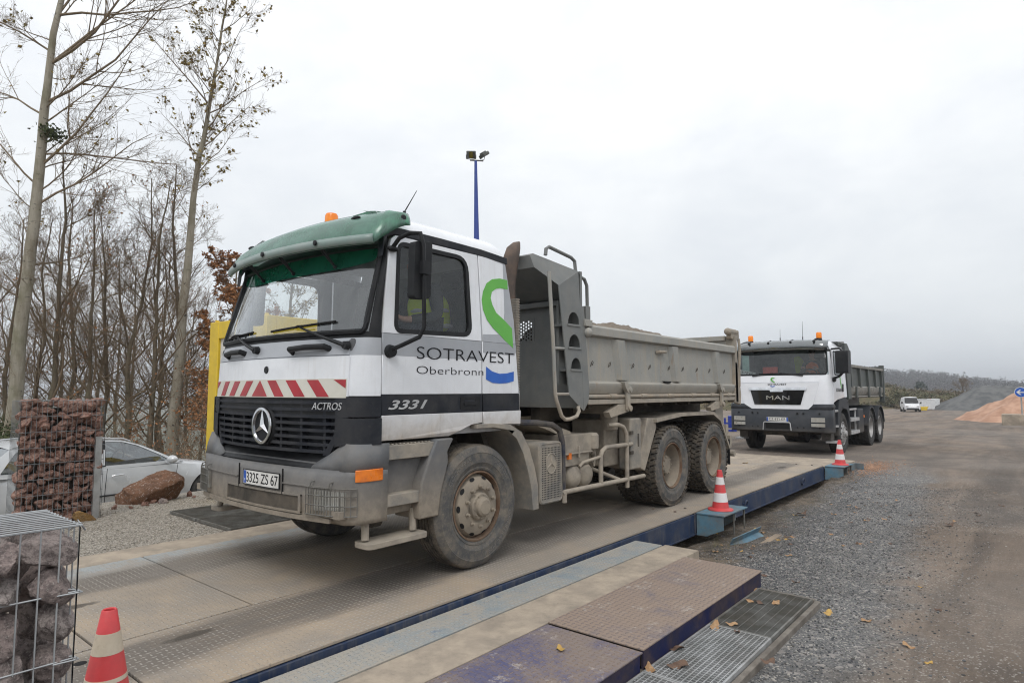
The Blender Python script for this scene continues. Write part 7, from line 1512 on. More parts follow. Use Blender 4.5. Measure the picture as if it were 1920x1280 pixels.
lm = [(0.46, vr+0.1, 0.8, 1.7), (0.52, vr-0.2, 0.7, 1.9), (0.56, vr+0.2, 0.85, 2.0), (0.60, vr, 0.7, 1.9), (0.68, vr-0.1, 0.9, 1.7), (0.78, vr+0.2, 0.9, 1.4), (0.5, vr+3.0, 0.8, 1.8), (0.62, vr+3.2, 1.05, 2.6), (0.74, vr+2.9, 0.95, 1.6)]+rand_limbs(rg, 30, 0.36, 1.6, (0.45, 1.1))
make_tree(t2, path, rads, lm, rg, CP2, leaf='leaf_yellow')
# five kinds of bare background tree, then copies of each tree and its parts
CB = dict(wob=0.12, up=0.07, rmin=0.0026, max=3, n=[7, 5, 3], ang=(0.35, 0.9), leaves=[0, 0, 0, 0, 0, 0, 0, 0, 0, 1], lsize=0.06)
protos = []
for i in range(5):
    rg = random.Random(40+i); H = rg.uniform(7.5, 10.5); e = empty('bare_tree', (0, 0, 0)); lean = Vector((rg.uniform(-.04, .09), rg.uniform(-.08, .04), 0))
    path = [Vector((0, 0, 0))+lean*z*1.0+Vector((rg.gauss(0, .10), rg.gauss(0, .10), z)) for z in np.linspace(0, H, 6)]; r0 = rg.uniform(0.07, 0.12); rads = [r0*(1-0.86*k/5) for k in range(6)]
    lm = rand_limbs(rg, 20, 0.16, 3.0, (0.45, 1.2))
    make_tree(e, path, rads, lm, rg, CB, 'twig_dark', 'bark_dark', 'leaf_brown' if i % 2 else None); protos.append([e, False])
def place_tree(k, x, y, sc, rz, label, group, name='bare_tree'):
    pr = protos[k]
    o = pr[0] if not pr[1] else copy_tree(pr[0]); pr[1] = True
    o.location = (x, y, gh(x, y)-0.1); o.rotation_euler = (0, 0, rz); o.scale = (sc, sc, sc*1.0); tag(o, label, 'tree', group); return o
rg = random.Random(77)
CX, CY = -4.05, -5.0
def polar(px, d):
    X = (px-960)/1170*d; return CX+0.769*d+0.639*X, CY+0.639*d-0.769*X
spots = [(-70, 17.0), (-30, 21.0), (8, 18.5), (40, 24), (70, 17.5), (100, 16.0), (128, 20), (150, 18), (172, 16.5), (196, 22), (205, 18), (228, 17), (245, 25), (258, 19), (282, 17), (300, 21), (316, 26), (345, 18), (360, 22), (378, 17.5), (395, 20), (90, 30), (215, 32), (330, 31), (430, 30)]
OW = 'first second third fourth fifth sixth seventh eighth ninth tenth eleventh twelfth thirteenth fourteenth fifteenth sixteenth seventeenth eighteenth nineteenth twentieth twenty-first'.split()
spots.sort(key=lambda p: (p[1] > 26, p[0]))
for i, (px, d) in enumerate(spots):
    x, y = polar(px, d); far_ = i > 20
    place_tree(i % 5, x, y, rg.uniform(0.85, 1.15)*(0.92 if px > 330 else 1.0)*(0.62 if px > 370 else 1), rg.uniform(0, 6.28), (OW[i-21]+' from the left of the thin bare trees far back in the wood') if i > 20 else (OW[i]+' dark bare tree from the left along the wood behind the silver car'), 'bare trees farther back in the wood' if far_ else 'bare trees at the front of the wood')
# beech that keeps brown leaves, behind the office cabin
be_ = empty('beech_tree', (0, 0, 0), label='small beech still holding rusty brown leaves, between the slender poplar and the truck visor', cat='tree'); x, y = polar(432, 17.5); be_.location = (x, y, gh(x, y)-0.1)
rg = random.Random(9); CBE = dict(wob=0.16, up=0.05, rmin=0.004, max=3, n=[8, 6, 4], ang=(0.5, 1.1), leaves=[1, 2, 3, 4], lsize=0.075)
make_tree(be_, [(0, 0, 0), (0.05, 0, 2), (0.0, 0.05, 4), (0.1, 0, 6.2)], [0.10, 0.085, 0.05, 0.015], rand_limbs(rg, 22, 0.2, 2.3, (0.15, 1.0)), rg, CBE, 'twig_dark', 'bark_dark', 'leaf_brown')
b3 = empty('young_tree', (0, 0, 0), label='thin young tree with a few yellow-green leaves, its twigs showing above the truck visor', cat='tree'); x, y = polar(545, 19); b3.location = (x, y, gh(x, y)-0.1)
rg = random.Random(19); make_tree(b3, [(0, 0, 0), (0.05, 0.1, 2.5), (0.0, 0.1, 5), (0.1, 0, 7.1)], [0.08, 0.06, 0.04, 0.012], rand_limbs(rg, 18, 0.3, 2.0, (0.3, 1.0)), rg, dict(CBE, leaves=[0, 0, 1, 1], n=[6, 5, 3]), 'twig_dark', 'bark_dark', 'leaf_yellow')
# undergrowth: brambles, saplings and fallen leaves on twigs, one uncountable mass
ug = MB(); ul = MB(); ui = MB(); rg = random.Random(8)
CU = dict(wob=0.25, up=0.02, rmin=0.003, max=2, n=[5, 4], ang=(0.4, 1.1), leaves=[0, 0, 1, 2], lsize=0.06)
for i in range(190):
    px = rg.uniform(-80, 480); d = rg.uniform(14.6, 21); x, y = polar(px, d); el = rg.uniform(0.7, 1.5)
    grow(ug, ul if px > 240 or rg.random() < 0.35 else None, (x, y, gh(x, y)), (math.cos(rg.uniform(0, 6.28))*math.cos(el), math.sin(rg.uniform(0, 6.28))*math.cos(el), math.sin(el)), rg.uniform(1.0, 3.4 if px > 300 else 2.4), 0.014, 0, rg, CU)
tag(ug.build('undergrowth', M['twig'], smooth=80, recalc=False), 'tangled bare brown twigs and saplings under the trees behind the silver car', 'undergrowth', kind='stuff')
tag(ul.build('undergrowth_leaves', M['leaf_brown'], smooth=0, recalc=False), 'withered rusty leaves clinging to the undergrowth under the trees', 'undergrowth', kind='stuff')
for i in range(8000):
    px = rg.gauss(20, 42); d = rg.uniform(14.5, 16.5); x, y = polar(px, d); h = rg.uniform(0, 1.0)**0.9*2.1*math.exp(-((px-20)/60)**2)*(1+0.4*mnoise.noise(Vector((x*1.5, y*1.5, 0))))
    add_leaf(ui, Vector((x, y, gh(x, y)+h)), rg.uniform(0.05, 0.10), rg)
tag(ui.build('ivy_bush', M['leaf_green'], smooth=0, recalc=False), 'low dark green ivy bush at the left edge, at the foot of the tallest poplar', 'bush')
# ivy clump on the tall poplar
iv = MB(); rg = random.Random(4)
for i in range(200): add_leaf(iv, Vector((0.33+rg.gauss(0, 0.13), -1.15+rg.gauss(0, 0.10), 8.85+rg.gauss(0, 0.10))), 0.08, rg)
iv.build('ivy_clump', M['leaf_green'], t1, smooth=0, recalc=False)
# ================================================================== far side of the yard
def heap(name, c, rad, h, mat, label, seed, n=64, sx=1.0, sy=1.0, ridge=None, kind=None, flat=0.0):
    mb = MB(); k = 22; cx, cy, cz = c
    for i in range(k+1):
        t = i/k
        for j in range(n):
            a = 2*math.pi*j/n; r = rad*t*(1+0.22*mnoise.noise(Vector((math.cos(a)*1.6, math.sin(a)*1.6, seed)))+0.06*mnoise.noise(Vector((math.cos(a)*7, math.sin(a)*7, seed)))); x, y = r*math.cos(a)*sx, r*math.sin(a)*sy
            z = h*min(1-flat, (1-t))/(1-flat); e_ = min(1, (1-t)*6); z += e_*(h*0.045*mnoise.noise(Vector((x*1.6, y*1.6, seed)))+h*0.085*mnoise.noise(Vector((x*3/rad, y*3/rad, seed)))+h*0.03*mnoise.noise(Vector((x*20/rad, y*20/rad, seed)))); z = max(z, 0.0)
            mb.v.append((x, y, z-0.05*(t == 1)))
    mb.f = [(i*n+j, i*n+(j+1) % n, (i+1)*n+(j+1) % n, (i+1)*n+j) for i in range(k) for j in range(n)]; mb.m = [0]*len(mb.f)
    o = mb.build(name, mat, smooth=60, loc=(cx, cy, cz)); tag(o, label, 'heap'); 
    if kind: o['kind'] = kind
    return o
M['sand'] = simple('pink_sand', (0.46, 0.285, 0.20), (0.34, 0.195, 0.13), 0.95, scale=1.6, bump=0.8, bscale=9)
M['grit'] = simple('dark_grey_grit', (0.085, 0.088, 0.09), (0.145, 0.147, 0.145), 0.95, scale=0.9, bump=0.8, bscale=7)
M['grit_pale'] = simple('pale_grey_grit', (0.20, 0.20, 0.195), (0.235, 0.235, 0.23), 0.95, scale=0.5, bump=0.6, bscale=7)
def pp(px, py, d): return (-4.05+0, 0, 0) if False else tuple(Vector((-4.05, -5.0, 1.53))+(FW+RT*((px-960)/1170)-UP*((py-640)/1170))*d)
x, y, z = pp(1935, 790, 41); heap('sand_heap', (x, y-0.6, gh(x, y)-0.05), 4.7, 2.6, M['sand'], 'pink sand heap behind the round blue sign at the right edge', 3)
x, y, z = pp(1880, 772, 82); heap('grit_heap', (x+1, y, gh(x, y)-0.2), 10.5, 3.45, M['grit'], 'large dark grey grit heap behind the pink sand heap', 7, flat=0.28)
x, y, z = pp(1830, 768, 100); heap('grit_heap', (x+2, y+1, gh(x, y)-0.2), 8.0, 2.5, M['grit_pale'], 'paler grey grit heap half hidden behind the large dark one', 8)
x, y, z = pp(1900, 768, 75); heap('grit_heap', (x, y-1, gh(x, y)-0.2), 5.2, 2.1, simple('wet_black_grit', (0.035, 0.035, 0.036), (0.05, 0.05, 0.05), 0.9, bump=0.6, bscale=7), 'small black grit heap lying against the large grey one', 9)
# round blue arrow sign in a concrete block
sx_, sy_, _ = pp(1914, 735, 34.5); sz_ = gh(sx_, sy_)
SG = empty('arrow_sign', (sx_, sy_, sz_), 0, 'round blue sign with a white left arrow, on a grey post by the sand heap', 'sign')
dz_ = math.atan2(-5.0-sy_, -4.05-sx_); SG.rotation_euler = (0, 0, dz_)      # +x of the sign faces the yard entrance
ph = 1.50+0.0*sz_
MB().tube([(0, 0, 0), (0, 0, 1.9)], 0.035, 10).build('post', M['galv'], SG)
zc_ = 1.44-sz_+0.0
d_ = MB(); d_.lathe([(0.001, 0.055), (0.265, 0.055), (0.28, 0.05), (0.28, 0.036), (0.001, 0.036)], (0, 0, zc_), 'x', 36); do = d_.build('disc', simple('sign_white_rim', (0.72, 0.73, 0.74), rough=0.4), SG)
d_ = MB(); d_.lathe([(0.001, 0.060), (0.258, 0.060), (0.258, 0.0555)], (0, 0, zc_), 'x', 36); d_.build('blue_face', simple('sign_blue', (0.01, 0.10, 0.50), rough=0.4), do)
a_ = MB(); ar = [(-0.20, 0.0), (-0.04, 0.15), (0.03, 0.15), (-0.075, 0.035), (0.20, 0.035), (0.20, -0.035), (-0.075, -0.035), (0.03, -0.15), (-0.04, -0.15)]
a_.prism([(-p[0]*-1, zc_+p[1]) for p in ar], 'x', 0.061, 0.065); a_.build('arrow', M['plate_white'], do)
MB().box(-0.45, 0.45, -0.9, 0.35, -0.05, 0.62).build('concrete_block', M['concrete'], SG, bevel=0.04)
# white van, white containers, yellow bin
M['van_white'] = simple('van_white', (0.72, 0.73, 0.74), rough=0.35)
x, y, z = pp(1707, 770, 74); VZ = gh(x, y)
VN = empty('white_van', (x, y, VZ), math.atan2(-5-y, -4.05-x)+0.12, 'small white van facing the camera far across the yard', 'van')
lv = MB(); secs = [(-2.1, 0.35, 1.70, 0.80), (0.0, 0.30, 1.80, 0.84), (0.55, 0.3, 1.74, 0.80), (1.30, 0.3, 1.02, 0.80), (1.95, 0.3, 0.86, 0.76), (2.1, 0.35, 0.60, 0.68)]; ring = []
for sx0, b, t, h in secs: ring.append([(sx0, -h, b), (sx0, -h*1.02, lerp(b, t, 0.45) if t < 1.2 else 0.95), (sx0, -h*(0.82 if t > 1.2 else 0.9), t-0.05), (sx0, 0, t), (sx0, h*(0.82 if t > 1.2 else 0.9), t-0.05), (sx0, h*1.02, lerp(b, t, 0.45) if t < 1.2 else 0.95), (sx0, h, b)])
lv.v = [p for r0 in ring for p in r0]; lv.f = [(i*7+j, i*7+(j+1) % 7, (i+1)*7+(j+1) % 7, (i+1)*7+j) for i in range(5) for j in range(7)]+[tuple(range(7)), tuple(range(35, 42))]; lv.m = [0]*len(lv.f); lv.build('body', M['van_white'], VN, bevel=0.03)
MB().add([(0.60, -0.62, 1.66), (0.60, 0.62, 1.66), (1.30, 0.70, 1.08), (1.30, -0.70, 1.08)], [(0, 1, 2, 3)]).build('windscreen', M['black_gloss'], VN, loc=(0.03, 0, 0.03))
for s in (-1, 1):
    for xw in (1.35, -1.35): MB().tube([(xw, s*0.65, 0.3), (xw, s*0.86, 0.3)], 0.3, 20).build('wheel', M['tyre_clean'], VN)
    MB().box(2.02, 2.09, min(s*0.42, s*0.66), max(s*0.42, s*0.66), 0.62, 0.76).build('headlight', M['alu'], VN)
    MB().box(0.95, 1.1, min(s*0.86, s*1.0), max(s*0.86, s*1.0), 1.0, 1.2).build('wing_mirror', M['black'], VN)
MB().box(2.03, 2.13, -0.62, 0.62, 0.30, 0.52).build('front_bumper', M['car_trim'], VN, bevel=0.02)
x, y, z = pp(1734, 768, 84); CB_ = empty('white_container', (x, y, gh(x, y)), math.atan2(-5-y, -4.05-x), 'low white container standing to the right of the small white van', 'container')
c_ = MB(); c_.box(-1, 1, -1.15, 1.15, 0.1, 1.35)
for i in range(11): c_.box(1.0, 1.03, -1.1+i*0.2, -1.02+i*0.2, 0.15, 1.3)
c_.build('body', M['van_white'], CB_, bevel=0.01); MB().box(1.03, 1.06, -1.17, -1.12, 0.1, 1.38).build('corner_post', M['rust'], CB_); MB().box(-1.02, 1.04, -1.17, 1.17, 1.35, 1.42).build('lid', M['van_white'], CB_)
x, y, z = pp(1751, 768, 87); CB2 = empty('white_container', (x, y, gh(x, y)), math.atan2(-5-y, -4.05-x)+0.3, 'narrow white container with a rusty edge, right beside the low white one', 'container')
c_ = MB(); c_.box(-0.7, 0.7, -0.55, 0.55, 0.05, 1.42); c_.build('body', M['van_white'], CB2, bevel=0.01); MB().box(0.70, 0.73, -0.57, -0.50, 0.05, 1.45).build('corner_post', M['red_paint'], CB2)
x, y, z = pp(1729, 770, 78); YB = empty('yellow_skip', (x, y, gh(x, y)), 0.4, 'small yellow skip on the ground in front of the low white container', 'skip'); MB().prism([(-0.5, 0.45), (-0.35, 0.02), (0.35, 0.02), (0.5, 0.45)], 'x', -0.6, 0.6).build('body', M['yellow'], YB, bevel=0.01); MB().tube([(-0.65, -0.5, 0.45), (0.65, -0.5, 0.45)], 0.03, 6).build('rim', M['yellow'], YB)
# blue racks seen between the two trucks
M['rack_blue'] = simple('blue_rack_paint', (0.015, 0.04, 0.30), rough=0.5)
for (px, d, w_, h_, lab) in ((1366, 26, 0.35, 0.55, 'blue steel trestle behind the nearest truck, left of the blue bin'), (1382, 27, 0.75, 0.62, 'blue bin with a white label, between the two trucks')):
    x, y, z = pp(px, 778, d); e = empty('blue_bin' if w_ > .5 else 'blue_trestle', (x, y, gh(x, y)), math.atan2(-5-y, -4.05-x), lab, 'bin' if w_ > .5 else 'trestle')
    b_ = MB(); 
    if w_ > .5: b_.box(-0.3, 0.3, -w_/2, w_/2, 0.1, h_); b_.build('body', M['rack_blue'], e, bevel=0.02); MB().box(0.30, 0.31, -0.05, 0.2, 0.35, 0.5).build('label', M['plate_white'], e)
    else:
        for yy_ in (-0.15, 0.15): b_.box(-0.05, 0.05, yy_-0.04, yy_+0.04, 0, h_)
        b_.box(-0.05, 0.05, -0.3, 0.3, 0.0, 0.08); b_.box(-0.04, 0.04, -0.11, 0.11, 0.3, 0.36); b_.build('frame', M['rack_blue'], e)
# embankment, scrub, far wood on a ridge
def scrubmat():
    N = NT('rough_grass_bank'); c = N.mix(N.mr(N.noise(0.25, 6, 0.7), 0.35, 0.65), (0.085, 0.085, 0.04), (0.15, 0.115, 0.07)); c = N.mix(N.mr(N.noise(1.4, 6, 0.75), 0.5, 0.65), c, (0.06, 0.065, 0.03)); N.bump(N.noise(2, 6, 0.8), 1.0, 0.3); return N.done(c, 0.95, spec=0.1)
def polarw(px, d): X = (px-960)/1170*d; return CX+0.769*d+0.639*X, CY+0.639*d-0.769*X
bk = MB(); rg = random.Random(12); nA, nB = 90, 14
for i in range(nA+1):
    px = lerp(1180, 2300, i/nA)
    for j in range(nB+1):
        d = lerp(92, 150, j/nB); x, y = polarw(px, d+6*mnoise.noise(Vector((px*0.01, 0, 4)))); hgt = interp(px, [(1180, 3.0), (1600, 3.6), (1660, 3.6), (1700, 2.6), (1760, 2.5), (1850, 2.2), (2300, 2.6)])
        bk.v.append((x, y, gh(x, y)+sstep(0, 0.35, j/nB)*hgt*(1+0.18*mnoise.noise(Vector((x*0.08, y*0.08, 1))))-0.1))
bk.f = [(i*(nB+1)+j, i*(nB+1)+j+1, (i+1)*(nB+1)+j+1, (i+1)*(nB+1)+j) for i in range(nA) for j in range(nB)]; bk.m = [0]*len(bk.f)
tag(bk.build('embankment', scrubmat(), smooth=80), kind='structure')
def bankz(x, y, px, d):
    hgt = interp(px, [(1180, 3.0), (1600, 3.6), (1660, 3.6), (1700, 2.6), (1760, 2.5), (1850, 2.2), (2300, 2.6)]); return gh(x, y)+sstep(0, 0.35, (d-92)/58)*hgt-0.2
M['scrub'] = leafm('scrub_leaves', (0.085, 0.095, 0.035), (0.14, 0.105, 0.055), (0.06, 0.07, 0.03)); M['scrub_brown'] = leafm('brown_scrub', (0.13, 0.09, 0.055), (0.10, 0.085, 0.05), (0.16, 0.12, 0.075))
sc1 = MB(); sc2 = MB()
for i in range(520):
    px = rg.uniform(1300, 2050); d = rg.uniform(90, 128); x, y = polarw(px, d); R0 = rg.uniform(0.5, 1.5); zb = bankz(x, y, px, d); mb = sc1 if mnoise.noise(Vector((x*0.07, y*0.07, 2)))+rg.uniform(-.3, .3) > 0 else sc2
    for k in range(46):
        a, b = rg.uniform(0, 6.28), math.acos(rg.uniform(-0.2, 1)); q = R0*rg.uniform(0.5, 1.0); add_leaf(mb, Vector((x+q*math.cos(a)*math.sin(b), y+q*math.sin(a)*math.sin(b), zb+q*math.cos(b)*0.8)), rg.uniform(0.15, 0.4), rg)
tag(sc1.build('scrub', M['scrub'], smooth=0, recalc=False), 'olive green scrub covering the bank beyond the yard', 'scrub', kind='stuff'); tag(sc2.build('scrub_brown', M['scrub_brown'], smooth=0, recalc=False), 'withered brown scrub covering the bank beyond the yard', 'scrub', kind='stuff')
def far_bush(px, d, w_, h_, mat, name, label, cat, seed, n=900, twig=False):
    rg = random.Random(seed); x, y = polarw(px, d); e = empty(name, (x, y, bankz(x, y, px, max(d, 92))), label=label, cat=cat); l_ = MB()
    for k in range(n):
        a, b = rg.uniform(0, 6.28), math.acos(rg.uniform(-0.3, 1)); q = rg.uniform(0.45, 1.0)*(1+0.35*mnoise.noise(Vector((math.cos(a)*1.6, math.sin(a)*1.6, math.cos(b)*2+seed)))); add_leaf(l_, Vector((q*w_*math.cos(a)*math.sin(b), q*w_*math.sin(a)*math.sin(b), h_*0.45+q*h_*0.55*math.cos(b))), rg.uniform(0.15, 0.35), rg)
    l_.build('crown', mat, e, smooth=0, recalc=False); t_ = MB()
    for k in range(5): t_.tube([(0, 0, 0), (rg.uniform(-.5, .5)*w_, rg.uniform(-.5, .5)*w_, h_*0.7)], [0.09, 0.03], 5)
    t_.build('trunk', M['bark_dark'], e); return e
far_bush(1682, 96, 1.6, 2.6, M['scrub'], 'bush', 'rounded dark green bush on the bank just right of the second truck tail', 'bush', 1)
far_bush(1660, 94, 1.3, 2.0, M['scrub'], 'bush', 'low green bush half hidden by the second truck tail', 'bush', 2)
far_bush(1724, 135, 1.2, 2.3, leafm('dark_conifer', (0.035, 0.055, 0.045), (0.05, 0.07, 0.055), (0.03, 0.045, 0.04)), 'conifer_tree', 'small dark blue-green conifer on the bank above the white container', 'tree', 3, 300)
bt4 = empty('bare_bush_tree', (0, 0, 0), label='bare round-headed tree on the skyline left of the grey grit heap', cat='tree'); x, y = polarw(1803, 128); bt4.location = (x, y, bankz(x, y, 1803, 128)); rg = random.Random(6)
make_tree(bt4, [(0, 0, 0), (0.05, 0, 1.5), (0, 0.1, 3.0)], [0.2, 0.14, 0.06], [(rg.uniform(0.3, 1), rg.uniform(0, 6.28), rg.uniform(0.3, 1.2), rg.uniform(1.8, 3.0)) for _ in range(22)], rg, dict(CBE, rmin=0.02, leaves=[0, 0, 1], lsize=0.3, n=[6, 4, 3]), 'twig_dark', 'bark_dark', 'scrub_brown') if False else make_tree(bt4, [(0, 0, 0), (0.05, 0, 1.2), (0, 0.1, 2.3)], [0.14, 0.10, 0.05], [(rg.uniform(0.3, 1), rg.uniform(0, 6.28), rg.uniform(0.3, 1.2), rg.uniform(1.4, 2.2)) for _ in range(16)], rg, dict(CBE, rmin=0.014, n=[6, 4, 2]), 'twig_dark', 'bark_dark', None)
# ridge with bare wood
ridge = [(900, 32), (1250, 30), (1500, 27), (1650, 23), (1720, 18.5), (1800, 13), (1900, 6.5), (1960, 4), (2300, 0)]
hl = MB(); nA, nB = 120, 12
def ridz(px, t): return interp(px, ridge)*sstep(0, 1, t)*0.80-4+0.0
for i in range(nA+1):
    px = lerp(900, 2400, i/nA)
    for j in range(nB+1):
        t = j/nB; d = lerp(380, 640, t); x, y = polarw(px, d); z = (ridz(px, t)*1.1 if j < nB else -10)+3*mnoise.noise(Vector((x*0.01, y*0.01, 0)))
        hl.v.append((x, y, z))
hl.f = [(i*(nB+1)+j, i*(nB+1)+j+1, (i+1)*(nB+1)+j+1, (i+1)*(nB+1)+j) for i in range(nA) for j in range(nB)]; hl.m = [0]*len(hl.f)
M['wood_floor'] = simple('wooded_hill', (0.075, 0.065, 0.055), (0.06, 0.055, 0.045), 0.95, scale=0.05)
tag(hl.build('hill', M['wood_floor'], smooth=80), kind='structure')
wm = []
for nm, a, b in (('far_wood', (0.095, 0.082, 0.072), (0.075, 0.064, 0.056)), ): M['far_wood'] = simple('bare_far_wood', (0.07, 0.06, 0.053), (0.048, 0.042, 0.038), 0.95, scale=0.12)
fwd = MB(); rg = random.Random(21)
for i in range(2600):
    px = rg.uniform(1000, 2250); t = rg.uniform(0.02, 0.93)**0.9; d = lerp(380, 640, t); x, y = polarw(px, d); z = ridz(px, t)*1.1+3*mnoise.noise(Vector((x*0.01, y*0.01, 0))); H = rg.uniform(7, 11)*(1.0 if t < 0.8 else 0.85); W_ = rg.uniform(2.0, 3.6)
    cx, cy, cz = x, y, z+H*0.55
    for k in range(40):
        a, b = rg.uniform(0, 6.28), math.acos(rg.uniform(-1, 1)); q = rg.uniform(0.55, 1.05); p = Vector((cx+q*W_*math.cos(a)*math.sin(b), cy+q*W_*math.sin(a)*math.sin(b), cz+q*H*0.5*math.cos(b))); add_leaf(fwd, p, rg.uniform(0.7, 1.5), rg)
tag(fwd.build('far_wood', M['far_wood'], smooth=0, recalc=False), 'bare grey-brown wood covering the far ridge under the sky', 'wood', kind='stuff')
# ================================================================== litter: leaves and loose gravel
M['dry_leaf'] = leafm('dry_leaf_tan', (0.40, 0.26, 0.14), (0.33, 0.19, 0.09), (0.24, 0.13, 0.06)); M['dry_leaf_dark'] = leafm('dry_leaf_dark', (0.11, 0.065, 0.04), (0.08, 0.05, 0.035), (0.15, 0.08, 0.05)); M['dry_leaf_yellow'] = leafm('dry_leaf_yellow', (0.50, 0.33, 0.08), (0.42, 0.26, 0.07), (0.3, 0.17, 0.05))
def leaf_mesh(seed, mat):
    rg = random.Random(seed); n = 18; vs = [(0, 0, 0)]; c1, c2 = rg.uniform(0.1, 0.5), rg.uniform(-0.4, 0.4)
    for ring_ in (0.5, 1.0):
        for i in range(n):
            a = 2*math.pi*i/n; r = ring_*0.5*(0.75+0.35*math.cos(a)**2+0.12*math.sin(5*a+seed)); x, y = r*math.cos(a)*1.15, r*math.sin(a); z = c1*x*x*0.9+c2*y*y+0.12*math.sin(3*a+seed)*ring_**2; vs.append((x, y, z))
    fs = [(0, 1+i, 1+(i+1) % n) for i in range(n)]+[(1+i, 1+n+i, 1+n+(i+1) % n, 1+(i+1) % n) for i in range(n)]
    m = len(vs); vs += [(0.55, 0, c1*0.3*0.9), (0.95, 0.1, 0.3), (0.55, 0.03, c1*0.3*0.9)]; fs.append((m, m+1, m+2))
    me = bpy.data.meshes.new('fallen_leaf'); me.from_pydata(vs, [], fs); me.materials.append(mat); me.polygons.foreach_set('use_smooth', [True]*len(me.polygons)); return me
LM = {k: [leaf_mesh(s+i*7, M[m]) for i in range(4)] for s, (k, m) in enumerate((('tan', 'dry_leaf'), ('dark', 'dry_leaf_dark'), ('yellow', 'dry_leaf_yellow')))}
rg = random.Random(31)
def leaf(x, y, z, s, k, label, group=None):
    o = bpy.data.objects.new('fallen_leaf', rg.choice(LM[k])); COL.objects.link(o); o.location = (x, y, z+s*0.04); o.rotation_euler = (rg.uniform(-.2, .2), rg.uniform(-.2, .2), rg.uniform(0, 6.28)); o.scale = (s, s*0.85, s*0.8); tag(o, label, 'leaf', group); return o
def atp(px, py, z):
    r = FW+RT*((px-960)/1170)-UP*((py-640)/1170); t = (z-1.53)/r.z; return -4.05+r.x*t, -5.0+r.y*t
GL = 'leaves fallen by the gratings'
for px, py, z, s, k, lab in ((1051, 1217, -0.06, 0.07, 'yellow', 'curled yellow-brown leaf lying alone on the worn blue ramp plate'), (1406, 1127, gz, 0.06, 'tan', 'small tan leaf, left one of three on the finely slotted grating'), (1424, 1130, gz, 0.075, 'dark', 'dark leaf between two tan ones on the finely slotted grating'), (1455, 1130, gz, 0.085, 'tan', 'pale tan leaf, right one of three on the finely slotted grating'),
    (1341, 1174, gz, 0.10, 'tan', 'tan leaf at the top left corner of the square mesh grating'), (1373, 1170, gz, 0.08, 'tan', 'tan leaf standing on the frame between the two gratings'), (1382, 1183, gz, 0.06, 'dark', 'small dark leaf beside the frame between the two gratings'), (1266, 1216, gz, 0.10, 'dark', 'dark curled leaf on the square mesh grating by the blue flange'), (1272, 1248, gz, 0.11, 'dark', 'large dark leaf in the middle of the square mesh grating'), (1217, 1253, gz, 0.09, 'tan', 'brown leaf at the lower left of the square mesh grating'),
    (1419, 1056, -0.22, 0.085, 'tan', 'pale leaf on the gravel beyond the far corner of the ramp plate'), (1414, 1103, gz, 0.07, 'tan', 'leaf wedged in the far left corner of the finely slotted grating'), (1553, 1149, -0.2, 0.09, 'yellow', 'yellow leaf lying on the gravel right of the gratings'), (1503, 1160, -0.22, 0.10, 'tan', 'tan leaf on the gravel against the grating kerb'), (1780, 983, -0.2, 0.11, 'dark', 'single dark leaf lying out on the brown road surface'), (1503, 962, -0.28, 0.15, 'dark', 'big rusty leaf on the soil below the middle of the navy beam'), (1340, 1000, -0.3, 0.08, 'yellow', 'yellow leaf beside the middle bracket'), (1397, 868, 0.0, 0.13, 'yellow', 'yellow leaf on the weighbridge deck behind the rear wheel'), (1440, 1240, gz, 0.08, 'dark', 'dark leaf against the outer frame of the gratings')):
    x, y = atp(px, py, z); leaf(x, y, z, s, k, lab)
n_l = 0
while n_l < 110:
    x, y = rg.uniform(0.0, 9.5), rg.uniform(-4.6, -2.0)
    if x < 2.1 and y > -3.7: continue
    if rg.random() > (1.0 if y > -3.4 else 0.35): continue
    leaf(x, y, gh(x, y)+0.004, rg.uniform(0.025, 0.07), rg.choice(['tan', 'tan', 'tan', 'dark', 'dark', 'dark', 'yellow']), 'one of many small dry leaves scattered on the gravel along the weighbridge', 'dry leaves scattered along the weighbridge'); n_l += 1
# loose gravel, uncountable: three sizes of real stones near the camera
def ico(): 
    bm = bmesh.new(); bmesh.ops.create_icosphere(bm, subdivisions=1, radius=0.5); v = np.array([p.co for p in bm.verts]); f = np.array([[q.index for q in p.verts] for p in bm.faces]); bm.free(); return v, f
iv_, if_ = ico()
def scatter(name, n, region, smin, smax, mats, label, seed, zf):
    r_ = np.random.default_rng(seed); V = []; F = []; MI_ = []; c = 0; rgl = random.Random(seed)
    while c < n:
        x, y = region(rgl); z = zf(x, y); s = smin+(smax-smin)*rgl.random()**2.5; v = iv_*(1+r_.uniform(-0.28, 0.28, (len(iv_), 1)))*s*np.array([1.2, 0.95, 0.62]); a = rgl.uniform(0, 6.28); ca, sa = math.cos(a), math.sin(a); v = v @ np.array([[ca, sa, 0], [-sa, ca, 0], [0, 0, 1]])+np.array([x, y, z+s*0.12]); V.append(v); F.append(if_+c*len(iv_)); MI_ += [rgl.randrange(len(mats))]*len(if_); c += 1
    V = np.concatenate(V); F = np.concatenate(F); me = bpy.data.meshes.new(name); me.from_pydata(V.tolist(), [], F.tolist())
    for m in mats: me.materials.append(m)
    me.polygons.foreach_set('material_index', MI_); o = bpy.data.objects.new(name, me); COL.objects.link(o); tag(o, label, 'gravel', kind='stuff'); return o
gms = [simple('gravel_a', (0.07, 0.073, 0.08), rough=0.9), simple('gravel_b', (0.13, 0.133, 0.14), rough=0.9), simple('gravel_c', (0.21, 0.21, 0.205), rough=0.9), simple('gravel_d', (0.33, 0.31, 0.28), rough=0.9), simple('gravel_e', (0.10, 0.095, 0.09), rough=0.9)]
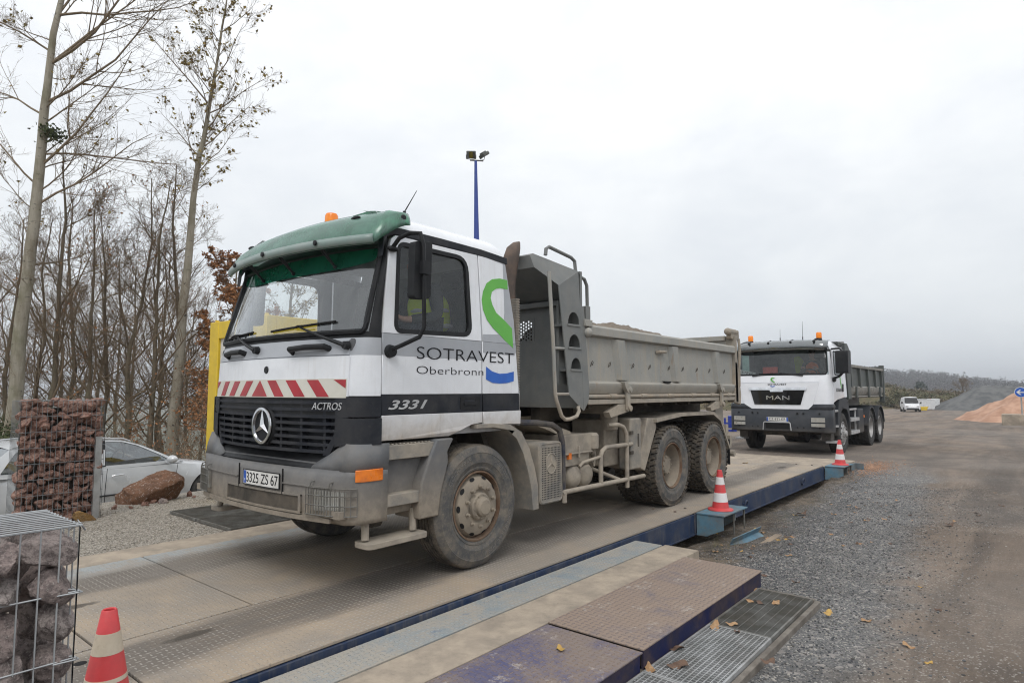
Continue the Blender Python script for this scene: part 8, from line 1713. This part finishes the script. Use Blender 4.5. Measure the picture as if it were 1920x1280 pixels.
def regR(r):
    while True:
        x = -1.5+11*r.random()**1.7; y = r.gauss(-3.35, 0.45) if r.random() < 0.85 else r.uniform(-4.6, -2.0)
        if y > -1.75 or (x < 1.62 and y > -3.61) or (x < 2.2 and y > -2.9): continue
        return x, y
scatter('loose_gravel', 21000, regR, 0.005, 0.021, gms, 'loose grey gravel strewn between the weighbridge and the road', 1, gh)
def regRoad(r): return -1.5+9*r.random()**1.6, r.uniform(-7, -4.1)
scatter('road_grit', 2600, regRoad, 0.004, 0.014, [gms[2], gms[3], gms[1]], 'fine pale grit on the brown road surface', 2, gh)
gml = [simple('beige_gravel_a', (0.30, 0.265, 0.215), rough=0.9), simple('beige_gravel_b', (0.20, 0.18, 0.15), rough=0.9), simple('beige_gravel_c', (0.42, 0.385, 0.33), rough=0.9)]
def regS(r): a, q = r.uniform(0, 6.28), abs(r.gauss(0, 0.5)); return 11.25+q*1.3*math.cos(a), -2.3+q*0.55*math.sin(a)
scatter('sand_spill', 2600, regS, 0.008, 0.03, [simple('orange_sand_a', (0.42, 0.25, 0.16), rough=0.95), simple('orange_sand_b', (0.30, 0.18, 0.12), rough=0.95)], 'thin spill of orange-pink sand on the gravel beside the far cone', 6, gh)
def regL(r): return r.uniform(-3.2, 1.2), 1.9+3.2*r.random()
scatter('beige_gravel', 8000, regL, 0.008, 0.024, gml, 'beige gravel around the cage of red stones and the floor gratings', 3, gh)
def regD(r): return r.uniform(-2.5, 4), r.uniform(-1.6, 1.4)
M['grass'] = leafm('dry_grass', (0.16, 0.14, 0.06), (0.12, 0.12, 0.045), (0.09, 0.09, 0.035)); gt = MB(); rg = random.Random(14)
for i in range(700):
    x, y = rg.uniform(2.4, 9), rg.gauss(-2.25, 0.2); 
    if mnoise.noise(Vector((x*1.5, y*2, 8))) < 0.05 or y > -1.8: continue
    h = rg.uniform(0.03, 0.13); a = rg.uniform(0, 6.28); z = gh(x, y); dx, dy = math.cos(a)*h*0.5, math.sin(a)*h*0.5; gt.add([(x-0.002, y, z), (x+0.003, y, z), (x+dx, y+dy, z+h)], [(0, 1, 2)])
tag(gt.build('grass_tufts', M['grass'], smooth=0, recalc=False), 'thin dry grass tufts in the soil along the navy beam', 'grass', kind='stuff')
# ================================================================== haze
hz = MB().box(-420, 3600, -1600, 3600, -60, 70).build('haze', [bpy.data.materials.new('haze_air')], smooth=0); tag(hz, kind='stuff')
hm = hz.data.materials[0]; hm.use_nodes = True; hm.node_tree.nodes.remove(hm.node_tree.nodes['Principled BSDF']); pv = hm.node_tree.nodes.new('ShaderNodeVolumePrincipled'); pv.inputs['Color'].default_value = (0.90, 0.94, 1.0, 1); pv.inputs['Density'].default_value = 0.0007; pv.inputs['Anisotropy'].default_value = 0.2
hm.node_tree.links.new(pv.outputs[0], hm.node_tree.nodes['Material Output'].inputs['Volume'])
